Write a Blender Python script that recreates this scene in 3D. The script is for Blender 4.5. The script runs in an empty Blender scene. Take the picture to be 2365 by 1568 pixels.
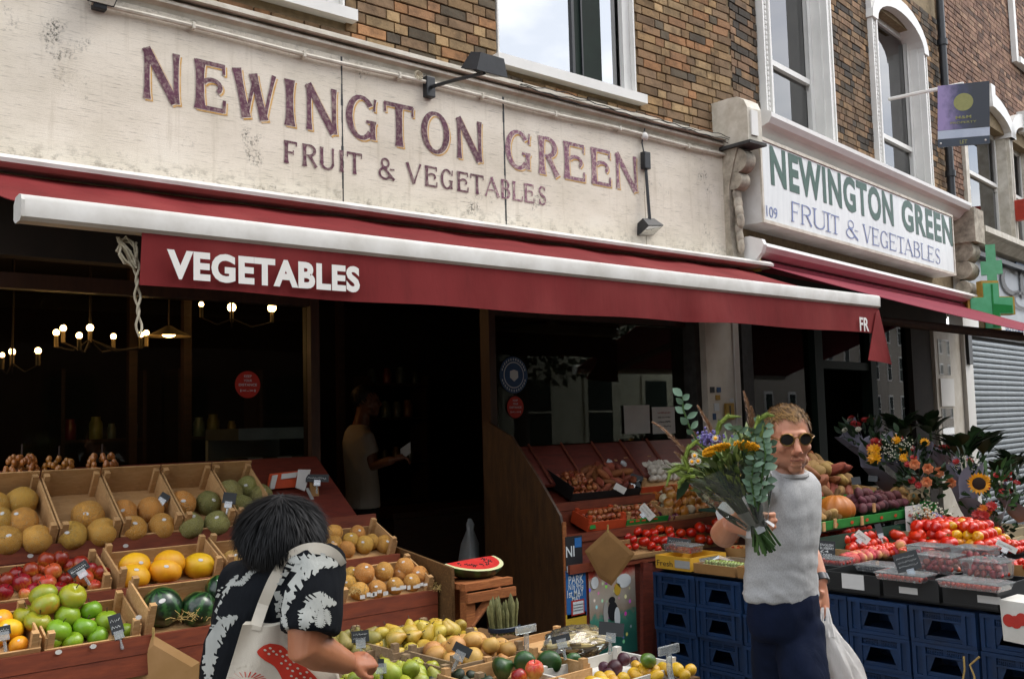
import bpy, bmesh, math, random
from mathutils import Vector, Matrix, noise as mnoise
from mathutils.bvhtree import BVHTree
random.seed(7)
R = math.radians
sc = bpy.context.scene
col = sc.collection
# ------------------------------------------------------------------ camera (35 mm lens, hand held)
YAW, PITCH, ROLL, FPX, CAMZ = R(40.5), R(4.7), R(1.48), 2300.0, 1.70
_f = Vector((math.sin(YAW)*math.cos(PITCH), math.cos(YAW)*math.cos(PITCH), math.sin(PITCH)))
_r0 = Vector((math.cos(YAW), -math.sin(YAW), 0)); _u0 = _r0.cross(_f)
CR = _r0*math.cos(ROLL) - _u0*math.sin(ROLL); CU = _u0*math.cos(ROLL) + _r0*math.sin(ROLL); CF = _f
CAM = Vector((0, 0, CAMZ))
cd = bpy.data.cameras.new('camera'); cam = bpy.data.objects.new('camera', cd); col.objects.link(cam)
cd.sensor_width = 36; cd.lens = 36*FPX/2365; cd.clip_end = 500; cd.clip_start = .05
mw = Matrix((CR, CU, -CF)).transposed().to_4x4(); mw.translation = CAM; cam.matrix_world = mw
sc.camera = cam
# ------------------------------------------------------------------ light: bright cloudy day
SUN_EL, SUN_AZ = R(52), R(118)          # azimuth measured clockwise from +Y (into the shops)
w = bpy.data.worlds.new('World'); sc.world = w; w.use_nodes = True
nt = w.node_tree; bg = nt.nodes['Background']
sky = nt.nodes.new('ShaderNodeTexSky'); sky.sky_type = 'NISHITA'; sky.sun_disc = False
sky.sun_elevation = SUN_EL; sky.sun_rotation = SUN_AZ; sky.air_density = 1.0; sky.dust_density = 2.5
tc = nt.nodes.new('ShaderNodeTexCoord'); mp = nt.nodes.new('ShaderNodeMapping'); mp.inputs['Scale'].default_value = (1, 1, 2.2)
nz = nt.nodes.new('ShaderNodeTexNoise'); nz.inputs['Scale'].default_value = 2.6; nz.inputs['Detail'].default_value = 7; nz.inputs['Roughness'].default_value = .55
rp = nt.nodes.new('ShaderNodeValToRGB'); rp.color_ramp.elements[0].position = .32; rp.color_ramp.elements[1].position = .56
mx = nt.nodes.new('ShaderNodeMix'); mx.data_type = 'RGBA'
nt.links.new(tc.outputs['Generated'], mp.inputs['Vector']); nt.links.new(mp.outputs[0], nz.inputs['Vector'])
nt.links.new(nz.outputs['Fac'], rp.inputs['Fac']); nt.links.new(rp.outputs['Color'], mx.inputs['Factor'])
nt.links.new(sky.outputs[0], mx.inputs['A']); pass
nz2 = nt.nodes.new('ShaderNodeTexNoise'); nz2.inputs['Scale'].default_value = 4.2; nz2.inputs['Detail'].default_value = 6; nt.links.new(mp.outputs[0], nz2.inputs['Vector'])
rp2 = nt.nodes.new('ShaderNodeValToRGB'); rp2.color_ramp.elements[0].position = .36; rp2.color_ramp.elements[1].position = .64
rp2.color_ramp.elements[0].color = (6.6, 7.1, 8.0, 1); rp2.color_ramp.elements[1].color = (12.6, 12.5, 12.3, 1)
nt.links.new(nz2.outputs['Fac'], rp2.inputs['Fac']); nt.links.new(rp2.outputs['Color'], mx.inputs['B'])
nt.links.new(mx.outputs['Result'], bg.inputs['Color']); bg.inputs['Strength'].default_value = .15
sd = bpy.data.lights.new('sun', 'SUN'); sd.energy = 1.1; sd.angle = R(28); sd.color = (1, .97, .92)
so = bpy.data.objects.new('sun', sd); col.objects.link(so)
sdir = Vector((math.sin(SUN_AZ)*math.cos(SUN_EL), math.cos(SUN_AZ)*math.cos(SUN_EL), math.sin(SUN_EL)))
so.rotation_euler = (-sdir).to_track_quat('-Z', 'Y').to_euler(); so.location = (0, -5, 20)
sc.view_settings.view_transform = 'Standard'; sc.view_settings.look = 'None'
sc.view_settings.exposure = 0.88; sc.view_settings.gamma = 1; sc.view_settings.use_curve_mapping = False
sc.cycles.max_bounces = 8; sc.cycles.transparent_max_bounces = 16; sc.cycles.caustics_reflective = False; sc.cycles.caustics_refractive = False
sc.cycles.sample_clamp_indirect = 6

# ------------------------------------------------------------------ measuring helpers: a sight line met with a real plane
def ray(x, y): return CF*FPX + CR*(x-1182.5) - CU*(y-784)
def PY(x, y, Y): d = ray(x, y); return CAM + d*(Y/d.y)
def PX(x, y, X): d = ray(x, y); return CAM + d*(X/d.x)
def PZ(x, y, Z): d = ray(x, y); return CAM + d*((Z-CAMZ)/d.z)
def PD(x, y, dep): d = ray(x, y); return CAM + d*(dep/FPX)
def PT(x, y, t, lift=0):               # on a sloping tier (Y0,Z0,slope)
    d = ray(x, y); Y0, Z0, s = t
    k = (Z0+lift-CAMZ-s*Y0)/(d.z-s*d.y); return CAM + d*k
# second and third shop: the terrace bends back by 8 degrees
A2 = R(8); U2 = Vector((math.cos(A2), math.sin(A2), 0)); N2 = Vector((math.sin(A2), -math.cos(A2), 0)); O2 = Vector((7.3, 5.4, 0))
UP = Vector((0, 0, 1))
def F2(s, z, out=0): return O2 + U2*s + N2*out + UP*z
def P2(x, y, out=0):
    d = ray(x, y); k = ((O2 + N2*out - CAM).dot(N2))/d.dot(N2); return CAM + d*k

# ------------------------------------------------------------------ mesh helpers
class MB:
    def __init__(s): s.v = []; s.f = []; s.mi = []; s.cur = 0
    def add(s, vs, fs):
        o = len(s.v); s.v += [Vector(p) for p in vs]
        for f in fs: s.f.append([i+o for i in f]); s.mi.append(s.cur)
        return s
    def box(s, a, b, mtx=None):
        x0, y0, z0 = a; x1, y1, z1 = b
        vs = [Vector(p) for p in ((x0,y0,z0),(x1,y0,z0),(x1,y1,z0),(x0,y1,z0),(x0,y0,z1),(x1,y0,z1),(x1,y1,z1),(x0,y1,z1))]
        if mtx: vs = [mtx @ p for p in vs]
        return s.add(vs, [(3,2,1,0),(4,5,6,7),(0,1,5,4),(1,2,6,5),(2,3,7,6),(3,0,4,7)])
    def fbox(s, O, U, V, N, a, b):     # box in a frame
        m = Matrix((U, V, N)).transposed().to_4x4(); m.translation = O
        return s.box(a, b, m)
    def bbox(s, a, b, e, mtx=None):    # bevelled box
        bm = bmesh.new(); bmesh.ops.create_cube(bm, size=1)
        sx, sy, sz = (b[i]-a[i] for i in range(3)); c = [(a[i]+b[i])/2 for i in range(3)]
        for v in bm.verts: v.co = Vector((v.co.x*sx+c[0], v.co.y*sy+c[1], v.co.z*sz+c[2]))
        bmesh.ops.bevel(bm, geom=bm.edges[:]+bm.verts[:], offset=e, segments=2, affect='EDGES', profile=.6)
        bm.verts.index_update()
        vs = [mtx @ v.co if mtx else v.co.copy() for v in bm.verts]; fs = [[v.index for v in f.verts] for f in bm.faces]; bm.free()
        return s.add(vs, fs)
    def tube(s, pts, rad, n=8, cap=True, ref=None, flat=None):
        pts = [Vector(p) for p in pts]
        if not hasattr(rad, '__len__'): rad = [rad]*len(pts)
        vs = []; prev = None
        for i, p in enumerate(pts):
            t = (pts[min(i+1, len(pts)-1)] - pts[max(i-1, 0)]).normalized()
            if prev is None:
                a = Vector(ref) if ref is not None else (UP if abs(t.z) < .9 else Vector((1, 0, 0)))
                prev = (a - t*a.dot(t)).normalized()
            prev = (prev - t*prev.dot(t)).normalized(); b = t.cross(prev)
            r = rad[i]; ra, rb = (r if hasattr(r, '__len__') else (r, r if flat is None else r*flat))
            for k in range(n):
                g = 2*math.pi*k/n; vs.append(p + prev*math.cos(g)*ra + b*math.sin(g)*rb)
        fs = [(i*n+k, i*n+(k+1) % n, (i+1)*n+(k+1) % n, (i+1)*n+k) for i in range(len(pts)-1) for k in range(n)]
        if cap: fs += [tuple(range(n))[::-1], tuple((len(pts)-1)*n+k for k in range(n))]
        return s.add(vs, fs)
    def ell(s, c, r, nu=16, nv=10, mtx=None, fn=None):
        vs = []; fs = []
        for j in range(nv+1):
            th = math.pi*j/nv
            for i in range(nu):
                ph = 2*math.pi*i/nu; p = Vector((math.sin(th)*math.cos(ph), math.sin(th)*math.sin(ph), -math.cos(th)))
                if fn: p = fn(p)
                q = Vector((p.x*r[0], p.y*r[1], p.z*r[2]))
                if mtx: q = mtx @ q
                vs.append(q + Vector(c))
        for j in range(nv):
            for i in range(nu):
                a, b_, c_, d = j*nu+i, j*nu+(i+1) % nu, (j+1)*nu+(i+1) % nu, (j+1)*nu+i
                fs.append((a, b_, c_, d))
        return s.add(vs, fs)
    def lathe(s, prof, n=16, c=(0,0,0), mtx=None, fn=None):
        vs = []
        for (r, z) in prof:
            for i in range(n):
                g = 2*math.pi*i/n; k = fn(g, z) if fn else 1
                p = Vector((r*k*math.cos(g), r*k*math.sin(g), z))
                if mtx: p = mtx @ p
                vs.append(p + Vector(c))
        fs = [(j*n+i, j*n+(i+1) % n, (j+1)*n+(i+1) % n, (j+1)*n+i) for j in range(len(prof)-1) for i in range(n)]
        return s.add(vs, fs)
    def prism(s, poly, O, U, V, N, t):  # polygon in a frame, thickness t along N
        n = len(poly); O = Vector(O)
        vs = [O+U*a+V*b for a, b in poly] + [O+U*a+V*b+N*t for a, b in poly]
        fs = [tuple(range(n))[::-1], tuple(range(n, 2*n))] + [(i, (i+1) % n, n+(i+1) % n, n+i) for i in range(n)]
        return s.add(vs, fs)
    def grid(s, fn, nu, nv, th=None):   # fn(u,v)->Vector ; optional thickness vector
        vs = [fn(i/nu, j/nv) for j in range(nv+1) for i in range(nu+1)]; m = nu+1
        fs = [(j*m+i, j*m+i+1, (j+1)*m+i+1, (j+1)*m+i) for j in range(nv) for i in range(nu)]
        if th is not None:
            k = len(vs); th = Vector(th); vs2 = [p+th for p in vs]
            f2 = [tuple(i+k for i in f)[::-1] for f in fs]
            rim = [i for i in range(m)] + [j*m+nu for j in range(1, nv+1)] + [nv*m+i for i in range(nu-1, -1, -1)] + [j*m for j in range(nv-1, 0, -1)]
            f3 = [(rim[i], rim[i-1], rim[i-1]+k, rim[i]+k) for i in range(len(rim))]
            return s.add(vs+vs2, fs+f2+f3)
        return s.add(vs, fs)
    def mesh(s, name, mat, smooth=True, off=None, weld=False):
        me = bpy.data.meshes.new(name)
        o = Vector(off) if off is not None else Vector((0, 0, 0))
        me.from_pydata([tuple(p-o) for p in s.v], [], s.f)
        mats = mat if isinstance(mat, (list, tuple)) else [mat]
        for m in mats: me.materials.append(MAT[m])
        if len(mats) > 1: me.polygons.foreach_set('material_index', s.mi)
        bm = bmesh.new(); bm.from_mesh(me)
        if weld: bmesh.ops.remove_doubles(bm, verts=bm.verts, dist=1e-5)
        bmesh.ops.recalc_face_normals(bm, faces=bm.faces); bm.to_mesh(me); bm.free()
        if smooth:
            me.polygons.foreach_set('use_smooth', [True]*len(me.polygons))
            try: me.set_sharp_from_angle(angle=R(38))
            except Exception: pass
        return me
    def build(s, name, mat, parent=None, smooth=True, weld=False, **tags):
        off = parent.get('_o') if parent is not None else None
        if parent is None and s.v and 'label' in tags or 'kind' in tags and parent is None and s.v:
            lo = [min(p[i] for p in s.v) for i in range(3)]; hi = [max(p[i] for p in s.v) for i in range(3)]
            off = ((lo[0]+hi[0])/2, (lo[1]+hi[1])/2, lo[2])
        me = s.mesh(name, mat, smooth, off, weld)
        o = bpy.data.objects.new(name, me); col.objects.link(o)
        if parent is not None:
            o.parent = parent; o['_o'] = list(off) if off is not None else [0, 0, 0]
        elif off is not None: o.location = off; o['_o'] = list(off)
        tag(o, **tags)
        return o
def tag(o, label=None, cat=None, group=None, kind=None):
    if label: o['label'] = label
    if cat: o['category'] = cat
    if group: o['group'] = group
    if kind: o['kind'] = kind
    return o
def thing(name, label, cat, loc=(0,0,0), group=None, rot=None):
    o = bpy.data.objects.new(name, None); col.objects.link(o); o.empty_display_size = .05
    o.location = loc; o['_o'] = list(loc)
    if rot is not None:            # parts of a rotated thing are built in its own frame
        o.rotation_euler = rot; o['_o'] = [0, 0, 0]
    return tag(o, label, cat, group)
def put(name, me, loc, rot=(0,0,0), sca=1, parent=None, **tags):
    o = bpy.data.objects.new(name, me); col.objects.link(o); o.location = loc; o.rotation_euler = rot
    o.scale = (sca,)*3 if not hasattr(sca, '__len__') else sca
    if parent is not None: o.parent = parent
    return tag(o, **tags)
def copy_tree(o, parent=None):
    c = o.copy(); col.objects.link(c); c.parent = parent
    for ch in list(o.children): copy_tree(ch, c)
    return c
def voxel(mb, size, smooth=4, fac=.5, post=None):
    """close several overlapping volumes into one continuous skin"""
    me = bpy.data.meshes.new('tmp'); me.from_pydata([tuple(p) for p in mb.v], [], mb.f)
    o = bpy.data.objects.new('tmp', me); col.objects.link(o)
    m = o.modifiers.new('r', 'REMESH'); m.mode = 'VOXEL'; m.voxel_size = size
    if smooth: m2 = o.modifiers.new('s', 'SMOOTH'); m2.iterations = smooth; m2.factor = fac
    dg = bpy.context.evaluated_depsgraph_get(); ev = o.evaluated_get(dg); em = ev.to_mesh()
    out = MB(); out.v = [v.co.copy() for v in em.vertices]; out.f = [list(p.vertices) for p in em.polygons]; out.mi = [0]*len(out.f)
    if post:
        ns = [v.normal.copy() for v in em.vertices]; out.v = [post(p, n) for p, n in zip(out.v, ns)]
    ev.to_mesh_clear(); bpy.data.objects.remove(o); bpy.data.meshes.remove(me)
    return out

# ------------------------------------------------------------------ materials
MAT = {}
def lin(h):
    if not isinstance(h, str): return tuple(h)+(1,) if len(h) == 3 else tuple(h)
    h = h.lstrip('#'); c = [int(h[i:i+2], 16)/255 for i in (0, 2, 4)]
    return tuple(x/12.92 if x <= .04045 else ((x+.055)/1.055)**2.4 for x in c)+(1,)
class N:
    def __init__(s, name):
        s.m = bpy.data.materials.new(name); s.m.use_nodes = True; MAT[name] = s.m
        s.t = s.m.node_tree; s.b = s.t.nodes['Principled BSDF']; s.out = s.t.nodes['Material Output']; s._c = None
    def n(s, typ, **kw):
        x = s.t.nodes.new('ShaderNode'+typ)
        for k, v in kw.items():
            if hasattr(x, k): setattr(x, k, v)
        return x
    def l(s, a, b): s.t.links.new(a, b)
    def setv(s, sock, v):
        if hasattr(v, 'is_output'): s.l(v, sock)
        else: sock.default_value = v
    def co(s, kind='Object', scale=None, rot=None, loc=None):
        if s._c is None: s._c = s.n('TexCoord')
        o = s._c.outputs[kind]
        if scale is None and rot is None and loc is None: return o
        m = s.n('Mapping'); s.l(o, m.inputs[0])
        if scale is not None: m.inputs['Scale'].default_value = scale if hasattr(scale, '__len__') else (scale,)*3
        if rot: m.inputs['Rotation'].default_value = rot
        if loc: m.inputs['Location'].default_value = loc
        return m.outputs[0]
    def noise(s, vec, scale=5, detail=4, rough=.55, dist=0):
        x = s.n('TexNoise'); s.l(vec, x.inputs['Vector'])
        x.inputs['Scale'].default_value = scale; x.inputs['Detail'].default_value = detail; x.inputs['Roughness'].default_value = rough; x.inputs['Distortion'].default_value = dist
        return x.outputs['Fac']
    def vor(s, vec, scale=5, feature='F1', out='Distance', rnd=1):
        x = s.n('TexVoronoi', feature=feature); s.l(vec, x.inputs['Vector']); x.inputs['Scale'].default_value = scale; x.inputs['Randomness'].default_value = rnd
        return x.outputs[out]
    def ramp(s, fac, stops, interp='LINEAR'):
        x = s.n('ValToRGB'); s.l(fac, x.inputs[0]); e = x.color_ramp.elements; x.color_ramp.interpolation = interp
        while len(e) < len(stops): e.new(.5)
        for i, (p, c) in enumerate(stops):
            e[i].position = p; e[i].color = lin(c) if not isinstance(c, (int, float)) else (c, c, c, 1)
        return x.outputs[0]
    def mix(s, fac, a, b, mode='MIX'):
        x = s.n('Mix'); x.data_type = 'RGBA'; x.blend_type = mode
        s.setv(x.inputs[0], fac)
        s.setv(x.inputs[6], lin(a) if isinstance(a, (str, tuple)) else a); s.setv(x.inputs[7], lin(b) if isinstance(b, (str, tuple)) else b)
        return x.outputs[2]
    def math(s, op, a, b=0, c=None):
        x = s.n('Math'); x.operation = op; s.setv(x.inputs[0], a); s.setv(x.inputs[1], b)
        if c is not None: s.setv(x.inputs[2], c)
        return x.outputs[0]
    def rnd(s): return s.n('ObjectInfo').outputs['Random']
    def island(s): return s.n('NewGeometry').outputs['Random Per Island']
    def sep(s, vec): x = s.n('SeparateXYZ'); s.l(vec, x.inputs[0]); return x.outputs
    def hsv(s, c, h=.5, sa=1, v=1):
        x = s.n('HueSaturation'); s.setv(x.inputs['Color'], c); s.setv(x.inputs['Hue'], h); s.setv(x.inputs['Saturation'], sa); s.setv(x.inputs['Value'], v); return x.outputs[0]
    def mapr(s, v, a, b, c, d):
        x = s.n('MapRange'); s.setv(x.inputs[0], v)
        for i, q in enumerate((a, b, c, d)): x.inputs[i+1].default_value = q
        return x.outputs[0]
    def bump(s, h, st=.3, d=.01):
        x = s.n('Bump'); x.inputs['Strength'].default_value = st; x.inputs['Distance'].default_value = d; s.l(h, x.inputs['Height']); s.l(x.outputs[0], s.b.inputs['Normal'])
    def fin(s, c=None, rough=.6, spec=.5, metal=0, sss=0, coat=0, sheen=0):
        if c is not None: s.setv(s.b.inputs['Base Color'], lin(c) if isinstance(c, (str, tuple)) else c)
        s.setv(s.b.inputs['Roughness'], rough); s.b.inputs['Specular IOR Level'].default_value = spec; s.b.inputs['Metallic'].default_value = metal
        s.b.inputs['Coat Weight'].default_value = coat; s.b.inputs['Sheen Weight'].default_value = sheen
        return s.m
def simple(name, c, c2=None, scale=12, rough=.6, bump=0, bscale=60, var=0, hue=0, spec=.5, stretch=None, metal=0, coat=0, sheen=0):
    """plain material with mottling, fine relief and a small per-object difference"""
    m = N(name); v = m.co('Object', stretch if stretch else 1)
    base = m.ramp(m.noise(v, scale, 5, .6), [(.3, c), (.7, c2 or c)]) if c2 else None
    out = base if base is not None else lin(c)
    if var or hue:
        r = m.rnd(); out = m.hsv(out, m.mapr(r, 0, 1, .5-hue, .5+hue), 1, m.mapr(m.math('FRACT', m.math('MULTIPLY', r, 7.13)), 0, 1, 1-var, 1+var))
    if bump: m.bump(m.noise(v, bscale, 4, .6), bump, .004)
    return m.fin(out, rough, spec, metal, 0, coat, sheen)
def emis(name, c, st):
    m = N(name); m.fin(c); m.b.inputs['Emission Color'].default_value = lin(c); m.b.inputs['Emission Strength'].default_value = st
def glassy(name, tint='#ffffff', refl=.05, rough=.01, ior=1.45, transp=1.0, haze=0):
    m = N(name); t = m.n('BsdfTransparent'); t.inputs[0].default_value = lin(tint); g = m.n('BsdfGlossy'); g.inputs['Roughness'].default_value = rough
    fr = m.n('Fresnel'); fr.inputs[0].default_value = ior; k = m.math('ADD', fr.outputs[0], refl)
    x = m.n('MixShader'); m.l(k, x.inputs[0]); m.l(t.outputs[0], x.inputs[1]); m.l(g.outputs[0], x.inputs[2]); last = x.outputs[0]
    if haze:
        d = m.n('BsdfDiffuse'); d.inputs[0].default_value = lin('#e8ecec'); y = m.n('MixShader'); y.inputs[0].default_value = haze
        m.l(last, y.inputs[1]); m.l(d.outputs[0], y.inputs[2]); last = y.outputs[0]
    m.l(last, m.out.inputs[0])
# ---- painted plywood of the old fascia: cream paint, horizontal grain cracks, mould and run marks
def fascia_mat():
    m = N('fascia_paint'); o = m.co()
    big = m.noise(m.co('Object', (.8, 1, 1.6)), 2.2, 5, .6)
    c = m.ramp(big, [(.25, '#c1b8a6'), (.55, '#d6cdbd'), (.8, '#dfd8ca')])
    grain = m.noise(m.co('Object', (1.6, 1, 34)), 5, 6, .72, .4)
    patch = m.noise(m.co('Object', (1, 1, 1.5)), 3.1, 4, .6)
    g = m.math('MULTIPLY', m.mapr(grain, .555, .68, 0, 1), m.mapr(patch, .33, .58, 0, 1))
    c = m.mix(m.math('MULTIPLY', g, .85), c, '#4d4335')
    fine = m.noise(m.co('Object', (5, 1, 60)), 9, 4, .7)
    c = m.mix(m.math('MULTIPLY', m.mapr(fine, .56, .72, 0, 1), .5), c, '#6f6451')
    mould = m.math('MULTIPLY', m.mapr(m.noise(m.co('Object', (1.1, 1, 1)), 2.4, 6, .75), .59, .67, 0, 1), m.mapr(m.noise(o, 60, 3, .7), .45, .6, 0, 1))
    c = m.mix(m.math('MULTIPLY', mould, .9), c, '#26281f')
    runs = m.mapr(m.noise(m.co('Object', (9, 1, .7)), 2, 4, .6), .56, .8, 0, .45)
    c = m.mix(runs, c, '#9d9079')
    # grime gathers along the bottom and top edge (object origin sits at the board's lower edge)
    z = m.sep(o)[2]; edge = m.math('ADD', m.mapr(z, .16, 0, 0, 1), m.mapr(z, .85, .97, 0, .8))
    c = m.mix(m.math('MULTIPLY', edge, m.mapr(m.noise(m.co('Object', (2, 1, 3)), 6, 6, .75), .5, .66, 0, .85)), c, '#4a4130')
    m.bump(grain, .35, .004); m.fin(c, .62, .3)
fascia_mat()
def brickmat(name, isl, tones, dark):
    m = N(name); r = m.island() if isl else m.rnd(); o = m.co()
    n = len(tones); c = m.ramp(r, [(i/n, t) for i, t in enumerate(tones)], 'CONSTANT')
    geo = m.n('NewGeometry').outputs['Position']
    soot = m.noise(geo, 9, 5, .65); c = m.mix(m.mapr(soot, .45, .72, 0, .65), c, dark)
    c = m.mix(m.mapr(m.noise(geo, 70, 4, .7), .5, .75, 0, .5), c, '#6b4a2a')
    c = m.hsv(c, .5, .86, m.mapr(m.math('FRACT', m.math('MULTIPLY', r, 17.3)), 0, 1, .78, 1.15))
    m.bump(m.noise(geo, 55, 5, .7), .6, .006); m.fin(c, .9, .2)
T1 = ['#a3703c', '#8d7048', '#7f623e', '#977545', '#9c6a38', '#a07f50', '#755a3a', '#8a6c44', '#93683f', '#816546', '#5f5443', '#a68656', '#786044', '#524a3e', '#8d6a44', '#9b7d55', '#86683f', '#8f744c']
T2 = ['#816545', '#705438', '#8d6b45', '#46413a', '#67503a', '#504940', '#876648', '#3f3a34', '#7a6046', '#97764e', '#5a4c3a', '#725a3f']
T3 = ['#86634c', '#785644', '#8e6a52', '#6a4c3c', '#967459', '#7f5c48', '#5a453a', '#8a6550']
for nm, t, d in (('old_stock', T1, '#3a3024'), ('sooty_stock', T2, '#2a251e'), ('red_stock', T3, '#4a352b')):
    brickmat('brick_'+nm, 0, t, d); brickmat('brick_mass_'+nm, 1, t, d)
simple('mortar', '#8d7b5e', '#73634a', 20, .95, .4, 120)
simple('white_paint', '#d9d7d2', '#cdcbc6', 4, .42, .05, 40)
simple('white_paint_old', '#cfc9bc', '#a89f8e', 7, .6, .25, 40)
simple('pilaster_paint', '#cfcabf', '#b9b1a2', 5, .6, .2, 40)
simple('stone_old', '#b8ae9c', '#6f675a', 9, .8, .5, 30)
simple('stucco', '#b9b29f', '#9d9684', 3, .85, .3, 80)
simple('off_white_metal', '#d4d2cd', '#b9b5ad', 5, .42, .02, 200)
simple('black_metal', '#14161a', '#1f2226', 30, .45, .1, 200)
simple('lead', '#403f3d', '#2a2927', 14, .8, .3, 60)
simple('red_wood', '#6b2a1b', '#4f1c12', 9, .55, .25, 50, stretch=(1, 6, 6))
simple('rust_wood', '#7d3a20', '#5e2918', 9, .55, .25, 50, stretch=(1, 6, 6))
simple('dark_wood', '#4a3016', '#2f1d0d', 5, .5, .3, 40, stretch=(6, 6, 1))
simple('shop_frame', '#3d2414', '#28160c', 6, .45, .2, 60, stretch=(6, 6, 1))
simple('dark_green_paint', '#0a1712', '#0f2119', 6, .7, .1, 60, spec=.2)
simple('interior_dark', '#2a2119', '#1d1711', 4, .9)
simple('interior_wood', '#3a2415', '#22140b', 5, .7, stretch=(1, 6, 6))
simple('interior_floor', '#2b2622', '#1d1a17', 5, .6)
simple('asphalt', '#3b3b3b', '#2c2c2c', 40, .9, .5, 200)
simple('paving', '#7d776d', '#69645b', 8, .85, .4, 80, var=.12)
simple('shutter', '#7f868a', '#6b7276', 5, .42, .05, 80, metal=.35)
simple('lettering_white', '#d9d6d0', rough=.6)
simple('sticker_red', '#b02a1e', '#a02418', 20, .5)
simple('sticker_blue', '#2b4e78', '#25466c', 20, .5)
simple('print_pale', '#c6cdd0', rough=.5)
simple('paper_white', '#c9c8c4', '#bdbcb8', 6, .7, .05, 30)
simple('paper_grey', '#9a9a96', '#8d8d89', 6, .7)
simple('sign_green', '#0b4a38', '#093d2e', 14, .5)
simple('sign_blue', '#66749f', '#7280aa', 18, .55)
simple('sign_face', '#d2d5d3', '#c2c6c5', 3, .35, stretch=(6, 6, .7))
simple('old_cable', '#c2b8a0', '#9e947d', 30, .6)
simple('red_lamp_housing', '#b03a28', '#9a2f20', 20, .5)
simple('cross_green', '#5aa87c', '#4a9a6a', 10, .4)
simple('cross_deep', '#0f7a34', '#0c6a2c', 10, .4)
simple('gold_edge', '#b08d3a', '#94762f', 14, .5)
simple('dark_letter', '#3d3b3a', rough=.5)
def mould_letter(name, c, c2, wear):
    m = N(name); g = m.n('NewGeometry').outputs['Position']
    x = m.noise(g, 45, 5, .7); k = m.mapr(x, .46, .70, 0, wear)
    c = m.ramp(m.noise(g, 9, 4, .6), [(.35, c), (.65, c2)]); c = m.mix(k, c, '#d5c9b6'); m.fin(c, .6, .3)
mould_letter('letter_plum', '#4a2233', '#5c3145', .35)
mould_letter('letter_faded', '#7d4f66', '#6b3f55', .75)
mould_letter('letter_ochre', '#b98a3f', '#c79b55', .45)
mould_letter('letter_gap', '#d8cdb9', '#e0d6c4', 0)
def fabric(name, c, c2, sheen=.2):
    m = N(name); o = m.co(); x = m.noise(m.co('Object', (1, 1, 1)), 3, 5, .6)
    cc = m.ramp(x, [(.3, c), (.7, c2)]); cc = m.mix(m.mapr(m.noise(m.co('Object', (7, 2, 1)), 1.6, 6, .7), .5, .78, 0, .4), cc, '#4d1a1a'); cc = m.mix(m.mapr(m.noise(o, 1.1, 4, .6), .5, .75, 0, .3), cc, '#9a4a46'); wv = m.noise(m.co('Object', (140, 140, 140)), 4, 2, .5)
    h = m.math('ADD', m.math('MULTIPLY', m.noise(m.co('Object', (3, 3, .8)), 3, 4, .55), 1.6), m.math('MULTIPLY', wv, .12)); m.bump(h, .22, .012); m.fin(cc, .85, .15, sheen=0)
fabric('awning_red', '#712526', '#641f1f'); fabric('awning_red_two', '#7c2a38', '#6c2230')
glassy('shop_glass', '#e9efe9', .0, .0, 1.28)
glassy('upper_glass', '#aab4b4', .50, .015, 1.5)
glassy('sash_glass', '#9aa39f', .10, .02, 1.5)
emis('bulb', '#ffbe78', 22); emis('bulb_soft', '#ffb866', 5)
simple('interior_cream', '#8a7a5c', '#6f6148', 8, .8)
simple('net_curtain', '#a7a39a', '#98948b', 12, .9)

# ================================================================== THE SETTING
FY = 5.40        # brick face of the first shop
def struct(name, mb, mat, **k): return mb.build(name, mat, kind='structure', **k)
struct('ground', MB().box((-60, -60, -.3), (80, 60, -.12)), 'asphalt')
struct('road', MB().box((-40, -7.0, -.12), (60, .6, -.10)), 'asphalt')
pv = MB().box((-20, .72, -.118), (40, 5.5, -.012)); pave = struct('pavement', pv, 'paving')
kb = MB().bbox((-20, .6, -.10), (40, .72, .0), .015); struct('kerb', kb, 'paving')
slab = MB().bbox((-.297, -.447, -.03), (.297, .447, 0), .006).mesh('paving_slab', 'paving')
for i in range(12):
    for j in range(5): put('paving_slab', slab, (.6+i*.6+(j % 2)*.3 - pave['_o'][0], 1.18+j*.9 - pave['_o'][1], .0-pave['_o'][2]), parent=pave)

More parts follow.
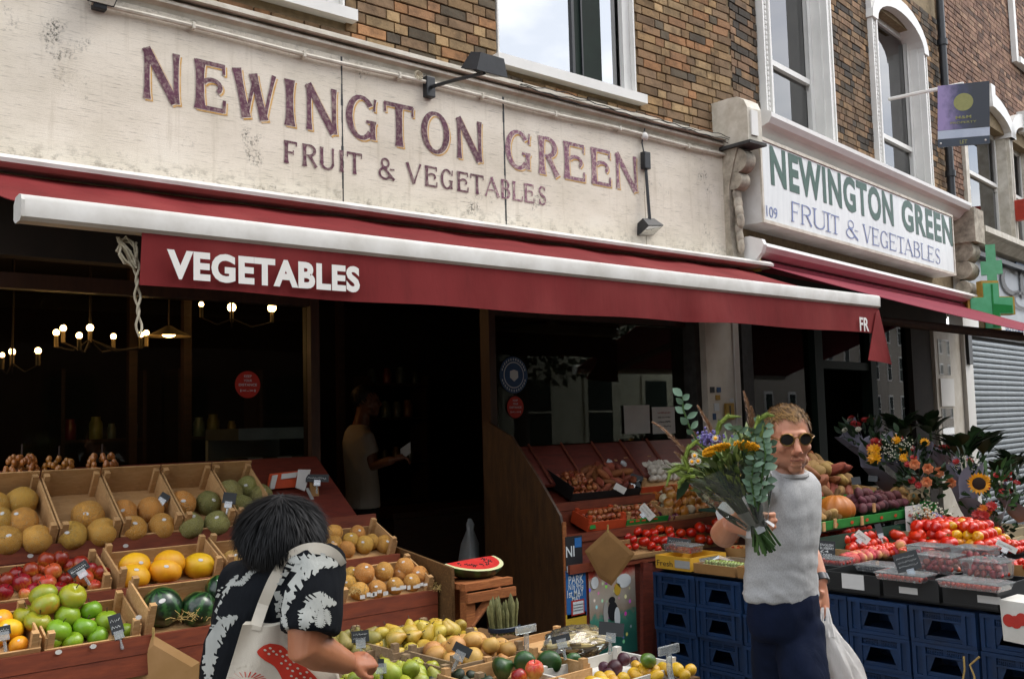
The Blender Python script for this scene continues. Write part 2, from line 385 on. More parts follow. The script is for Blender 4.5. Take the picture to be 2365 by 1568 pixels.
# ---------------------------------------------------------------- bricks
def brick_wall(root, frame, u0, u1, z0, z1, holes, mat, nsolo, key, seed, proud=.006):
    """Flemish bond of single bricks standing a little proud of the mortar"""
    O, U, Nn = frame; rd = random.Random(seed); items = []; c = 0; z = z0; yaw = math.atan2(U.y, U.x)
    while z < z1:
        u = u0 - (.0 if c % 2 else .16); k = c % 2
        while u < u1:
            L = .215 if k % 2 == 0 else .1025; a, b = max(u, u0), min(u+L, u1); segs = [(a, b)] if b-a > .03 else []
            for (h0, h1, g0, g1) in holes:
                if z+.065 > g0+.005 and z < g1-.005:
                    ns = []
                    for (p, q) in segs:
                        if q <= h0 or p >= h1: ns.append((p, q))
                        else:
                            if h0-p > .03: ns.append((p, h0-.002))
                            if q-h1 > .03: ns.append((h1+.002, q))
                    segs = ns
            items += [(p, q, z) for p, q in segs]
            u += L+.0105; k += 1
        z += .0755; c += 1
    items.sort(key=key)
    base = MB()
    bmesh_ = base.box((-.5, -.5, -.0325), (.5, .5, .0325)).v
    var = []
    for t in range(6):
        mb = MB(); mb.bbox((-.5, -.02, -.0325), (.5, .03, .0325), .0035)
        mb.v = [p + Vector((0, rd.uniform(-.0022, .0022), rd.uniform(-.0014, .0014))) for p in mb.v]
        var.append(mb)
    mes = [v.mesh('brick', 'brick_'+mat, False) for v in var]
    ro = Vector(root['_o']); mass = MB()
    for i, (p, q, zz) in enumerate(items):
        cpos = O + U*((p+q)/2) + UP*(zz+.0325) + Nn*(proud-.02 + rd.uniform(-.003, .004)); ln = q-p
        t = rd.randrange(6); tilt = rd.uniform(-.006, .006)
        if i < nsolo:
            o = put('brick', mes[t], cpos-ro, (0, tilt, yaw), (ln, 1, 1), root)
        else:
            mt = Matrix.Translation(cpos) @ Matrix.Rotation(yaw, 4, 'Z') @ Matrix.Diagonal((ln, 1, 1, 1))
            mass.box((-.5, -.02, -.0325), (.5, .03, .0325), mt)
    if mass.v: tag(mass.build('bricks', 'brick_mass_'+mat, root, False), kind='stuff')

def sash_window(root, frame, u0, u1, z0, z1, recess, name='window', split=None, glass='sash_glass', open_dark=None, blind=True):
    """window = frame part with sash, pane and sill as its pieces"""
    O, U, Nn = frame
    def fb(mb, a, b): return mb.fbox(O, U, UP, Nn, a, b)
    fr = MB(); e = .055
    fb(fr, (u0, z0, -recess-.02), (u0+e, z1, -recess+.04)); fb(fr, (u1-e, z0, -recess-.02), (u1, z1, -recess+.04))
    fb(fr, (u0+e, z0, -recess-.02), (u1-e, z0+.07, -recess+.04)); fb(fr, (u0+e, z1-.06, -recess-.02), (u1-e, z1, -recess+.04))
    win = fr.build(name, 'white_paint', root, False)
    if split:
        s = MB(); fb(s, (u0+e, split-.03, -recess-.012), (u1-e, split+.025, -recess+.055)); fb(s, (u0+e, split+.025, -recess+.042), (u0+e+.045, z1-.06, -recess+.058)); fb(s, (u1-e-.045, split+.025, -recess+.042), (u1-e, z1-.06, -recess+.058))
        fb(s, (u1-e-.045, split-.09, -recess+.0), (u1-e, split-.03, -recess+.035)); s.build('sash', 'white_paint', win, False)
    g = MB(); fb(g, (u0+e, z0+.07, -recess), (u1-e, z1-.06, -recess+.006)); g.build('pane', glass, win, False)
    return win, fb
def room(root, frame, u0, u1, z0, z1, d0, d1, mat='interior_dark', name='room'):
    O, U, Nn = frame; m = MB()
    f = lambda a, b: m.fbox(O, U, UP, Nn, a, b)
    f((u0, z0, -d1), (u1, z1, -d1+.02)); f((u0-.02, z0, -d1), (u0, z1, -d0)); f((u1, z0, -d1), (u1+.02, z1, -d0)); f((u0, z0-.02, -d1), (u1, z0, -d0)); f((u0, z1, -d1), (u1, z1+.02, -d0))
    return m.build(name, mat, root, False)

# ---------------------------------------------------------------- first house: brick storey above the old fascia
fr1 = (Vector((0, FY, 0)), Vector((1, 0, 0)), Vector((0, -1, 0)))
h1 = thing('brick_house', 'yellow stock brick house above the old painted fascia with a wide white window', 'building', (3.6, FY+.3, 0))
sA0, sA1 = PY(1148, 100, FY).x, PY(1466, 150, FY).x
wA = (sA0, sA1, 4.345, 6.1)
wL = (PY(690, 20, FY).x-.6, PY(794, 20, FY).x, 4.36, 6.1)
def back_wall(root, frame, u0, u1, z0, z1, holes, th, mat='mortar'):
    O, U, Nn = frame; m = MB(); us = u0; hs = sorted(holes)
    for (a, b, c, d) in hs:
        m.fbox(O, U, UP, Nn, (us, z0, -th), (a, z1, -.012))
        if c > z0: m.fbox(O, U, UP, Nn, (a, z0, -th), (b, c, -.012))
        if d < z1: m.fbox(O, U, UP, Nn, (a, d, -th), (b, z1, -.012))
        us = b
    m.fbox(O, U, UP, Nn, (us, z0, -th), (u1, z1, -.012))
    return m.build('wall', mat, root, False)
back_wall(h1, fr1, -1.5, 7.36, 3.0, 8.2, [wL, wA], .3)
brick_wall(h1, fr1, .2, 7.33, 4.16, 5.75, [(wL[0]-.012, wL[1]+.012, 4.25, 7), (wA[0]-.012, wA[1]+.012, 4.25, 7)], 'old_stock', 300, lambda t: (max(0, 3.2-t[0])*5 + max(0, t[2]-5.2)*9 + t[0]*.1), 3)
for wq in (wL, wA):
    win, fb = sash_window(h1, fr1, wq[0], wq[1], wq[2], wq[3], .10, glass='upper_glass')
    s = MB(); fb(s, (wq[0]-.05, wq[2]-.075, -.16), (wq[1]+.06, wq[2], .075)); s.build('sill', 'white_paint', win, False)
    for qa, qb in (((wq[0], wq[2], -.1), (wq[0]+.012, wq[3], .012)), ((wq[1]-.015, wq[2], -.1), (wq[1], wq[3], .012)), ((wq[1]-.10, wq[2], -.075), (wq[1]-.017, wq[3], -.03))): fb(MB(), qa, qb).build('reveal', 'white_paint', win, False)
    room(h1, fr1, wq[0], wq[1], wq[2], wq[3], .13, 1.2)
# the right hand light of the wide window stands open: a flat dark sheet paints the shade of the gap, beside a dark edge
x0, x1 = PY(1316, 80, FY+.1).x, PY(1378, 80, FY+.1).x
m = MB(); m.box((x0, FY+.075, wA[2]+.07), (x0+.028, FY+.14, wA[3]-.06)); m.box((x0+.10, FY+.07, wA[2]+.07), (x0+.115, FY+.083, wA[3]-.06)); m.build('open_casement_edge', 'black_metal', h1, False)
m = MB(); m.box((x0+.03, FY+.084, wA[2]+.07), (x1+.03, FY+.0925, wA[3]-.06)); m.build('gap_shade', 'dark_green_paint', h1, False)

# ---------------------------------------------------------------- second house (bent back 8 degrees) and third house
fr2 = (O2, U2, N2)
h2 = thing('brick_house', 'sooty brick house with tall white moulded windows above the second shop', 'building', F2(3, 0, -.3))
def U2s(x, y, out=0): p = P2(x, y, out) - O2; return p.dot(U2)
w1 = (U2s(1760, 100)+.05, U2s(1908, 300), 4.5, 7.3); w2 = (U2s(2020, 200), U2s(2130, 300), 4.5, 6.55)
S2E = U2s(2172, 200)
back_wall(h2, fr2, .0, S2E, 3.0, 8.6, [w1, w2], .3)
brick_wall(h2, fr2, .04, S2E-.01, 4.52, 7.0, [(w1[0]-.16, w1[1]+.16, 4.4, 8), (w2[0]-.14, w2[1]+.16, 4.4, 6.75)], 'sooty_stock', 300, lambda t: t[0]+max(0, t[2]-6.2)*3, 5)
for i, wq in enumerate((w1, w2)):
    win, fb = sash_window(h2, fr2, wq[0], wq[1], wq[2], wq[3], .16, split=5.22 if i == 0 else 5.05)
    # moulded architrave, rope bead and deep reveal
    for sgn, e in ((-1, wq[0]), (1, wq[1])):
        a = MB(); o0, o1 = (e, e+.14) if sgn > 0 else (e-.14, e)
        fb(a, (o0, wq[2]-.1, -.02), (o1, wq[3], .05)); ii = e+.0 if sgn > 0 else e-.03
        fb(a, (ii, wq[2]-.1, .05), (ii+.03, wq[3], .075)); oo = e+.115 if sgn > 0 else e-.14
        fb(a, (oo, wq[2]-.1, .05), (oo+.025, wq[3], .066)); a.build('architrave', 'white_paint', win, False)
        rb = MB(); zz = wq[2]; bx = e+.07*sgn
        while zz < min(wq[3], 6.6): rb.ell(O2+U2*bx+UP*zz+N2*.052, (.016, .016, .026), 6, 4); zz += .05
        tag(rb.build('rope_bead', 'white_paint', win), kind='stuff')
    for qa, qb in (((wq[0], wq[2], -.16), (wq[0]+.02, wq[3], -.0)), ((wq[1]-.02, wq[2], -.16), (wq[1], wq[3], 0)), ((wq[1]-.10, wq[2], -.15), (wq[1]-.022, wq[3], -.10))): fb(MB(), qa, qb).build('reveal', 'white_paint', win, False)
    sl = MB(); fb(sl, (wq[0]-.16, wq[2]-.12, -.18), (wq[1]+.16, wq[2], .06)); sl.build('sill', 'white_paint', win, False)
    cu = MB(); fb(cu, (wq[0]+.05, wq[2]+.02, -.30), (wq[1]-.02, wq[3], -.29)); cu.build('net_curtain', 'net_curtain', win, False)
    room(h2, fr2, wq[0], wq[1], wq[2], wq[3], .34, 1.2)
def arch_hood(root, frame, u0, u1, zs, rise, wd, th, mat='white_paint', key=True, depth=.16):
    """segmental arch band with a keystone"""
    O, U, Nn = frame; n = 14; m = MB(); c = (u0+u1)/2; hw = (u1-u0)/2
    def arc(k, extra): a = math.pi*(1-k/n); return (c+math.cos(a)*(hw+extra), zs+math.sin(a)*(rise+extra))
    for k in range(n):
        p = [arc(k, 0), arc(k+1, 0), arc(k+1, wd), arc(k, wd)]; m.prism(p, O-Nn*depth, U, UP, Nn, depth+th)
    o = m.build('arch', mat, root, False)
    if key: MB().prism([(c-.07, zs+rise-.06), (c+.07, zs+rise-.06), (c+.1, zs+rise+wd+.06), (c-.1, zs+rise+wd+.06)], O, U, UP, Nn, th+.05).build('keystone', mat, root, False)
    return o
arch_hood(h2, fr2, w2[0]-.005, w2[1]+.005, 6.3, .32, .16, .09, key=False)
MB().fbox(O2, U2, UP, N2, (w2[0], 6.5, -.29), (w2[1], 7.2, -.2)).build('arch_infill', 'white_paint', h2, False)
# cornice over the second shop sign, two consoles
def moulding(root, frame, prof, u0, u1, name, mat):
    O, U, Nn = frame; m = MB(); n = len(prof)
    vs = [O+U*u+Nn*a+UP*b for u in (u0, u1) for a, b in prof]
    m.add(vs, [(i, (i+1) % n, n+(i+1) % n, n+i) for i in range(n)] + [tuple(range(n))[::-1], tuple(range(n, 2*n))]); return m.build(name, mat, root, False)
CS0, CS1 = .12, U2s(2238, 472, .3)
moulding(h2, fr2, [(-.02, 4.12), (.06, 4.14), (.08, 4.19), (.17, 4.22), (.24, 4.29), (.30, 4.31), (.33, 4.36), (.33, 4.40), (.30, 4.42), (.05, 4.47), (-.02, 4.47)], CS0, CS1, 'cornice', 'white_paint')
MB().fbox(O2, U2, UP, N2, (.02, 2.9, -.2), (CS1-.1, 4.12, -.03)).build('fascia_backing', 'white_paint_old', h2, False)
# carved console between the shops
cn = thing('console_bracket', 'weathered stone console with rounded cap between the two shop signs', 'bracket', (7.25, 5.3, 3.0))
c0, c1 = 7.03, 7.22
pr = [(5.45, 4.05), (5.02, 4.05), (5.02, 4.34), (5.05, 4.41), (5.12, 4.455), (5.22, 4.465), (5.45, 4.465)]
MB().prism([(b, z) for b, z in pr], Vector((c0-.02, 0, 0)), Vector((0, 1, 0)), UP, Vector((1, 0, 0)), .20).build('cap', 'white_paint_old', cn, False)
m = MB(); m.box((c0+.02, 5.006, 4.10), (c1-.08, 5.0195, 4.32)); m.build('cap_panel', 'white_paint', cn, False)
m = MB()
for yy, zz, rr in ((5.18, 3.91, .105), (5.22, 3.74, .08)): m.tube([(c0+.02, yy, zz), (c1-.04, yy, zz)], rr, 14)
m.build('scroll', 'stone_old', cn)
m = MB(); m.add([], []); pr = [(5.40, 4.13), (5.12, 4.12), (5.20, 3.9), (5.26, 3.7), (5.27, 3.3), (5.24, 3.05), (5.40, 3.02)]
m.prism(pr, Vector((c0, 0, 0)), Vector((0, 1, 0)), UP, Vector((1, 0, 0)), .16); m.build('body', 'stone_old', cn, False)
m = MB()
for k in range(7): m.ell((c0+.075, 5.235-.008*k % .03, 3.62-.075*k), (.06-.003*k, .028, .075), 10, 7)
m.build('carved_leaf', 'stone_old', cn)
MB().box((6.99, 4.99, 4.02), (7.23, 5.40, 4.047)).build('lead_flashing', 'lead', cn, False)
# white painted pilaster below the console
pl = thing('shop_pilaster', 'cream painted pilaster with stickers between the two shopfronts', 'pilaster', (7.0, 5.35, 0))
pxa, pxb = PY(1634, 900, 5.30).x, PY(1712, 900, 5.30).x
MB().bbox((pxa, 5.30, 0), (pxb, 5.6, 3.05), .006).build('shaft', 'pilaster_paint', pl, False)
MB().box((pxa-.07, 5.36, 0), (pxa-.003, 5.6, 3.05)).build('grey_strip', 'lead', pl, False)
MB().box((pxb-.10, 5.285, 0), (pxb-.085, 5.2995, 3.05)).build('conduit', 'off_white_metal', pl, False)
for (x, y, ww, hh, mt) in ((1645, 900, 14, 16, 'black_metal'), (1660, 900, 13, 14, 'sticker_blue'), (1658, 918, 14, 14, 'gold_edge'), (1655, 940, 16, 22, 'print_pale'), (1690, 925, 12, 12, 'print_pale'), (1650, 962, 10, 18, 'sticker_blue'), (1664, 975, 14, 16, 'paper_grey')):
    p = PY(x, y, 5.298); k = p.y*.0005; MB().box((p.x-ww*.0021, 5.295, p.z-hh*.0015), (p.x+ww*.0021, 5.2985, p.z+hh*.0015)).build('sticker', mt, pl, False)
p = PY(1683, 950, 5.29); MB().bbox((p.x-.05, 5.265, p.z-.07), (p.x+.05, 5.2995, p.z+.07), .008).build('entry_panel', 'gold_edge', pl, False); MB().box((p.x-.02, 5.262, p.z-.05), (p.x-.005, 5.2645, p.z+.05)).build('entry_slot', 'black_metal', pl, False)

h3 = thing('brick_house', 'reddish brick house with arched white windows above the chemist', 'building', F2(9.5, 0, -.3))
w3 = [(U2s(2233, 200)-.3, U2s(2318, 250), 4.2, 6.0), (U2s(2335, 250)-.25, U2s(2335, 250)+1.0, 4.2, 6.0), (U2s(2335, 20)-.1, U2s(2335, 20)+1.2, 7.45, 9.2)]
back_wall(h3, fr2, S2E+.01, 18, 3.0, 9.6, w3[:2], .3)
brick_wall(h3, fr2, S2E+.03, 13.5, 4.45, 8.9, [(a-.14, b+.14, 4.0, 6.2) for a, b, c, d in w3[:2]], 'red_stock', 300, lambda t: t[0]+max(0, t[2]-7)*2, 9)
for wq in w3[:2]:
    win, fb = sash_window(h3, fr2, wq[0], wq[1], wq[2], wq[3], .2, split=5.2)
    for qa, qb in (((wq[0]-.14, wq[2], -.02), (wq[0]-.002, wq[3]-.05, .05)), ((wq[1]+.002, wq[2], -.02), (wq[1]+.14, wq[3]-.05, .05)), ((wq[1]-.03, wq[2], -.2), (wq[1], wq[3], 0))): fb(MB(), qa, qb).build('architrave', 'white_paint_old', win, False)
    arch_hood(h3, fr2, wq[0], wq[1], 5.95, .30, .22, .1, 'white_paint')
    MB().fbox(O2, U2, UP, N2, (wq[0], 5.9, -.25), (wq[1], 6.3, -.2)).build('arch_infill', 'stone_old', win, False)
    room(h3, fr2, wq[0], wq[1], wq[2], wq[3], .24, 1.0)
wq = w3[2]; a = MB(); a.fbox(O2, U2, UP, N2, (wq[0]-.12, wq[2]-.1, 0.012), (wq[0], wq[3], .09)); a.fbox(O2, U2, UP, N2, (wq[0], wq[2]-.1, 0.012), (wq[1], wq[2], .12)); a.build('window', 'white_paint', h3, False)
# soil pipes and cables
for (x0_, y0_, x1_, y1_, rr, nm, lb) in ((2170, 0, 2190, 560, .05, 'drainpipe', 'tall dark drainpipe between the sooty and the reddish brick house'),):
    p, q = P2(x0_, y0_, .09), P2(x1_, y1_, .09); pp = Vector((p.x, p.y, 7.6)); t = MB().tube([pp, Vector((p.x, p.y, 4.3))], rr, 10)
    for zz in (4.8, 5.7, 6.6): t.tube([(p.x, p.y, zz), (p.x, p.y, zz+.08)], rr*1.35, 10)
    t.build(nm, 'black_metal', None, label=lb, cat='pipe')
# ================================================================== LETTERS
def st(p, q, we, wm, n=7, pw=3):
    """straight flared brush stroke -> list of (left,right) rails"""
    p = Vector(p); q = Vector(q); d = (q-p).normalized(); nn = Vector((-d.y, d.x)); out = []
    for i in range(n+1):
        t = i/n; w_ = wm+(we-wm)*abs(2*t-1)**pw; c = p.lerp(q, t); out.append((c+nn*w_/2, c-nn*w_/2))
    return out
def ar(cx, cy, rx, ry, a0, a1, wt, wk, n=16):
    """curved stroke of an ellipse: wt at top and bottom, wk at the sides"""
    out = []
    for i in range(n+1):
        a = R(a0+(a1-a0)*i/n); c, s = math.cos(a), math.sin(a); w_ = wt+(wk-wt)*abs(c)**1.3
        p = Vector((cx+rx*c, cy+ry*s)); nrm = Vector((c*ry, s*rx)).normalized(); out.append((p+nrm*w_/2, p-nrm*w_/2))
    return out
def glyph(ch, W, H, k, thin, fl, serif=0):
    """k: heavy stroke, thin: light stroke, fl: flare at the stroke end (all in metres)"""
    S = []; a = lambda x0, y0, x1, y1, wm, we=None: S.append(st((x0*W, y0*H), (x1*W, y1*H), we if we else wm*fl, wm))
    def ser(x, y, l):
        if serif: S.append(st((x*W-l*W, y*H+(.012*H if y < .5 else -.012*H)), (x*W+l*W, y*H+(.012*H if y < .5 else -.012*H)), serif, serif))
    kx = k/W/2
    if ch == 'N': a(kx*.9, 0, kx*.9, .99, thin*1.15); a(.0+kx*.6, 1, 1-kx*.9, 0, k, k*1.05); a(1-kx*.7, 0, 1-kx*.7, 1, thin*1.15); ser(kx, 0, .17); ser(1-kx, 1, .17); ser(kx*.5, 1, .14)
    elif ch == 'E': a(kx, 0, kx, 1, k); a(0, .965, 1, .955, thin, thin*1.0); a(.97, .78, .97, .99, thin*.7, thin*.7); a(0, .04, .95, .035, thin, thin); a(.97, .0, .99, .25, thin*.8, thin*.8)
    if ch == 'E':
        if serif: a(kx, .52, .72, .52, thin*.8, thin*.8); a(.72, .42, .72, .62, thin*.7, thin*.7); ser(kx, 0, .15); ser(kx, 1, .15)
        else: S.append(ar(.55*W, .5*H, .30*W, .13*H, 165, -50, thin, thin*1.1))
    elif ch == 'W': a(.03, 1, .27, 0, k*.95, k*1.25); a(.27, .02, .5, .92, thin*.8); a(.44, .95, .72, 0, k*.95, k*1.2); a(.72, .02, .98, 1, thin*.8, thin*1.2)
    elif ch == 'I': a(.5, 0, .5, 1, k, k*1.55); ser(.5, 0, .75); ser(.5, 1, .75)
    elif ch == 'G': S.append(ar(.5*W, .5*H, .5*W-k/2, .5*H-thin*.4, 38, 318, thin, k)); a(.88, .04, .88, .42, k*.75, k*1.0); a(.66, .43, 1, .43, thin*.7, thin*.7); a(.93, .70, .97, .97, thin*.6, thin*.9)
    elif ch == 'T': a(.5, 0, .5, .97, k, k*1.4); a(.0, .955, 1, .955, thin*1.1, thin*1.15); a(.02, .97, .03, .76, thin*.6, thin*.9); a(.98, .97, .97, .76, thin*.6, thin*.9); ser(.5, 0, .25)
    elif ch == 'O': S.append(ar(.5*W, .5*H, .5*W-k/2, .5*H-thin*.4, 0, 360, thin, k, 28))
    elif ch == 'R': a(kx*1.1, 0, kx*1.1, 1, k); S.append(ar(.40*W, .735*H, .45*W, .235*H, 95, -95, thin*.9, k*.95)); a(.1, .965, .42, .965, thin*.8, thin*.8); a(.15, .5, .42, .5, thin*.8, thin*.8); a(.48, .5, .95, 0, k*.85, k*1.2); ser(kx, 0, .16)
    elif ch == 'F': a(kx, 0, kx, 1, k); a(0, .965, .98, .955, thin, thin*1.05); a(.95, .8, .97, .99, thin*.7, thin*.8); a(.1, .5, .7, .5, thin*.8, thin*.9); a(.7, .4, .7, .6, thin*.6, thin*.7); ser(kx, 0, .2)
    elif ch == 'U': a(kx, .25, kx, 1, k, k*1.3); a(1-kx*.8, .2, 1-kx*.8, 1, thin, thin*1.5); S.append(ar(.5*W, .27*H, .5*W-k/2, .27*H-thin*.4, 180, 360, thin, k*.85)); ser(kx, 1, .2); ser(1-kx, 1, .16)
    elif ch == 'V': a(.05, 1, .5, 0, k, k*1.2); a(.5, .02, .96, 1, thin*.85, thin*1.4); ser(.07, 1, .15); ser(.95, 1, .13)
    elif ch == 'A': a(.03, 0, .47, 1, thin*.9, thin*1.4); a(.45, 1, .95, 0, k, k*1.25); a(.2, .33, .75, .33, thin*.7, thin*.7); ser(.05, 0, .13); ser(.95, 0, .15)
    elif ch == 'B': a(kx*1.1, 0, kx*1.1, 1, k, k*1.15); S.append(ar(.42*W, .755*H, .40*W, .215*H, 95, -95, thin*.9, k*.9)); S.append(ar(.42*W, .28*H, .47*W, .25*H, 95, -95, thin*.9, k)); a(.05, .965, .45, .965, thin*.8, thin*.8); a(.1, .53, .45, .53, thin*.7, thin*.7); a(.05, .035, .45, .035, thin*.8, thin*.8)
    elif ch == 'L': a(kx, 0, kx, 1, k); a(0, .04, .95, .035, thin, thin); a(.95, .0, .98, .27, thin*.8, thin*.9); ser(kx, 1, .2)
    elif ch == 'S': S.append(ar(.5*W, .74*H, .40*W, .23*H, 30, 255, thin, k*.7)); S.append(ar(.48*W, .26*H, .42*W, .235*H, 75, -150, thin, k*.75)); a(.30, .60, .66, .42, k*.95, k*.9); a(.84, .76, .88, .98, thin*.6, thin*.8); a(.06, .04, .08, .28, thin*.6, thin*.8)
    elif ch == '&': S.append(ar(.42*W, .77*H, .22*W, .20*H, 0, 360, thin, thin*1.3, 20)); S.append(ar(.38*W, .27*H, .33*W, .25*H, 60, 330, thin, k*.8, 20)); a(.24, .62, .98, .0, k*.8, k); S.append(ar(.78*W, .55*H, .2*W, .45*H, 200, 290, thin*.8, thin*.8)); a(.7, .5, 1, .5, thin*.7, thin*.9)
    return S
def add_letter(parent, ch, O, U, V, Nn, x0, x1, y0, H, mat, k, thin, fl=1.7, serif=0, shadow=None, slant=0, lift=.002):
    W = x1-x0; S = glyph(ch, W, H, k, thin, fl, serif)
    def mk(dx, dy, base, stp, m_, name, par):
        mb = MB()
        for i, rails in enumerate(S):
            off = Nn*(base+stp*i); vs = []
            for l_, r_ in rails:
                for p in (l_, r_): vs.append(O+U*(x0+p.x+dx+slant*p.y)+V*(y0+p.y+dy)+off)
            mb.add(vs, [(2*j, 2*j+1, 2*j+3, 2*j+2) for j in range(len(rails)-1)])
        o = mb.build(name, m_, par, False); return o
    L = mk(0, 0, lift+.0022, .00018, mat, 'letter', parent)
    if shadow:
        mk(.048*H, -.042*H, lift, .00006, shadow, 'letter_shade', L); mk(.016*H, -.012*H, lift+.0011, .00006, 'letter_gap', 'letter_edge', L)
    return L
def font_text(parent, body, O, U, V, Nn, x0, x1, y0, y1, mat, bold=0.0, name='lettering', shear=0, lift=.003, space=1.0):
    cu = bpy.data.curves.new('t', 'FONT'); cu.body = body; cu.size = 1; cu.offset = bold; cu.shear = shear; cu.space_character = space; cu.resolution_u = 4
    ob = bpy.data.objects.new('t', cu); col.objects.link(ob)
    dg = bpy.context.evaluated_depsgraph_get(); me = ob.evaluated_get(dg).to_mesh()
    vs = [v.co.copy() for v in me.vertices]; fs = [list(p.vertices) for p in me.polygons]
    ob.evaluated_get(dg).to_mesh_clear(); bpy.data.objects.remove(ob)
    if not vs: return None
    a0, a1 = min(v.x for v in vs), max(v.x for v in vs); b0, b1 = min(v.y for v in vs), max(v.y for v in vs)
    mb = MB(); mb.add([O+U*(x0+(v.x-a0)/(a1-a0)*(x1-x0))+V*(y0+(v.y-b0)/(b1-b0)*(y1-y0))+Nn*lift for v in vs], fs)
    return mb.build(name, mat, parent, False)

def scribble(parent, O, U, V, Nn, x0, x1, y0, h, mat, seed=0):
    rs_ = random.Random(seed); n_ = max(6, int((x1-x0)/h*3.2)); pts = [O+U*(x0+(x1-x0)*i/n_+rs_.uniform(-.2, .2)*h)+V*(y0+h*(rs_.uniform(.55, 1) if i % 2 else rs_.uniform(0, .4)))+Nn*.0036 for i in range(n_+1)]
    return MB().tube(pts, h*.075, 4).build('handwriting', mat, parent, False)
# ================================================================== FIRST SHOP: fascia sign
SY = 5.32; EX = Vector((1, 0, 0)); NY = Vector((0, -1, 0))
fs_ = thing('shop_sign', 'long weathered cream signboard with plum NEWINGTON GREEN lettering', 'sign', (3.6, SY, 3.06))
ZB, ZT = 3.065, 4.02
jx = [-.6, PY(791, 300, SY).x, PY(1166, 380, SY).x, PY(1489, 450, SY).x, 7.12]
for a, b in zip(jx[:-1], jx[1:]):
    MB().box((a+.004, SY, ZB), (b-.004, SY+.035, ZT)).build('panel', 'fascia_paint', fs_, False)
for i, x in enumerate(jx[1:-1]):   # ragged open joints
    if i < 2:
        mb = MB(); zz = ZB
        while zz < ZT-.02:
            hh = random.uniform(.02, .09); ww = random.uniform(.004, .011); mb.box((x-ww, SY-.0012, zz), (x+ww*.6, SY+.002, min(zz+hh, ZT))); zz += hh
        tag(mb.build('joint_crack', 'black_metal', fs_, False), kind='stuff')
O1 = Vector((0, SY, 0))
for ch, xa, xb in (('N', 330, 413), ('E', 452, 518), ('W', 543, 634), ('I', 657, 680), ('N', 706, 776), ('G', 798, 868), ('T', 887, 954), ('O', 972, 1037), ('N', 1054, 1111), ('G', 1166, 1224), ('R', 1244, 1287), ('E', 1303, 1348), ('E', 1366, 1408), ('N', 1421, 1469)):
    yy = 170+(xa-330)/1139*230; x0, x1 = PY(xa, yy, SY).x, PY(xb, yy, SY).x
    add_letter(fs_, ch, O1, EX, UP, NY, x0, x1, 3.510, .285, 'letter_plum' if xa < 1160 else 'letter_faded', .048, .025, 1.5, 0, 'letter_ochre')
for ch, xa, xb in (('F', 657, 685), ('R', 699, 731), ('U', 739, 771), ('I', 785, 791), ('T', 801, 835), ('&', 874, 910), ('V', 938, 972), ('E', 982, 1008), ('G', 1017, 1045), ('E', 1056, 1080), ('T', 1086, 1116), ('A', 1120, 1152), ('B', 1157, 1177), ('L', 1184, 1206), ('E', 1211, 1232), ('S', 1244, 1260)):
    yy = 350+(xa-657)/603*104; x0, x1 = PY(xa, yy, SY).x, PY(xb, yy, SY).x
    add_letter(fs_, ch, O1, EX, UP, NY, x0, x1, 3.277, .138, 'letter_plum' if xa < 1120 else 'letter_faded', .021, .012, 1.6)
# ledge over the board: cream moulding, dark rotten gap, flashing
moulding(fs_, (Vector((0, 5.40, 0)), EX, NY), [(0, 4.02), (.075, 4.02), (.085, 4.045), (.12, 4.06), (.12, 4.075), (.09, 4.10), (.0, 4.10)], -.6, 7.1, 'ledge', 'white_paint_old')
MB().box((-.6, 5.25, 4.104), (7.1, 5.41, 4.125)).build('flashing', 'white_paint_old', fs_, False)
MB().box((-.6, 5.31, 4.129), (7.1, 5.41, 4.16)).build('upper_ledge', 'white_paint_old', fs_, False)
# white conduit
p0, p1 = PY(320, 0, SY-.03), PY(1683, 352, SY-.03); pts = []
for i in range(40):
    t = i/39; pts.append(Vector((p0.x+(p1.x-p0.x)*t-.25*(1-t), SY-.03, 3.962+.006*math.sin(t*19)+.022*t)))
cdt = thing('cable_conduit', 'thin white conduit running along the top of the cream signboard', 'pipe', pts[0])
MB().tube(pts, .014, 8).build('pipe', 'white_paint_old', cdt)
for i in (4, 9, 14, 19, 24, 29, 35): MB().bbox((pts[i].x-.009, SY-.048, pts[i].z-.021), (pts[i].x+.009, SY-.005, pts[i].z+.02), .004).build('clip', 'white_paint_old', cdt, False)
wires = MB()
for k in range(3):
    wires.tube([Vector((x_, 5.235-.01*k, 4.085+.014*k+.012*math.sin(x_*7+k*2)+.006*math.sin(x_*31+k))) for x_ in [4.6+.05*i for i in range(50)]], .0035, 5)
wires.build('old_cable', 'black_metal', cdt)
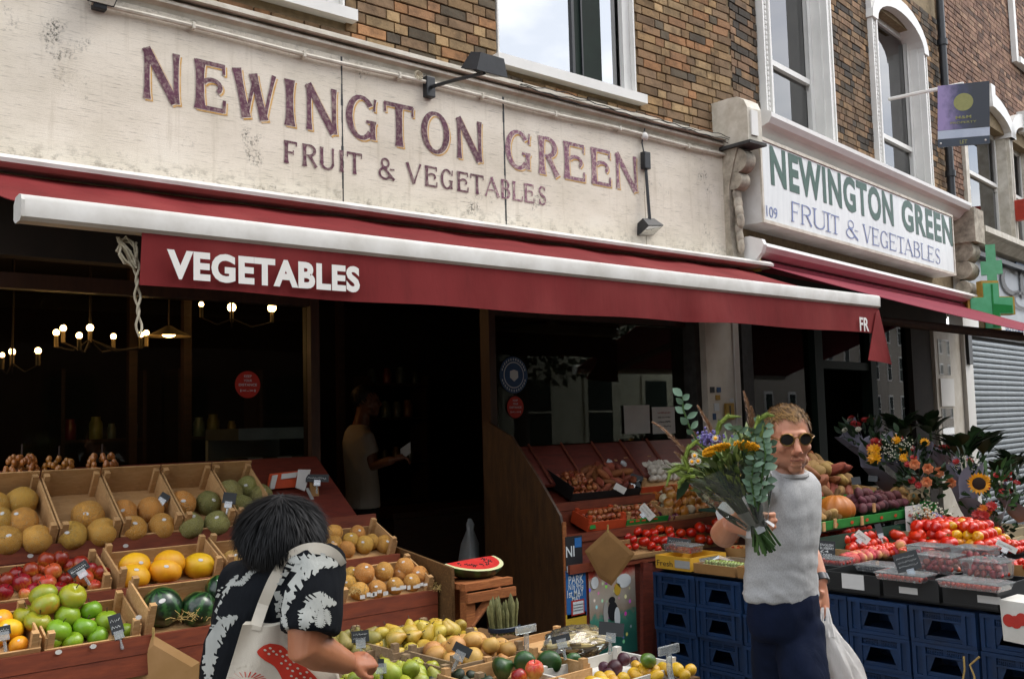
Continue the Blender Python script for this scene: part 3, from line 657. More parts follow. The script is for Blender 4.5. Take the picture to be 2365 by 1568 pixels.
# ---- floodlights on brackets
def flood(label, base, head_c, facing, size):
    t = thing('sign_floodlight', label, 'lamp', base, 'black floodlights on the signboard')
    b = Vector(base); h = Vector(head_c); MB().bbox(b+Vector((-.035, -.03, -.07)), b+Vector((.035, .02, .07)), .006).build('bracket', 'black_metal', t, False)
    MB().tube([b, b.lerp(h, .5)+Vector((0, 0, .004)), h], .013, 8).build('arm', 'black_metal', t)
    f = Vector(facing).normalized(); s_ = Vector((1, 0, 0)); v = f.cross(s_).normalized(); s_ = v.cross(f).normalized(); w_, hh, dd = size
    mb = MB(); n = [(-w_, -hh, .0), (w_, -hh, .0), (w_, hh, 0), (-w_, hh, 0)]; bk = [(-w_*.75, -hh*.6, -dd), (w_*.75, -hh*.6, -dd), (w_*.75, hh*.6, -dd), (-w_*.75, hh*.6, -dd)]
    mb.add([h+s_*a+v*b_+f*c for a, b_, c in n+bk], [(0,1,2,3), (7,6,5,4), (0,4,5,1), (1,5,6,2), (2,6,7,3), (3,7,4,0)]); mb.build('housing', 'black_metal', t, False)
    mb = MB(); mb.add([h+s_*a*.9+v*b_*.86+f*.003 for a, b_, c in n], [(0,1,2,3)]); mb.build('lamp_glass', 'upper_glass', t, False)
    return t
lb = PY(990, 203, SY-.02)
d_ = ray(1130, 172); k_ = (lb.x+.06)/d_.x; hd = CAM + d_*k_
flood('black floodlight on a long arm reaching out above the lettering', lb, (lb.x+.02, hd.y, hd.z), (0, .35, -1), (.125, .085, .11))
# hanging flood: vertical arm down the board
b2 = PY(1490, 372, SY-.03); h2_ = PY(1512, 545, SY-.10)
t = flood('black floodlight hanging on a vertical rod right of the lettering', b2, (b2.x, SY-.06, h2_.z+.05), (.15, -.55, -1), (.10, .07, .09))
MB().tube([(b2.x, SY-.03, b2.z+.02), (b2.x-.02, SY-.02, b2.z+.15), (b2.x+.01, SY-.03, b2.z+.27)], .006, 6).build('flex', 'black_metal', t)
MB().ell((b2.x, SY-.035, 3.97), (.035, .025, .035)).build('junction_box', 'off_white_metal', t)
p = PY(234, 15, SY-.06); flood('black floodlight cut by the top edge above the left of the board', (p.x, SY-.02, p.z+.06), (p.x, SY-.12, p.z+.05), (0, -.5, -1), (.07, .08, .1))
p = PY(965, 176, SY-.03); mb = MB()
for a in range(9): mb.tube([p+Vector((math.cos(a)*.0, 0, 0)), p+Vector((.028*math.cos(a*.7), -.02, .028*math.sin(a*.7)))], .004, 4)
mb.tube([p+Vector((.03*math.cos(i*.5), -.01, .03*math.sin(i*.5))) for i in range(14)], .005, 5); mb.build('cable_loop', 'old_cable', cdt)

# ---------------------------------------------------------------- first awning
BY, BZ = 4.06, 2.615; AX0 = PZ(50, 450, BZ).x; AX1 = PZ(2022, 682, BZ).x
aw = thing('awning', 'wide maroon awning with white front bar over the first shop', 'awning', (4, 4.6, 2.4))
moulding(aw, (Vector((0, 5.32, 0)), EX, NY), [(0, 3.0), (.05, 2.985), (.16, 2.985), (.21, 3.0), (.215, 3.02), (.18, 3.045), (.06, 3.06), (0, 3.062)], -.4, 7.42, 'hood', 'off_white_metal')
MB().tube([(AX0, 5.235, 2.925), (AX1+.02, 5.235, 2.925)], .045, 12).build('roller', 'awning_red', aw)
def canopy(u, v):
    x = AX0+.015+(AX1-AX0-.03)*u; y = 5.20+(BY+.05-5.20)*v; z = 2.955+(BZ-.02-2.955)*v
    z += -.035*math.sin(math.pi*v)*(.8+.2*math.sin(u*9)) + .006*math.sin(u*61+v*4)*(1-v) + .004*math.sin(u*23)
    return Vector((x, y, z))
MB().grid(canopy, 70, 12, (0, 0, -.004)).build('canopy', 'awning_red', aw)
bp = [(.05, -.106), (-.012, -.104), (-.028, -.09), (-.032, -.026), (-.024, -.007), (.0, .0), (.05, -.005), (.075, -.03), (.075, -.09)]
m = MB(); n_ = len(bp); xs = [AX0, AX1]
m.add([Vector((x, BY+a, BZ+b)) for x in xs for a, b in bp], [(i, (i+1) % n_, n_+(i+1) % n_, n_+i) for i in range(n_)]); m.build('front_bar', 'off_white_metal', aw)
for x in (AX0-.012, AX1): MB().add([Vector((x, BY+a*1.03, BZ+b*1.01)) for a, b in bp]+[Vector((x+.012, BY+a*1.03, BZ+b*1.01)) for a, b in bp], [tuple(range(n_)), tuple(range(n_, 2*n_))]+[(i, (i+1) % n_, n_+(i+1) % n_, n_+i) for i in range(n_)]).build('end_cap', 'off_white_metal', aw, False)
VX0 = PY(330, 560, BY-.02).x; VX1 = AX1-.005; VZ1 = BZ-.102; VH = .215
def val(u, v):
    x = VX0+(VX1-VX0)*u; drop = VH*(1+.05*math.sin(u*5+.5)) * v
    y = BY-.012 + (.010*math.sin(u*17)+.007*math.sin(u*43+1)+.016*math.exp(-((u-.60)/.02)**2)-.012*math.exp(-((u-.66)/.015)**2)) * v**1.3 - .012*v
    return Vector((x-.012*v*(1-u), y, VZ1-drop + .004*math.sin(u*29)*v))
MB().grid(val, 110, 8, (0, .004, 0)).build('valance', 'awning_red', aw)
O_ = Vector((0, BY-.040, 0)); vx0, vx1 = PY(385, 610, BY-.04).x, PY(830, 640, BY-.04).x
zt = PY(610, 628, BY-.04).z
font_text(aw, 'VEGETABLES', O_, EX, UP, NY, vx0, vx1, zt-.062, zt+.062, 'lettering_white', .045, space=1.08)
fx = PY(1985, 750, BY-.04).x; font_text(aw, 'FR', O_, EX, UP, NY, fx, fx+.13, PY(1990, 748, BY-.04).z-.055, PY(1990, 748, BY-.04).z+.05, 'lettering_white', .022)
tq = [PY(2024, 722, BY-.03), PY(2006, 832, BY-.09), PY(2060, 842, BY-.05), PY(2030, 715, BY)]
def flap(u, v):
    a = tq[0].lerp(tq[1], v); b = tq[3].lerp(tq[2], v); return a.lerp(b, u)+Vector((0, -.02*math.sin(math.pi*u)*v, 0))
MB().grid(flap, 8, 10, (0, .006, 0)).build('folded_flap', 'awning_red', aw)
for ax in (1.6, 6.6):      # folding arms below the canopy
    kx = ax+(.9 if ax < 4 else -.9)
    MB().tube([(ax, 5.2, 2.86), (kx, 4.65, 2.72)], .025, 8).tube([(kx, 4.65, 2.72), (ax+(.2 if ax < 4 else -.2), 4.14, 2.55)], .022, 8).build('folding_arm', 'off_white_metal', aw)
# knotted white cord hanging under the bar
kp = PY(312, 560, BY+.05); cord = MB(); rd = random.Random(2)
def crd(pts, r=.0055): cord.tube(pts, r, 6)
end = PY(322, 778, BY+.05)
for k in range(2):
    crd([kp.lerp(end, i/22)+Vector((.008*math.sin(i*.9+k*3.1)+(.004 if k else -.004), .006*math.cos(i*.9+k*3.1), 0)) for i in range(23)], .0052)
for k in range(6):
    a = rd.uniform(0, 3); pts = []
    for i in range(12):
        g = i/11*math.pi*2; pts.append(kp+Vector((-.03+.045*math.cos(g+a)*(.6+.5*rd.random()), .012*math.sin(g*2+k), -.045+.065*math.sin(g)*(.7+.3*rd.random()))))
    crd(pts, .0045)
cord.build('knotted_cord', 'old_cable', None, label='pale knotted cord hanging from the left end of the first awning bar', cat='cord')

# ================================================================== shopfront and the dark inside
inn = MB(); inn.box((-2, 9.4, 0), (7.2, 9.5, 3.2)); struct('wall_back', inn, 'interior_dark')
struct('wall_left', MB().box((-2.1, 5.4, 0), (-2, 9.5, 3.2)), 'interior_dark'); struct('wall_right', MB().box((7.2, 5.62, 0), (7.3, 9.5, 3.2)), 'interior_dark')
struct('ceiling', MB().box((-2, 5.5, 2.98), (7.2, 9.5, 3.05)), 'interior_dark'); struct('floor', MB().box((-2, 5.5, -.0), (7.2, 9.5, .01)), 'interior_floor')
sf = thing('shopfront', 'dark brown timber shopfront of the first greengrocer, open in the middle', 'shopfront', (3.5, 5.5, 0))
dx0 = PY(728, 1000, 5.45).x; dx1 = PY(1130, 900, 5.45).x; wx1 = pxa-.075
for x, ww in ((dx0-.03, .06), (dx1, .06), (dx1+.10, .0)):
    if ww: MB().box((x, 5.44, 0), (x+ww, 5.54, 2.985)).build('post', 'shop_frame', sf, False)
MB().box((-2, 5.45, 2.44), (dx0-.033, 5.53, 2.52)).build('transom', 'shop_frame', sf, False); MB().box((dx1+.063, 5.45, 2.46), (wx1, 5.53, 2.54)).build('transom', 'shop_frame', sf, False)
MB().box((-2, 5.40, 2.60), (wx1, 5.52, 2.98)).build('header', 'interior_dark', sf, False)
for a, b, z0 in ((-2, dx0-.033, 1.36), (dx1+.063, wx1, 1.40)):
    MB().box((a, 5.484, z0+.06), (b, 5.490, 2.45)).build('window_pane', 'shop_glass', sf, False)
    MB().box((a, 5.45, z0), (b, 5.53, z0+.055)).build('bottom_rail', 'shop_frame', sf, False)
    MB().box((a, 5.47, 0), (b, 5.52, z0-.003)).build('stall_riser', 'interior_dark', sf, False)
# round notices on the glass
def notice(x, y, rpx, mat, texts, label, Y=5.478, inner=None, tmat='print_pale'):
    p = PY(x, y, Y); q = PY(x, y-rpx, Y); r_ = (q-p).length
    t = thing('round_notice', label, 'notice', p)
    pts = [(math.cos(i/40*2*math.pi)*r_, math.sin(i/40*2*math.pi)*r_) for i in range(40)]
    MB().prism(pts, p, EX, UP, NY, .002).build('disc', mat, t, False)
    if inner:
        MB().prism([(a*.72, b*.72) for a, b in pts], p+NY*.0025, EX, UP, NY, .001).build('ring', 'print_pale', t, False); MB().prism([(a*.67, b*.67) for a, b in pts], p+NY*.004, EX, UP, NY, .001).build('inner_disc', mat, t, False)
        MB().prism([(-.4*r_*.7, .3*r_*.7), (0, .42*r_*.7), (.4*r_*.7, .3*r_*.7), (.42*r_*.7, -.2*r_*.7), (0, -.5*r_*.7), (-.42*r_*.7, -.2*r_*.7)], p+NY*.0055, EX, UP, NY, .001).build('mask_symbol', 'print_pale', t, False)
        n = 26
        for i in range(n):
            a = R(150-120*i/n*1.0) if i < n/2 else R(210+120*(i-n/2)/(n/2)); a = R(160-140*(i/(n/2-1))) if i < n/2 else R(200+140*((i-n/2)/(n/2-1)))
            cx, cy = math.cos(a)*r_*.86, math.sin(a)*r_*.86; MB().box((p.x+cx-.004, p.y-.0035, p.z+cy-.008), (p.x+cx+.004, p.y-.0025, p.z+cy+.008)).build('ring_letter', 'print_pale', t, False)
    for i, (tx, sy, wd) in enumerate(texts):
        font_text(t, tx, p, EX, UP, NY, -wd*r_, wd*r_, (sy-.09)*r_, (sy+.09)*r_, tmat, .01, lift=.0035)
    return t
notice(572, 888, 31, 'sticker_red', [('KEEP', .62, .3), ('YOUR', .3, .32), ('DISTANCE', -.02, .72), ('I<->I', -.45, .6)], 'red KEEP YOUR DISTANCE disc on the left shop window')
notice(1190, 940, 25, 'sticker_red', [('KEEP', .62, .3), ('YOUR', .3, .32), ('DISTANCE', -.02, .72), ('I<->I', -.45, .6)], 'red KEEP YOUR DISTANCE disc below the blue disc')
notice(1186, 866, 42, 'sticker_blue', [], 'blue face mask disc with white ring of letters on the glass', inner=True)
for (x0_, y0_, x1_, y1_, lb_, lines) in ((1441, 936, 1502, 1000, 'blank white sheet taped inside the right shop window', 0), (1506, 940, 1560, 1000, 'white printed sheet with red heading taped beside the blank sheet', 4)):
    a = PY(x0_, y0_, 5.47); b = PY(x1_, y1_, 5.47); t = thing('paper_notice', lb_, 'notice', (a.x, 5.47, b.z)); MB().box((a.x, 5.470, b.z), (b.x, 5.473, a.z)).build('sheet', 'paper_white', t, False)
    for i in range(lines):
        zz = a.z-(a.z-b.z)*(.2+.17*i); scribble(t, Vector((0, 5.470, 0)), EX, UP, NY, a.x+.06, b.x-.06, zz-.012, .016, 'sticker_red' if i == 0 else 'lead', i)
# hanging lamps inside
def bulb(par, x, y, Y, r_=8, mat='bulb'):
    p = PY(x, y, Y); r0 = r_*.8*(p-CAM).dot(CF)/FPX
    MB().ell(p, (r0, r0, r0*1.05), 12, 8).build('bulb', mat, par); MB().tube([p-UP*r0*.9, p-UP*(r0+.075)], .014, 8).build('candle_sleeve', 'interior_cream', par)
    return p-UP*(r0+.075)
for lst, Y, lb_ in (([(5, 820, 7), (28, 812, 9), (88, 810, 9)], 7.0, 'lit candle chandelier hanging lowest at the far left inside'), ([(130, 768, 9), (146, 758, 9), (183, 775, 9), (208, 757, 10), (262, 777, 8), (325, 773, 8), (338, 769, 8)], 6.9, 'large lit candle chandelier behind the hanging cord'), ([(465, 703, 7), (535, 710, 12), (628, 711, 12)], 6.7, 'lit candle chandelier high under the maroon valance')):
    c = PY(lst[len(lst)//2][0], lst[len(lst)//2][1]+20, Y); t = thing('chandelier', lb_, 'lamp', c)
    for i, (x, y, r_) in enumerate(lst):
        e = bulb(t, x, y, Y+.15*math.sin(i*2.1), r_); MB().tube([e, e.lerp(c, .5)-UP*.06, c-UP*.02], .006, 6).build('arm', 'interior_dark', t)
    MB().tube([c-UP*.05, (c.x, c.y, 2.98)], .008, 6).build('stem', 'interior_dark', t)
p = PY(390, 776, 6.8); t = thing('pendant_lamp', 'flat lit pendant lamp with a wide pale shade inside', 'lamp', p); MB().lathe([(.02, .07), (.06, .045), (.15, .0), (.148, -.004), (.05, .03), (.01, .05)], 20, p).build('shade', 'interior_cream', t); MB().ell(p+UP*.01, (.045, .045, .02)).build('bulb', 'bulb', t); MB().tube([p+UP*.06, (p.x, p.y, 2.98)], .006, 6).build('flex', 'interior_wood', t)
# brown ceiling boards at the left, posts, shelves with jars, chiller, till counter
for i in range(5): MB().box((-1.8+i*.85, 5.7, 2.90), (-1.8+i*.85+.8, 7.4, 2.93)).build('ceiling_board', 'rust_wood', bpy.data.objects['ceiling'], False) if False else None
for i, (x, ya) in enumerate(((430, 7.2), (785, 7.8), (305, 7.5))):
    p = PY(x, 800, ya); MB().box((p.x-.03, ya-.03, .011), (p.x+.03, ya+.03, 2.975)).build('timber_post', 'interior_wood', None, False, label=('brown timber post under the high chandelier inside', 'brown timber post just inside the doorway', 'thin brown post behind the large chandelier')[i], cat='post')
simple('jar_a', '#5b6a5e', '#42503f', 20, .3, var=.4, hue=.12); simple('jar_b', '#7c5a2a', '#5c3f1c', 20, .3, var=.4, hue=.1); simple('steel', '#8f9698', '#7c8486', 9, .3, metal=.7)
jm = [MB().lathe([(0, 0), (.04, 0), (.042, .01), (.042, .10), (.03, .12), (.03, .14), (0, .14)], 10).mesh('jar', mt) for mt in ('jar_a', 'jar_b')]
for k, (xa, xb, Y, lb_) in enumerate(((150, 330, 8.2, 'dark shelving with rows of jars at the left inside'), (420, 600, 7.9, 'dark shelving with jars behind the red disc'), (860, 985, 8.6, 'dark shelf of bottles deep behind the doorway'))):
    a = PY(xa, 1000, Y).x; b = PY(xb, 1000, Y).x; t = thing('shelving', lb_, 'shelves', (a, Y, .01))
    zs = (.5, .9, 1.25, 1.62) if k < 2 else (.9, 1.3, 1.75, 2.1)
    for z in zs: MB().box((a, Y, z), (b, Y+.3, z+.025)).build('shelf', 'interior_wood', t, False)
    for x in (a-.03, b): MB().box((x, Y, .011), (x+.03, Y+.3, 2.2)).build('upright', 'interior_wood', t, False)
    for z in zs[1:]:
        x = a+.06
        while x < b-.05:
            put('jar', jm[random.randrange(2)], (x, Y+.08, z+.0255), (0, 0, 0), random.uniform(.8, 1.3), None, label='small jar standing on the dark shelves inside the shop', cat='jar', group='jars on the shelves inside'); x += random.uniform(.11, .2)
p = PY(545, 1000, 6.4); q = PY(715, 985, 6.4); t = thing('chiller_cabinet', 'pale steel chiller cabinet seen through the left window', 'fridge', (p.x, 6.5, 0))
MB().box((p.x, 6.4, .011), (q.x, 6.9, 1.32)).build('body', 'steel', t, False); MB().box((p.x, 6.36, 1.62), (q.x, 6.9, 1.70)).build('canopy', 'steel', t, False); MB().box((p.x, 6.86, 1.32), (q.x, 6.9, 1.62)).build('back', 'paper_grey', t, False)
for i in range(5): x = p.x+(q.x-p.x)*(i+.5)/5; MB().bbox((x-.07, 6.45, 1.325), (x+.07, 6.6, 1.5), .02).build('packed_goods', ('jar_a', 'print_pale')[i % 2], t, False)
p = PY(990, 1150, 6.6); t = thing('till_counter', 'dark till counter deep behind the doorway', 'counter', (p.x, 6.8, 0)); MB().bbox((p.x-.4, 6.5, .011), (p.x+.75, 7.1, .98), .01).build('body', 'interior_wood', t, False); MB().bbox((p.x-.43, 6.47, .98), (p.x+.78, 7.13, 1.02), .008).build('top', 'shop_frame', t, False)
# carrier bag and baguette leaning inside
p = PY(1085, 1230, 5.75); mb = MB(); mb.lathe([(.0, .0), (.05, .01), (.075, .1), (.06, .22), (.025, .32), (.03, .36), (.012, .40)], 14, (p.x, 5.75, p.z-.3), fn=lambda g, z: 1+.22*math.sin(g*3+z*9)); glassy('thin_plastic', '#c8cccc', .06, .2, 1.4, haze=.35); mb.build('plastic_bag', 'thin_plastic', None, label='limp clear plastic bag hanging beside the dark wooden side panel', cat='bag')

# ================================================================== SECOND SHOP
s2 = thing('shop_sign', 'white light box sign with bold green NEWINGTON GREEN letters', 'sign', F2(2.5, 3.3, .1))
OUT = .27; a0 = U2s(1758, 413, OUT); a1 = U2s(2203, 560, OUT); zb_, zt_ = P2(1758, 512, OUT).z, P2(1758, 316, OUT).z
O2f = F2(0, 0, OUT)
MB().fbox(O2, U2, UP, N2, (a0, zb_, .0), (a1, zt_, OUT-.012)).build('case', 'off_white_metal', s2, False)
MB().fbox(O2, U2, UP, N2, (a0+.03, zb_+.03, OUT-.012), (a1-.03, zt_-.03, OUT-.004)).build('face', 'sign_face', s2, False)
m = MB()
for (u0_, u1_, z0_, z1_) in ((a0, a1, zt_-.03, zt_), (a0, a1, zb_, zb_+.03)): m = MB().fbox(O2, U2, UP, N2, (u0_, z0_, OUT-.012), (u1_, z1_, OUT+.008)); m.build('frame_rail', 'white_paint_old', s2, False)
for (u0_, u1_) in ((a0, a0+.03), (a1-.03, a1)): MB().fbox(O2, U2, UP, N2, (u0_, zb_+.03, OUT-.012), (u1_, zt_-.03, OUT+.006)).build('frame_side', 'white_paint_old', s2, False)
O2g = F2(0, 0, OUT-.004); q = lambda x, y: (P2(x, y, OUT)-O2).dot(U2)
zl0, zl1 = P2(1782, 428, OUT).z, P2(1782, 336, OUT).z
font_text(s2, 'NEWINGTON', O2g, U2, UP, N2, q(1780, 390), q(2063, 480), zl0, zl1, 'sign_green', .036, space=1.12)
font_text(s2, 'GREEN', O2g, U2, UP, N2, q(2083, 490), q(2199, 530), zl0, zl1, 'sign_green', .036, space=1.12)
font_text(s2, '109', O2g, U2, UP, N2, q(1771, 490), q(1796, 495), P2(1783, 503, OUT).z, P2(1783, 478, OUT).z, 'sign_blue', .0)
za = P2(1840, 514, OUT).z; H2 = P2(1840, 468, OUT).z-za
for ch, xa, xb in (('F', 1830, 1848), ('R', 1853, 1876), ('U', 1881, 1905), ('I', 1909, 1917), ('T', 1920, 1938), ('&', 1953, 1981), ('V', 1993, 2010), ('E', 2014, 2028), ('G', 2032, 2049), ('E', 2053, 2067), ('T', 2070, 2086), ('A', 2086, 2105), ('B', 2108, 2122), ('L', 2125, 2138), ('E', 2140, 2152), ('S', 2156, 2167)):
    add_letter(s2, ch, O2g, U2, UP, N2, q(xa, 520), q(xb, 520), za, H2, 'sign_blue', .023, .010, 1.1, .009, None, .06)
# hood and second awning
hb = .30; ha0 = U2s(1733, 545, .2); ha1 = U2s(2240, 665, .2)
aw2 = thing('awning', 'rose red awning reaching out over the second shop', 'awning', F2(3, 2.4, 1))
moulding(aw2, fr2, [(0, 3.10), (.18, 3.10), (.26, 3.13), (.30, 3.17), (.29, 3.20), (.20, 3.235), (0, 3.245)], ha0+.05, ha1, 'hood', 'white_paint')
moulding(aw2, fr2, [(0, 3.02), (.22, 3.02), (.30, 3.10), (.33, 3.17), (.31, 3.22), (.2, 3.26), (0, 3.26)], ha0-.01, ha0+.05, 'hood_end', 'white_paint')
MB().fbox(O2, U2, UP, N2, (ha0+.10, 2.96, .03), (ha0+.14, 3.09, .22)).build('hood_plate', 'gold_edge', aw2, False)
MB().tube([F2(ha0+.12, 3.035, .14), F2(ha1-.05, 3.035, .14)], .055, 12).build('roller', 'awning_red_two', aw2)
e0 = ha0+.14; e1 = ha1-.1; pE = None
d_ = ray(2365, 764); best = None
for i in range(200):
    o_ = 1.0+i*.01; p = P2(2365, 764, o_)
    if abs((p-O2).dot(U2)-e0) < .02: best = (o_, p.z)
OA, ZA = best if best else (2.0, 2.5)
sl_ = (ZA-3.03)/(OA-.2); OM = 2.35
def can2(u, v): o_ = .2+(OM-.2)*v; return F2(e0+(e1-e0)*u, 3.03+sl_*(o_-.2)-.02*math.sin(math.pi*v), o_)
MB().grid(can2, 20, 10, (0, 0, -.004)).build('canopy', 'awning_red_two', aw2)
MB().tube([F2(e0, 3.03+sl_*(OM-.2), OM), F2(e1, 3.03+sl_*(OM-.2), OM)], .05, 10).build('front_bar', 'off_white_metal', aw2)
MB().tube([F2(e0+.35, 2.93, .1), F2(e0+.42, 2.93+sl_*1.0-.1, 1.1), F2(e0+.45, 3.0+sl_*2.1, 2.25)], .035, 8).build('folding_arm', 'interior_wood', aw2)
# shopfront two
f2 = thing('shopfront', 'dark green and glass shopfront of the second greengrocer', 'shopfront', F2(2.5, 0))
def col2(xa, xb, y, out=.0): return U2s(xa, y, out), U2s(xb, y, out)
MB().fbox(O2, U2, UP, N2, (.0, 2.72, -.15), (CS1-.3, 3.02, .02)).build('header', 'interior_dark', f2, False)
for xa, xb, mt, z0, z1 in ((1716, 1740, 'lead', 0, 2.72), (1884, 1902, 'dark_green_paint', 0, 2.72), (2012, 2024, 'dark_green_paint', 0, 2.72), (2108, 2152, 'interior_dark', 0, 2.72)):
    u0_, u1_ = col2(xa, xb, 850); MB().fbox(O2, U2, UP, N2, (u0_, z0, -.12), (u1_, z1, .0)).build('post', mt, f2, False)
ua, ub = col2(1740, 1884, 850); MB().fbox(O2, U2, UP, N2, (ua+.003, .62, -.07), (ub-.003, 2.70, -.062)).build('window_pane', 'shop_glass', f2, False)
MB().fbox(O2, U2, UP, N2, (ua+.003, 0, -.1), (ub-.003, .61, -.03)).build('stall_riser', 'dark_green_paint', f2, False)
ub2, uc = col2(1902, 2012, 850); MB().fbox(O2, U2, UP, N2, (ub2+.003, 2.16, -.1), (uc-.003, 2.24, -.02)).build('door_transom', 'dark_green_paint', f2, False); MB().fbox(O2, U2, UP, N2, (ub2+.003, 2.245, -.065), (uc-.003, 2.71, -.058)).build('fanlight_pane', 'shop_glass', f2, False)
ud, ue = col2(2024, 2108, 850); MB().fbox(O2, U2, UP, N2, (ud+.003, .3, -.07), (ue-.003, 2.70, -.062)).build('window_pane', 'shop_glass', f2, False)
m = MB(); fbx = lambda a, b: m.fbox(O2, U2, UP, N2, a, b)
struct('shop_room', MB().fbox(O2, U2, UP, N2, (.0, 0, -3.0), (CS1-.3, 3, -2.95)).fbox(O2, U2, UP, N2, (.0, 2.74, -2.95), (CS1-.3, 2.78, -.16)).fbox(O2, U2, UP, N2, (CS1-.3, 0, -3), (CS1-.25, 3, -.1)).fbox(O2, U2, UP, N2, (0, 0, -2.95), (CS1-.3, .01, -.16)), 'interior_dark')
# white side door, downpipe, pilaster
u0_, u1_ = col2(2155, 2215, 850); dr = thing('side_door', 'white painted side door with a small window between shop and chemist', 'door', F2((u0_+u1_)/2, 0))
MB().fbox(O2, U2, UP, N2, (u0_, 0, -.06), (u1_, 2.72, .03)).build('leaf', 'pilaster_paint', dr, False); MB().fbox(O2, U2, UP, N2, (u0_+.1, 1.75, .03), (u1_-.4, 2.1, .05)).build('letter_ledge', 'white_paint', dr, False); MB().fbox(O2, U2, UP, N2, (u0_+.12, .9, .03), (u1_-.45, 1.72, .036)).build('pane', 'sash_glass', dr, False); MB().fbox(O2, U2, UP, N2, (u0_+.12, 2.15, .03), (u1_-.45, 2.6, .036)).build('upper_pane', 'sash_glass', dr, False)
u0_, u1_ = col2(2216, 2240, 850); pp2 = thing('shop_pilaster', 'narrow white pilaster left of the grey roller shutter', 'pilaster', F2((u0_+u1_)/2, 0)); MB().fbox(O2, U2, UP, N2, (u0_, 0, -.1), (u1_-.12, 4.3, .08)).build('shaft', 'white_paint', pp2, False); MB().fbox(O2, U2, UP, N2, (u1_-.117, 0, -.1), (u1_, 4.0, .04)).build('edge', 'white_paint_old', pp2, False); MB().fbox(O2, U2, UP, N2, (u0_+.05, 2.3, .08), (u0_+.2, 2.75, .12)).build('dark_box', 'black_metal', pp2, False)
uu = CS1; c3 = thing('console_bracket', 'mossy stone console at the right end of the light box sign', 'bracket', F2(uu+.2, 3.0, .1))
MB().fbox(O2, U2, UP, N2, (uu+.02, 3.9, -.05), (uu+.42, 4.35, .35)).build('cap', 'stone_old', c3, False)
for z, r_ in ((3.8, .16), (3.55, .13), (3.3, .1)): MB().tube([F2(uu+.06, z, .14), F2(uu+.38, z, .14)], r_, 12).build('scroll', 'stone_old', c3)
# ---------------------------------------------------------------- estate agent board on its pole
p = P2(2223, 262, .9); eb = thing('letting_board', 'purple and navy letting board with yellow disc on a pole', 'sign', p)
tl, tr, bl = PD(2163, 198, p.dot(CF)-CAM.dot(CF)+.12), PD(2283, 186, p.dot(CF)-CAM.dot(CF)-.1), PD(2166, 342, p.dot(CF)-CAM.dot(CF)+.12)
bu = tr-tl; bw = bu.length; bu.normalize(); bh = (tl-bl).length; bn = bu.cross(UP).normalized(); bv = bn.cross(bu)*-1 if bn.cross(bu).z < 0 else bn.cross(bu); O_ = bl
if bn.dot(CAM-p) < 0: bn = -bn
def bmat():
    m = N('board_purple'); v = m.co('Generated'); x = m.sep(v)[0]; k = m.noise(m.co('Generated', 2), 3, 3)
    c = m.ramp(m.math('ADD', x, m.math('MULTIPLY', m.math('SUBTRACT', k, .5), .35)), [(.12, '#8674a0'), (.40, '#26284a'), (.62, '#0b1322')]); m.fin(c, .4)
bmat(); simple('board_navy', '#0f1c2c', '#142436', 5, .4); simple('board_pale', '#aab3c0', '#9aa4b4', 8, .45); simple('board_yellow', '#86854a', '#7a793f', 30, .5)
MB().fbox(O_, bu, bv, bn, (0, bh*.27, 0), (bw, bh, .02)).build('upper_panel', 'board_purple', eb, False); MB().fbox(O_, bu, bv, bn, (0, bh*.13, 0), (bw, bh*.265, .02)).build('pale_band', 'board_pale', eb, False); MB().fbox(O_, bu, bv, bn, (0, 0, 0), (bw, bh*.127, .02)).build('navy_band', 'board_navy', eb, False)
MB().prism([(bw*.5+math.cos(i/24*6.283)*bw*.19, bh*.70+math.sin(i/24*6.283)*bw*.19) for i in range(24)], O_+bn*.0205, bu, bv, bn, .002).build('disc', 'board_yellow', eb, False)
for tx, a, b, z, hh in (('M&M', .35, .65, .43, .05), ('PROPERTY', .25, .75, .355, .035), ('LET', .43, .57, .03, .06)): font_text(eb, tx, O_+bn*.021, bu, bv, bn, bw*a, bw*b, bh*z, bh*(z+hh), 'board_yellow', .01)
for a in (.06, .92): MB().ell(O_+bu*bw*a+bv*bh*.06+bn*.022, (.012,)*3, 8, 5).build('bolt', 'white_paint', eb)
MB().tube([O_+bu*bw*.5+bv*(bh+.01)-bn*.02, O_+bu*bw*.5+bv*(bh+.03)-bn*.02-N2*.85], .022, 6).build('pole', 'white_paint', eb)
# ---------------------------------------------------------------- chemist
ch = thing('chemist_shopfront', 'pale chemist fascia with raised letters beside the console', 'shopfront', F2(9, 0))
s0 = U2s(2242, 600, .05)
simple('chemist_face', '#aeb2b6', '#9fa4a9', 3, .6)
MB().fbox(O2, U2, UP, N2, (s0, 2.72, -.1), (17, 4.0, .0)).build('fascia', 'chemist_face', ch, False)
moulding(ch, fr2, [(0, 3.98), (.1, 4.0), (.22, 4.1), (.3, 4.12), (.3, 4.2), (0, 4.3)], s0-.1, 17, 'cornice', 'white_paint_old'); moulding(ch, fr2, [(0, 3.84), (.12, 3.84), (.12, 3.9), (0, 3.92)], s0+.2, 17, 'cable_tray', 'black_metal')
uq = lambda x, y: U2s(x, y, .03)
font_text(ch, 'Clo', F2(0, 0, .03), U2, UP, N2, uq(2312, 640), uq(2395, 650), P2(2330, 680, .03).z, P2(2330, 612, .03).z, 'dark_letter', .01, 'raised_letters')
font_text(ch, 'Care', F2(0, 0, .03), U2, UP, N2, uq(2338, 690), uq(2440, 690), P2(2350, 712, .03).z, P2(2350, 672, .03).z, 'dark_letter', .01, 'raised_letters')
MB().fbox(O2, U2, UP, N2, (uq(2347, 600), P2(2350, 612, .03).z, .0), (uq(2347, 600)+1.2, P2(2350, 590, .03).z, .03)).build('blue_panel', 'sticker_blue', ch, False)
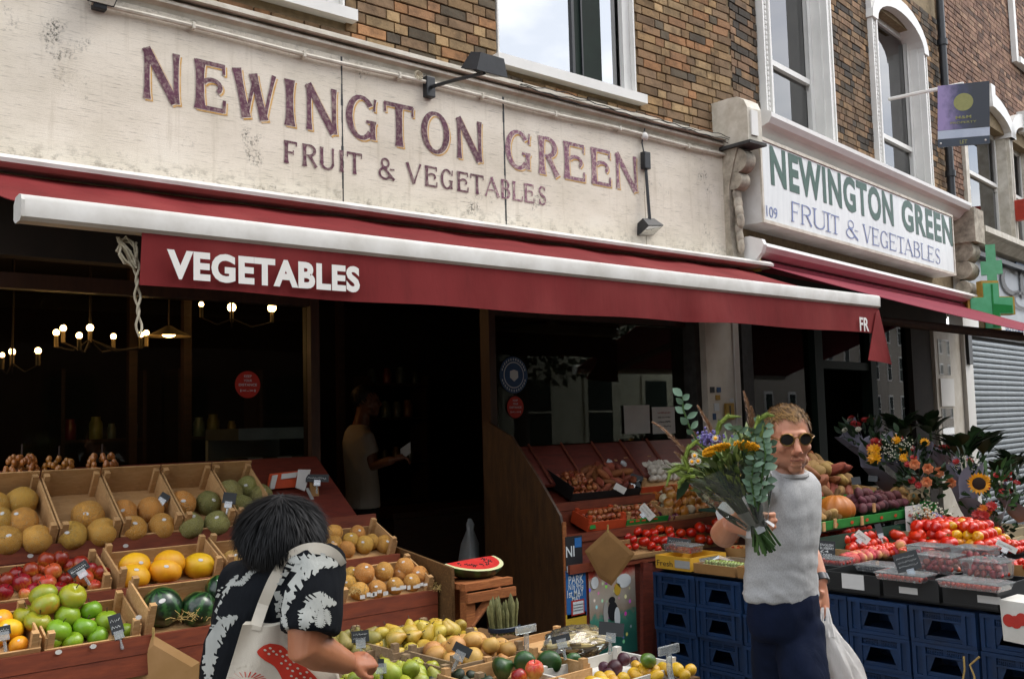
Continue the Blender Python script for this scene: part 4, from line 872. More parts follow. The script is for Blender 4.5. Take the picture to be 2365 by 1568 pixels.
MB().fbox(O2, U2, UP, N2, (uq(2240, 745), 2.74, .0), (17, P2(2300, 748, .03).z, .02)).build('lower_board', 'white_paint', ch, False)
font_text(ch, 'N - PHARMACY', F2(0, 0, .02), U2, UP, N2, uq(2305, 752), uq(2305, 752)+1.7, 2.80, 2.95, 'sticker_blue', .01, 'lower_lettering')
shx = U2s(2242, 850, .0); rs = thing('roller_shutter', 'closed grey steel roller shutter of the chemist', 'shutter', F2(shx+2, 0))
pr = [(.0, .0), (.018, .01), (.026, .035), (.018, .06), (.0, .072)]
mbs = MB(); n_ = len(pr); mbs.add([U2*u+N2*a+UP*b for u in (0, 5.0) for a, b in pr], [(i, i+1, n_+i+1, n_+i) for i in range(n_-1)]); slatm = mbs.mesh('slat', 'shutter')
for i in range(34): put('slat', slatm, F2(shx+.03, .02+i*.078, -.03)-Vector(rs['_o']), parent=rs)
MB().fbox(O2, U2, UP, N2, (shx-.02, 0, -.09), (17, 2.72, -.06)).build('backing', 'lead', rs, False); MB().fbox(O2, U2, UP, N2, (shx-.03, 0, -.05), (shx+.03, 2.72, .02)).build('guide', 'white_paint_old', rs, False)
def cross(c, U, V, Nn, a, b, t, label):
    th = thing('pharmacy_cross', label, 'sign', c)
    pl_ = [(-b, -a), (b, -a), (b, -b), (a, -b), (a, b), (b, b), (b, a), (-b, a), (-b, b), (-a, b), (-a, -b), (-b, -b)]
    MB().prism(pl_, c-Nn*t, U, V, Nn, t).build('case', 'gold_edge', th, False); k = .9
    MB().prism([(x*.9, y*.9) for x, y in pl_], c+Nn*.001, U, V, Nn, .01).build('face', 'cross_green', th, False)
    MB().prism([(0, -a*.85), (b*.8, -a*.85), (b*.8, -b*.8), (a*.85, -b*.8), (a*.85, 0), (b*.2, b*.2), (b*.2, a*.85), (0, a*.85)], c+Nn*.012, U, V, Nn, .004).build('deep_green_half', 'cross_deep', th, False)
    MB().tube([c-Nn*t, c-N2*.35], .02, 6).build('bracket', 'black_metal', th)
c1_ = P2(2290, 706, .45); fu = (U2*.75+N2*.66).normalized(); fn_ = fu.cross(UP); fn_ = fn_ if fn_.dot(CAM-c1_) > 0 else -fn_
cross(c1_, fu, UP, fn_, .33, .12, .12, 'green pharmacy cross with gold edge above the grey shutter')
c2_ = P2(2290, 622, .4); fu2 = (N2*.96+U2*.27).normalized(); fn2 = fu2.cross(UP); fn2 = fn2 if fn2.dot(CAM-c2_) > 0 else -fn2
th = thing('pharmacy_cross', 'smaller plain green cross seen edge on above the gold edged one', 'sign', c2_); MB().prism([(-.06, -.30), (.06, -.30), (.06, -.08), (.13, -.08), (.13, .1), (.06, .1), (.06, .32), (-.06, .32), (-.06, .1), (-.13, .1), (-.13, -.08), (-.06, -.08)], c2_, fu2, UP, fn2, .1).build('case', 'cross_green', th, False)
p = P2(2358, 486, .12); MB().bbox(p-Vector((.08, .1, .16)), p+Vector((.08, .1, .16)), .02).build('alarm_box', 'red_lamp_housing', None, False, label='red alarm box on the reddish brick wall', cat='alarm')
# ================================================================== across the street (met only as reflections and as shade)
def facing_house(x0, x1, mat, label, hgt, arch):
    t = thing('terrace_house', label, 'building', ((x0+x1)/2, -10, 0)); MB().box((x0, -18, 0), (x1, -10, hgt)).build('wall', mat, t, False)
    MB().box((x0, -10, hgt-.5), (x1, -9.7, hgt-.2)).build('cornice', 'white_paint', t, False)
    n = int((x1-x0)/(2.2 if x1 < 50 else 4))
    for i in range(n):
        for z in (1.0, 4.2, 7.2):
            x = x0+(x1-x0)*(i+.5)/n; f = MB().box((x-.65, -10, z-.1), (x+.65, -9.93, z+2.0)).build('window', 'white_paint' if arch else mat, t, False); MB().box((x-.5, -9.93, z), (x+.5, -9.92, z+1.85)).build('pane', 'dark_green_paint', f, False); MB().box((x-.5, -9.92, z+.9), (x+.5, -9.90, z+.96)).build('glazing_bar', 'white_paint' if arch else mat, f, False)
simple('render_wall', '#a0968a', '#8f877a', 3, .85)
facing_house(-14, 14.5, 'shop_frame', 'unseen dark terrace added across the street to darken the left window reflection', 9.5, False)  # unseen, added in a dark colour so the left window mirrors little
facing_house(30.1, 140, 'render_wall', 'cream stucco house across the street, mirrored in the shop windows', 9.0, True)
facing_house(17.5, 30, 'stucco', 'grey stucco terrace across the street at the far end', 9.8, False)
# ================================================================== PRODUCE: meshes of unit radius and their skins
def wood(name, c, c2, var=.12):
    m = N(name); v = m.co('Object', (3, 18, 18)); x = m.noise(v, 4, 6, .65, .6); c_ = m.ramp(x, [(.3, c), (.55, c2), (.75, c)])
    c_ = m.mix(m.mapr(m.noise(m.co(), 14, 4, .7), .55, .75, 0, .45), c_, '#6b4a2a'); c_ = m.hsv(c_, .5, 1, m.mapr(m.rnd(), 0, 1, 1-var, 1+var)); m.bump(x, .25, .003); m.fin(c_, .75, .25)
wood('pine', '#c19c70', '#ab8456'); wood('pine_grey', '#9a8468', '#7d684e'); wood('plank', '#a3673a', '#7f4a28'); wood('ply_old', '#6d4f2c', '#4f371d')

def crate_mat():
    m = N('blue_plastic'); o = m.co(); c = m.ramp(m.noise(o, 7, 4, .6), [(.3, '#0b2f56'), (.7, '#0a2748')]); c = m.mix(m.mapr(m.noise(m.co('Object', (2, 2, 9)), 16, 5, .75), .58, .76, 0, .55), c, '#3d5f80'); c = m.mix(m.mapr(m.noise(m.n('NewGeometry').outputs['Position'], 3.3, 5, .7), .55, .75, 0, .5), c, '#1a1c1e')
    c = m.hsv(c, .5, 1, m.mapr(m.rnd(), 0, 1, .65, .95)); m.fin(c, .55, .4)
crate_mat(); simple('black_tray', '#101213', '#191b1c', 12, .5, .1, 80)
simple('green_card', '#1f8a36', '#17742c', 9, .6); simple('dark_green_card', '#123d2c', '#0e3024', 9, .6); simple('orange_card', '#c2481d', '#a83c17', 9, .65); simple('yellow_card', '#c89a28', '#b3851f', 7, .65); simple('kraft', '#8d6738', '#7a572d', 5, .8, .3, 25); simple('kraft_light', '#a98152', '#96703f', 6, .8, .2, 25)
simple('white_card', '#c9c6bd', '#b8b4aa', 7, .7); simple('chalk_black', '#0d1012', '#15191b', 14, .55); simple('chalk', '#c7c9c6', rough=.9); glassy('clear_plastic', '#f4f6f6', .10, .06, 1.45, haze=.10); glassy('clear_clip', '#e8eeee', .14, .05, 1.45, haze=.25)
simple('stem_green', '#3c5a22', '#2c4519', 30, .6); simple('stem_brown', '#3d2a18', '#2a1c10', 30, .7); simple('straw', '#b79a5a', '#8e7440', 40, .8)
def melon_net(name, skin, net, sc_=9, st_=.8):
    m = N(name); o = m.co(); d = m.vor(m.co('Object', (1, 1, .8)), sc_, 'DISTANCE_TO_EDGE'); k = m.mapr(d, .02, .09, 1, 0); k = m.math('MULTIPLY', k, m.mapr(m.noise(o, 6, 3), .3, .55, .25, 1))
    c = m.ramp(m.noise(o, 2.2, 4, .6), [(.3, skin[0]), (.7, skin[1])]); c = m.mix(m.math('MULTIPLY', k, .75), c, net)
    r = m.rnd(); c = m.hsv(c, m.mapr(r, 0, 1, .485, .515), 1, m.mapr(m.math('FRACT', m.math('MULTIPLY', r, 9.7)), 0, 1, .85, 1.15)); m.bump(k, st_, .02); m.fin(c, .72, .25)
melon_net('skin_cantaloupe', ('#d29a46', '#c48a38'), '#dcc08c'); melon_net('skin_galia', ('#8f8a4c', '#7c7a45'), '#b3ac84', 8); melon_net('skin_charentais', ('#b98a4a', '#a67a3e'), '#c9ab78', 11, .4)
def grad(name, top, mid, bot, spots=None, rough=.35, streak=0, hue=.015, var=.12, coat=0, speck=None):
    m = N(name); o = m.co(); z = m.sep(o)[2]; n_ = m.noise(m.co('Object', (1, 1, .35) if streak else 1), 2.6 if not streak else 6, 5, .6)
    f = m.math('ADD', m.mapr(z, -1, 1, 0, 1), m.math('MULTIPLY', m.math('SUBTRACT', n_, .5), 1.1)); ri = m.rnd()
    f = m.math('ADD', f, m.mapr(ri, 0, 1, -.22, .22)); c = m.ramp(f, [(.2, bot), (.5, mid), (.8, top)])
    if speck: c = m.mix(m.mapr(m.vor(o, 22, 'F1'), .12, .06, 0, .55), c, speck)
    c = m.hsv(c, m.mapr(ri, 0, 1, .5-hue, .5+hue), 1, m.mapr(m.math('FRACT', m.math('MULTIPLY', ri, 5.3)), 0, 1, 1-var, 1+var)); m.bump(m.noise(o, 30, 3, .6), .08, .01); m.fin(c, rough, .5, coat=coat)
grad('skin_yellow_melon', '#d9a413', '#d6970f', '#cf8a10', rough=.5, speck='#b87a10'); grad('skin_red_apple', '#7d1410', '#8e1c14', '#b5702a', streak=1, rough=.28); grad('skin_blush_apple', '#b5402a', '#c07038', '#bd9a45', streak=1, rough=.28)
grad('skin_green_apple', '#6d8f1c', '#76961f', '#7f9a28', rough=.3, speck='#a5b35a'); grad('skin_bramley', '#8d8a1e', '#84902a', '#a67a26', rough=.3); grad('skin_pear', '#a98b26', '#b39a3c', '#9c8a30', rough=.45, speck='#7d6420'); grad('skin_green_pear', '#94962a', '#8a9630', '#7d8c2c', rough=.42, speck='#6b6a24'); grad('skin_conference', '#6f6426', '#7d6e2c', '#5d5422', rough=.55, speck='#54401c'); grad('skin_nashi', '#b58a44', '#b48644', '#9c7238', rough=.55, speck='#d0ac70')
grad('skin_tomato', '#c22a0e', '#c42e10', '#b4220a', rough=.3, var=.16, hue=.004, coat=.1); grad('skin_onion', '#96551f', '#a5652a', '#b5854a', streak=1, rough=.35, var=.2); grad('skin_white_onion', '#bfb28f', '#c6bb9c', '#b5a888', rough=.4); grad('skin_red_onion', '#5a1730', '#6b1f3a', '#7d3048', streak=1, rough=.35); grad('skin_shallot', '#8a4526', '#97502c', '#a5683c', streak=1, rough=.4, var=.2)
grad('skin_potato', '#8d6a3a', '#96733f', '#7a5a30', rough=.8, speck='#5a4020', var=.2); grad('skin_sweet_potato', '#7c4022', '#8a4a28', '#6a341c', rough=.75, var=.2); grad('skin_beetroot', '#4a1a20', '#561f26', '#3a1419', rough=.75, var=.2); grad('skin_pumpkin', '#a8581a', '#b0611e', '#94490f', rough=.5); grad('skin_peach', '#b5383c', '#c2605a', '#c9925a', rough=.7); grad('skin_green_tomato', '#5f6a1c', '#6a7524', '#7a7c2a', rough=.25); grad('skin_yellow_tomato', '#c48a14', '#cc941a', '#c07c12', rough=.22); grad('skin_fig', '#3a1220', '#4a1a2a', '#5a2434', rough=.5); grad('skin_lemon', '#c49a1c', '#cca424', '#bd901a', rough=.45); grad('skin_mango', '#3b571a', '#4a6a20', '#55701f', rough=.4); grad('skin_avocado', '#1c2a16', '#24341a', '#1a2413', rough=.55, speck='#3a4a24'); grad('skin_green_avocado', '#274a1e', '#2d5522', '#20401a', rough=.4, speck='#4a6a30'); grad('skin_strawberry', '#a81a14', '#b0221a', '#b83a24', rough=.3, speck='#c99a4a'); grad('skin_carrot', '#b5561a', '#bd5f20', '#a84c14', rough=.6); grad('skin_grape', '#7a8c3a', '#869844', '#6f8034', rough=.25); grad('skin_dark_berry', '#15131c', '#1c1a26', '#100e16', rough=.35); grad('skin_kiwi', '#5a4a22', '#66542a', '#4e3f1c', rough=.85)
def wm_mat():
    m = N('skin_watermelon'); o = m.co(); s_ = m.sep(o); ang = m.math('ARCTAN2', s_[1], s_[0]); w_ = m.math('SINE', m.math('ADD', m.math('MULTIPLY', ang, 9), m.math('MULTIPLY', m.noise(m.co('Object', 1), 4, 4, .6), 6)))
    c = m.ramp(m.mapr(w_, -1, 1, 0, 1), [(.3, '#0f2612'), (.6, '#17361a'), (.85, '#2c5226')]); c = m.mix(m.mapr(m.noise(o, 25, 3), .5, .7, 0, .4), c, '#0b1a0c'); m.fin(c, .28, .5, coat=.2)
wm_mat()
def flesh():
    m = N('melon_flesh'); o = m.co(); c = m.ramp(m.noise(o, 20, 4, .6), [(.3, '#b3201f'), (.7, '#c93a34')]); m.fin(c, .4)
flesh(); simple('melon_rind', '#b9c08a', '#c9c8a0', 10, .5); simple('black_seed', '#120c0a', rough=.3)
def fruit(name, mat, prof=None, sq=(1, 1, 1), lump=.03, seed=0, nu=20, nv=14, ribs=0, ribd=0):
    def fn(p):
        n_ = mnoise.noise(p*1.6+Vector((seed*3.1, seed, 0)))*lump + mnoise.noise(p*3.7+Vector((seed, 0, seed*2)))*lump*.4; k = 1+n_
        if ribs: a = math.atan2(p.y, p.x); k *= 1+ribd*(abs(math.cos(a*ribs/2))-.6)*math.sqrt(max(0, 1-p.z*p.z))
        q = p*k
        if prof:
            t = (p.z+1)/2; i = t*(len(prof)-1); a = int(min(i, len(prof)-2)); f = i-a; rr, zz = (prof[a][j]*(1-f)+prof[a+1][j]*f for j in (0, 1))
            h = math.hypot(p.x, p.y); s_ = rr/h if h > 1e-6 else 0; q = Vector((p.x*s_*k, p.y*s_*k, zz*k))
        return q
    return MB().ell((0, 0, 0), sq, nu, nv, None, fn).mesh(name, mat, True, None, True)
def sph(k, n=15): return [(math.sin(math.pi*i/(n-1)), -math.cos(math.pi*i/(n-1))) for i in range(n)]
def dimple(top, bot, n=17, shoulder=1.0, taper=0):
    out = []
    for i in range(n):
        a = math.pi*i/(n-1); r_, z = math.sin(a), -math.cos(a)
        if z > 0: z = z - top*math.exp(-(r_/.33)**2)
        else: z = z + bot*math.exp(-(r_/.3)**2)
        out.append((r_*(1-taper*(.5-.5*z)), z))
    return out
pearp = [(0, -.92), (.35, -.98), (.7, -.88), (.93, -.62), (1.0, -.3), (.95, .05), (.8, .36), (.62, .62), (.47, .86), (.38, 1.06), (.3, 1.2), (.18, 1.29), (0, 1.31)]
onionp = [(0, -.85), (.3, -.87), (.7, -.72), (.97, -.3), (1.0, .05), (.85, .45), (.55, .72), (.25, .9), (.13, 1.1), (.1, 1.28), (0, 1.3)]
KIND = {}
def kind(k, mat, part=None, n=3, **kw): KIND[k] = ([fruit(k, mat, seed=i+hash(k) % 7 if False else i, **kw) for i in range(n)], part)
stemm = MB().tube([(0, 0, .78), (.02, 0, .95), (.07, .02, 1.12)], [.045, .035, .05], 6).mesh('stalk', 'stem_brown'); pstem = MB().tube([(0, 0, 1.25), (.03, 0, 1.5), (.12, .03, 1.72)], [.06, .045, .06], 6).mesh('stalk', 'stem_brown')
cal = MB()
for i in range(6): a = i*math.pi/3; cal.add([Vector((0, 0, .93)), Vector((math.cos(a-.25)*.25, math.sin(a-.25)*.25, .95)), Vector((math.cos(a)*.55, math.sin(a)*.55, .97)), Vector((math.cos(a+.25)*.25, math.sin(a+.25)*.25, .95))], [(0, 1, 2, 3)])
cal.tube([(0, 0, .9), (.03, 0, 1.15)], .05, 5); calm = cal.mesh('calyx', 'stem_green', False)
stk = MB().prism([(math.cos(i/12*6.283)*.17, math.sin(i/12*6.283)*.11) for i in range(12)], Vector((0, 0, 0)), Vector((1, 0, 0)), Vector((0, 1, 0)), UP, .02).mesh('sticker', 'paper_white', False)
kind('cantaloupe', 'skin_cantaloupe', 'sticker', lump=.05, nu=28, nv=20); kind('galia_melon', 'skin_galia', 'sticker', lump=.05, nu=28, nv=20); kind('pale_melon', 'skin_charentais', 'sticker', lump=.02, nu=24, nv=16, ribs=10, ribd=.03)
kind('yellow_melon', 'skin_yellow_melon', 'sticker', sq=(1.18, 1, .95), lump=.03, nu=24, nv=16); kind('apple', 'skin_red_apple', 'stalk', prof=dimple(.32, .2, taper=.1), lump=.03); kind('blush_apple', 'skin_blush_apple', 'stalk', prof=dimple(.32, .2, taper=.1), lump=.03); kind('green_apple', 'skin_green_apple', 'stalk', prof=dimple(.30, .2), sq=(1, 1, .9), lump=.04); kind('cooking_apple', 'skin_bramley', 'stalk', prof=dimple(.36, .25), sq=(1.02, 1, .85), lump=.06)
kind('pear', 'skin_pear', 'pstalk', prof=pearp, lump=.04); kind('green_pear', 'skin_green_pear', 'pstalk', prof=pearp, lump=.04); kind('russet_pear', 'skin_conference', 'pstalk', prof=[(a*.9, b) for a, b in pearp], lump=.05); kind('round_pear', 'skin_nashi', 'stalk', prof=dimple(.25, .2), lump=.02)
kind('tomato', 'skin_tomato', 'calyx', prof=dimple(.2, .08), sq=(1, 1, .92), lump=.03); kind('beef_tomato', 'skin_tomato', 'calyx', prof=dimple(.35, .1), sq=(1, 1, .72), ribs=9, ribd=.09, lump=.05); kind('onion', 'skin_onion', prof=onionp, lump=.04); kind('white_onion', 'skin_white_onion', prof=onionp, lump=.04); kind('red_onion', 'skin_red_onion', prof=onionp, lump=.04); kind('shallot', 'skin_shallot', prof=[(a*.8, b) for a, b in onionp], lump=.06, nu=12, nv=10)
kind('potato', 'skin_potato', sq=(1.3, .95, .8), lump=.16, nu=16, nv=10); kind('sweet_potato', 'skin_sweet_potato', sq=(1.9, .8, .75), lump=.2, nu=16, nv=12); kind('beetroot', 'skin_beetroot', sq=(1.3, .9, .85), lump=.15, nu=14, nv=10); kind('peach', 'skin_peach', prof=dimple(.2, .05), lump=.03); kind('green_tomato', 'skin_green_tomato', 'calyx', prof=dimple(.2, .08), sq=(1, 1, .85), ribs=7, ribd=.05); kind('yellow_tomato', 'skin_yellow_tomato', prof=dimple(.2, .08), sq=(1, 1, .85)); kind('small_tomato', 'skin_tomato', lump=.02, nu=10, nv=7); kind('fig', 'skin_fig', lump=.04); kind('lemon', 'skin_lemon', sq=(1.25, .95, .95), lump=.04); kind('mango', 'skin_mango', sq=(1.5, .9, .8), lump=.05); kind('avocado', 'skin_avocado', prof=[(a, b*.85) for a, b in pearp], lump=.04); kind('large_avocado', 'skin_green_avocado', prof=[(a, b*.8) for a, b in pearp], lump=.04); kind('strawberry', 'skin_strawberry', sq=(.85, .85, 1.1), prof=[(0, -1), (.3, -.85), (.6, -.5), (.85, 0), (1, .5), (.8, .85), (0, .95)], nu=10, nv=8, lump=.05); kind('grape', 'skin_grape', n=1, nu=8, nv=6, lump=.01); kind('berry', 'skin_dark_berry', n=2, nu=8, nv=6, lump=.02); kind('watermelon', 'skin_watermelon', 'sticker', lump=.02, nu=28, nv=18, sq=(1, 1, 1)); kind('kiwi', 'skin_kiwi', sq=(.9, .9, 1.15), lump=.04); kind('dark_apple', 'skin_dark_berry', prof=dimple(.2, .1), lump=.03)
rp_ = random.Random(11)
def item(k, pos, r_, label, group=None, cat=None, rot=None, part=True, squash=1):
    me, pt = KIND[k]; me = me[rp_.randrange(len(me))]
    up = rot if rot is not None else (rp_.uniform(-.5, .5), rp_.uniform(-.5, .5), rp_.uniform(0, 6.28))
    o = put(k, me, pos, up, (r_*rp_.uniform(.96, 1.05), r_*rp_.uniform(.95, 1.05), r_*squash*rp_.uniform(.93, 1.04)), None, label=label, cat=cat or k.split('_')[-1], group=group)
    if part and pt in ('stalk', 'pstalk', 'calyx'): put({'stalk': 'stalk', 'pstalk': 'stalk', 'calyx': 'calyx'}[pt], {'stalk': stemm, 'pstalk': pstem, 'calyx': calm}[pt], (0, 0, 0), parent=o)
    if part and pt == 'sticker' and rp_.random() < .75:
        toc = (CAM-Vector(pos)).normalized(); d = (toc+Vector((rp_.uniform(-.5, .5), rp_.uniform(-.3, .3), rp_.uniform(.2, .8)))).normalized(); from_q = o.rotation_euler.to_matrix().inverted() @ d
        s = put('sticker', stk, from_q*1.0, (0, 0, 0), 1, o); s.rotation_euler = from_q.to_track_quat('Z', 'Y').to_euler()
        if k == 'yellow_melon': s.location = Vector((from_q.x*1.17, from_q.y, from_q.z*.95))
    return o
def dep(p): return (Vector(p)-CAM).dot(CF)
def on_tier(k, pts, tier, label, group, cat=None, lift=1.0, upright=None, squash=1, solo=None):
    """fruit where the photo shows it, resting on a sloping tier; radius from its size at that distance"""
    for i, q in enumerate(pts):
        x, y, rpx = q[:3]; lf = q[3] if len(q) > 3 else lift
        p = PT(x, y, tier, .07); r_ = rpx*dep(p)/FPX; p = PT(x, y, tier, r_*lf); r_ = rpx*dep(p)/FPX
        item(k, p, r_, (solo[i] if solo else label), group, cat, rot=(upright if upright else None), squash=squash)
Z1 = lambda L: [(x*.3407, 1033.6+y*.3407, r_*.3407)+tuple(z) for x, y, r_, *z in L]
Z3 = lambda L: [(727.3+x*.2676, 1148.4+y*.2676, r_*.2676)+tuple(z) for x, y, r_, *z in L]
# ---------------------------------------------------------------- trays
def tray(label, O, w_, d_, h_, rotz=0, tilt=0, mat='pine', front=.6, name='wooden_tray', group=None, posts=True, back=1.0, th=.008, base=True, fmat=None):
    """slatted tray; O = middle of the lower front edge, tilt raises the back"""
    t = thing(name, label, 'tray', O, group, rot=(tilt, 0, rotz))
    a = w_/2
    def b(nm, lo, hi, mt=mat): return MB().box(lo, hi).build(nm, mt, t, False)
    b('front_board', (-a, 0, .012), (a, th, h_*front), fmat or mat); b('back_board', (-a, d_-th, .012), (a, d_, h_*back))
    b('side_board', (-a, th+.001, .012), (-a+th, d_-th-.001, h_)); b('side_board', (a-th, th+.001, .012), (a, d_-th-.001, h_))
    if base: b('base_board', (-a, .001, .002), (a, d_-.001, .0115))
    if posts:
        for sx in (-1, 1):
            for yy in (th+.001, d_-th-.025):
                x0_ = a-th-.026 if sx > 0 else -a+th+.001; b('corner_post', (x0_, yy, .012), (x0_+.025, yy+.024, h_+.02))
    return t
# ================================================================== LEFT STAND
LS = thing('tiered_stand', 'dark red wooden stepped fruit stand below the left shop window', 'stand', (1.5, 4.6, 0))
T1, T2, T3 = (4.80, 1.165, .72), (4.47, .985, .5), (4.14, .835, .5); XE = 3.0
for i, (Y, Z, dd) in enumerate(((4.80, 1.19, .52), (4.47, 1.005, .34), (4.14, .855, .34))):
    MB().box((-.3, Y-.03, Z-.05), (XE-.02 if i else PY(862, 1200, Y).x, Y-.005, Z+.018)).build('lip_board', 'rust_wood', LS, False)
    MB().box((-.3, Y-.028, Z-.12 if i < 2 else Z-.135), (XE-.02, Y-.008, Z-.052)).build('riser', 'red_wood' if i < 2 else 'rust_wood', LS, False)
    MB().prism([(Y-.005, Z-.04), (Y+dd, Z-.04+dd*(.72 if i == 0 else .5)), (Y+dd, Z-.06+dd*(.72 if i == 0 else .5)), (Y-.005, Z-.06)], Vector((-.3, 0, 0)), Vector((0, 1, 0)), UP, EX, XE+.28).build('tier_board', 'red_wood', LS, False)
for x in (-.2, 1.3, XE-.1): MB().box((x, 4.16, .0), (x+.06, 4.22, .75)).build('leg', 'red_wood', LS, False); MB().box((x, 5.2, 0), (x+.06, 5.26, 1.3)).build('leg', 'red_wood', LS, False)
MB().prism([(4.02, .70), (4.02, .985), (4.40, 1.035), (5.3, 1.15), (5.3, .70)], Vector((XE, 0, 0)), Vector((0, 1, 0)), UP, EX, .018).build('end_panel', 'ply_old', LS, False)
MB().box((XE-.015, 4.02, 0), (XE+.018, 4.07, .70)).build('end_post', 'ply_old', LS, False)
lbs = [PT(x, 1250, T1, .02).x for x in (-90, 122, 272, 420, 548, 650)]
names = ('pine tray of cantaloupes cut by the left picture edge', 'pine tray with three cantaloupes and a bare back board', 'pine tray of four cantaloupes with a low front slat', 'pine tray of mixed pale and green melons with an open front frame', 'pine tray of netted green melons behind the dark haired shopper')
for i in range(5):
    a, b = lbs[i], lbs[i+1]; tray(names[i], ((a+b)/2, 4.805, 1.165), b-a-.008, .40, .13, 0, R(35), front=(.0 if i < 2 else .45) or .12, back=1.25, mat='pine')
on_tier('cantaloupe', Z1([(145, 365, 103, 1.0), (155, 510, 103, 1.0), (245, 622, 106, 1.0), (40, 632, 104, 1.0), (-10, 500, 100, 1.0), (-40, 390, 100)]), T1, 'ripe netted cantaloupe in the leftmost top tray', 'cantaloupes in the leftmost top tray')
on_tier('cantaloupe', Z1([(595, 465, 106)]), T1, 'netted cantaloupe leaning alone at the back of its tray', None); on_tier('cantaloupe', Z1([(485, 595, 104), (690, 575, 102)]), T1, '', None, solo=['left front cantaloupe in the tray with the bare back board', 'right front cantaloupe in the tray with the bare back board'])
on_tier('cantaloupe', Z1([(840, 440, 88), (1020, 420, 88), (900, 550, 92), (1095, 535, 90)]), T1, 'round cantaloupe behind the low front slat', 'cantaloupes behind the low front slat')
on_tier('cantaloupe', Z1([(1225, 385, 96)]), T1, 'single tan cantaloupe beside the green netted melons', None); on_tier('galia_melon', Z1([(1410, 375, 86), (1285, 528, 96), (1470, 512, 90)]), T1, 'green netted melon behind the open front frame', 'green melons behind the open frame'); on_tier('galia_melon', Z1([(1550, 312, 94), (1680, 268, 80), (1640, 400, 80), (1770, 330, 80)]), T1, 'greenish netted melon in the last top tray', 'green melons in the last top tray')
# second row
x0_, x1_ = PT(-60, 1330, T2, .02).x, PT(236, 1330, T2, .02).x; tray('pine tray heaped with red apples on the middle tier', ((x0_+x1_)/2, 4.475, .985), x1_-x0_-.01, .25, .09, 0, R(24), back=.7, front=.55)
xa_, xb_ = PT(245, 1330, T2, .02).x, PT(508, 1330, T2, .02).x; tray('pine tray of bright yellow melons on the middle tier', ((xa_+xb_)/2, 4.475, .985), xb_-xa_-.01, .25, .11, 0, R(24), back=.7, front=.35)
xc_, xd_ = xb_+.005, PT(690, 1300, T2, .02).x; tray('pine tray with pale ribbed melons beside the yellow melons', ((xc_+xd_)/2, 4.475, .985), xd_-xc_-.01, .25, .11, 0, R(24), back=.7, front=.4)
on_tier('apple', Z1([(315, 760, 58, 2.4), (410, 752, 58, 2.4), (210, 828, 58, 2.), (545, 785, 58, 2.2), (480, 805, 56, 1.6), (150, 915, 64), (115, 862, 60), (250, 905, 56), (440, 900, 56), (690, 850, 60, 1.3), (410, 965, 58, .9), (230, 968, 54, .8), (610, 820, 50, 1.8), (40, 900, 60), (30, 980, 60), (500, 955, 50, .8)]), T2, 'shiny dark red apple in the middle tier heap', 'red apples on the middle tier')
on_tier('blush_apple', Z1([(360, 838, 60, 1.9), (300, 832, 50, 1.5), (320, 920, 62, 1.3), (575, 885, 58, 1.3), (640, 940, 50, .8), (170, 990, 45, .8)]), T2, 'yellow blushed apple among the red apples', 'blushed apples on the middle tier')
on_tier('yellow_melon', Z1([(915, 800, 92, 1.2), (1150, 780, 95, 1.3), (905, 878, 98, .9), (1122, 835, 98, 1.0), (1350, 800, 96, .9)]), T2, '', None, 'melon', upright=(.1, .15, .1), solo=['yellow melon at the back left of its tray', 'yellow melon at the back right of its tray', 'yellow melon at the front left beside the red apples', 'yellow melon in the front middle of its tray', 'yellow melon with a white oval sticker at the right'])
on_tier('pale_melon', Z1([(1575, 765, 76), (1700, 740, 70)]), T2, 'pale ribbed melon beside the yellow melons', 'pale ribbed melons')
x0_, x1_ = PT(738, 1285, T2, .02).x, XE-.03; tray('pine tray of cantaloupes on the middle tier right of the shopper', ((x0_+x1_)/2, 4.475, .985), x1_-x0_-.01, .25, .11, 0, R(24), back=.7, front=.3)
on_tier('cantaloupe', Z3([(165, 305, 76, 1.7), (365, 312, 72, 1.7), (305, 372, 72, 1.3), (165, 400, 74, 1), (275, 448, 74, .9), (428, 408, 80, 1), (492, 380, 66, 1.3), (606, 402, 82, 1)]), T2, 'cantaloupe in the small tray right of the shopper', 'cantaloupes on the middle tier right of the shopper')
# third row
x0_, x1_ = PT(-150, 1480, T3, .02).x, PT(80, 1480, T3, .02).x; tray('pine tray of yellow grapefruit at the lower left corner', ((x0_+x1_)/2, 4.145, .835), x1_-x0_-.01, .26, .10, 0, R(24), back=.7, front=.6)
xa_, xb_ = x1_+.005, PT(322, 1470, T3, .02).x; tray('pine tray heaped with green cooking apples on the lowest tier', ((xa_+xb_)/2, 4.145, .835), xb_-xa_-.01, .26, .09, 0, R(24), back=.7, front=.5)
xc_, xd_ = xb_+.006, PT(590, 1440, T3, .02).x; tray('pine tray of watermelons with a red stamp on its side', ((xc_+xd_)/2, 4.145, .835), xd_-xc_-.01, .26, .15, 0, R(24), back=.7, front=.2)
on_tier('cooking_apple', Z1([(295, 1000, 90, 2.6), (312, 1060, 96, 2.2), (492, 1008, 94, 2.6), (172, 1140, 84, 1.3), (255, 1180, 88, 1.5)]), T3, 'large yellow green cooking apple on top of the heap', 'cooking apples on the lowest tier', 'apple')
on_tier('green_apple', Z1([(615, 1100, 76, 1.9), (455, 1138, 86, 1.6), (575, 1218, 82, 1.1), (397, 1240, 86, 1.2), (722, 1172, 80, 1.3), (360, 1315, 62, .7), (490, 1310, 70, .7), (662, 1278, 70, .8), (850, 1245, 60, .8)]), T3, 'glossy green apple in the lowest tier tray', 'green apples on the lowest tier', 'apple')
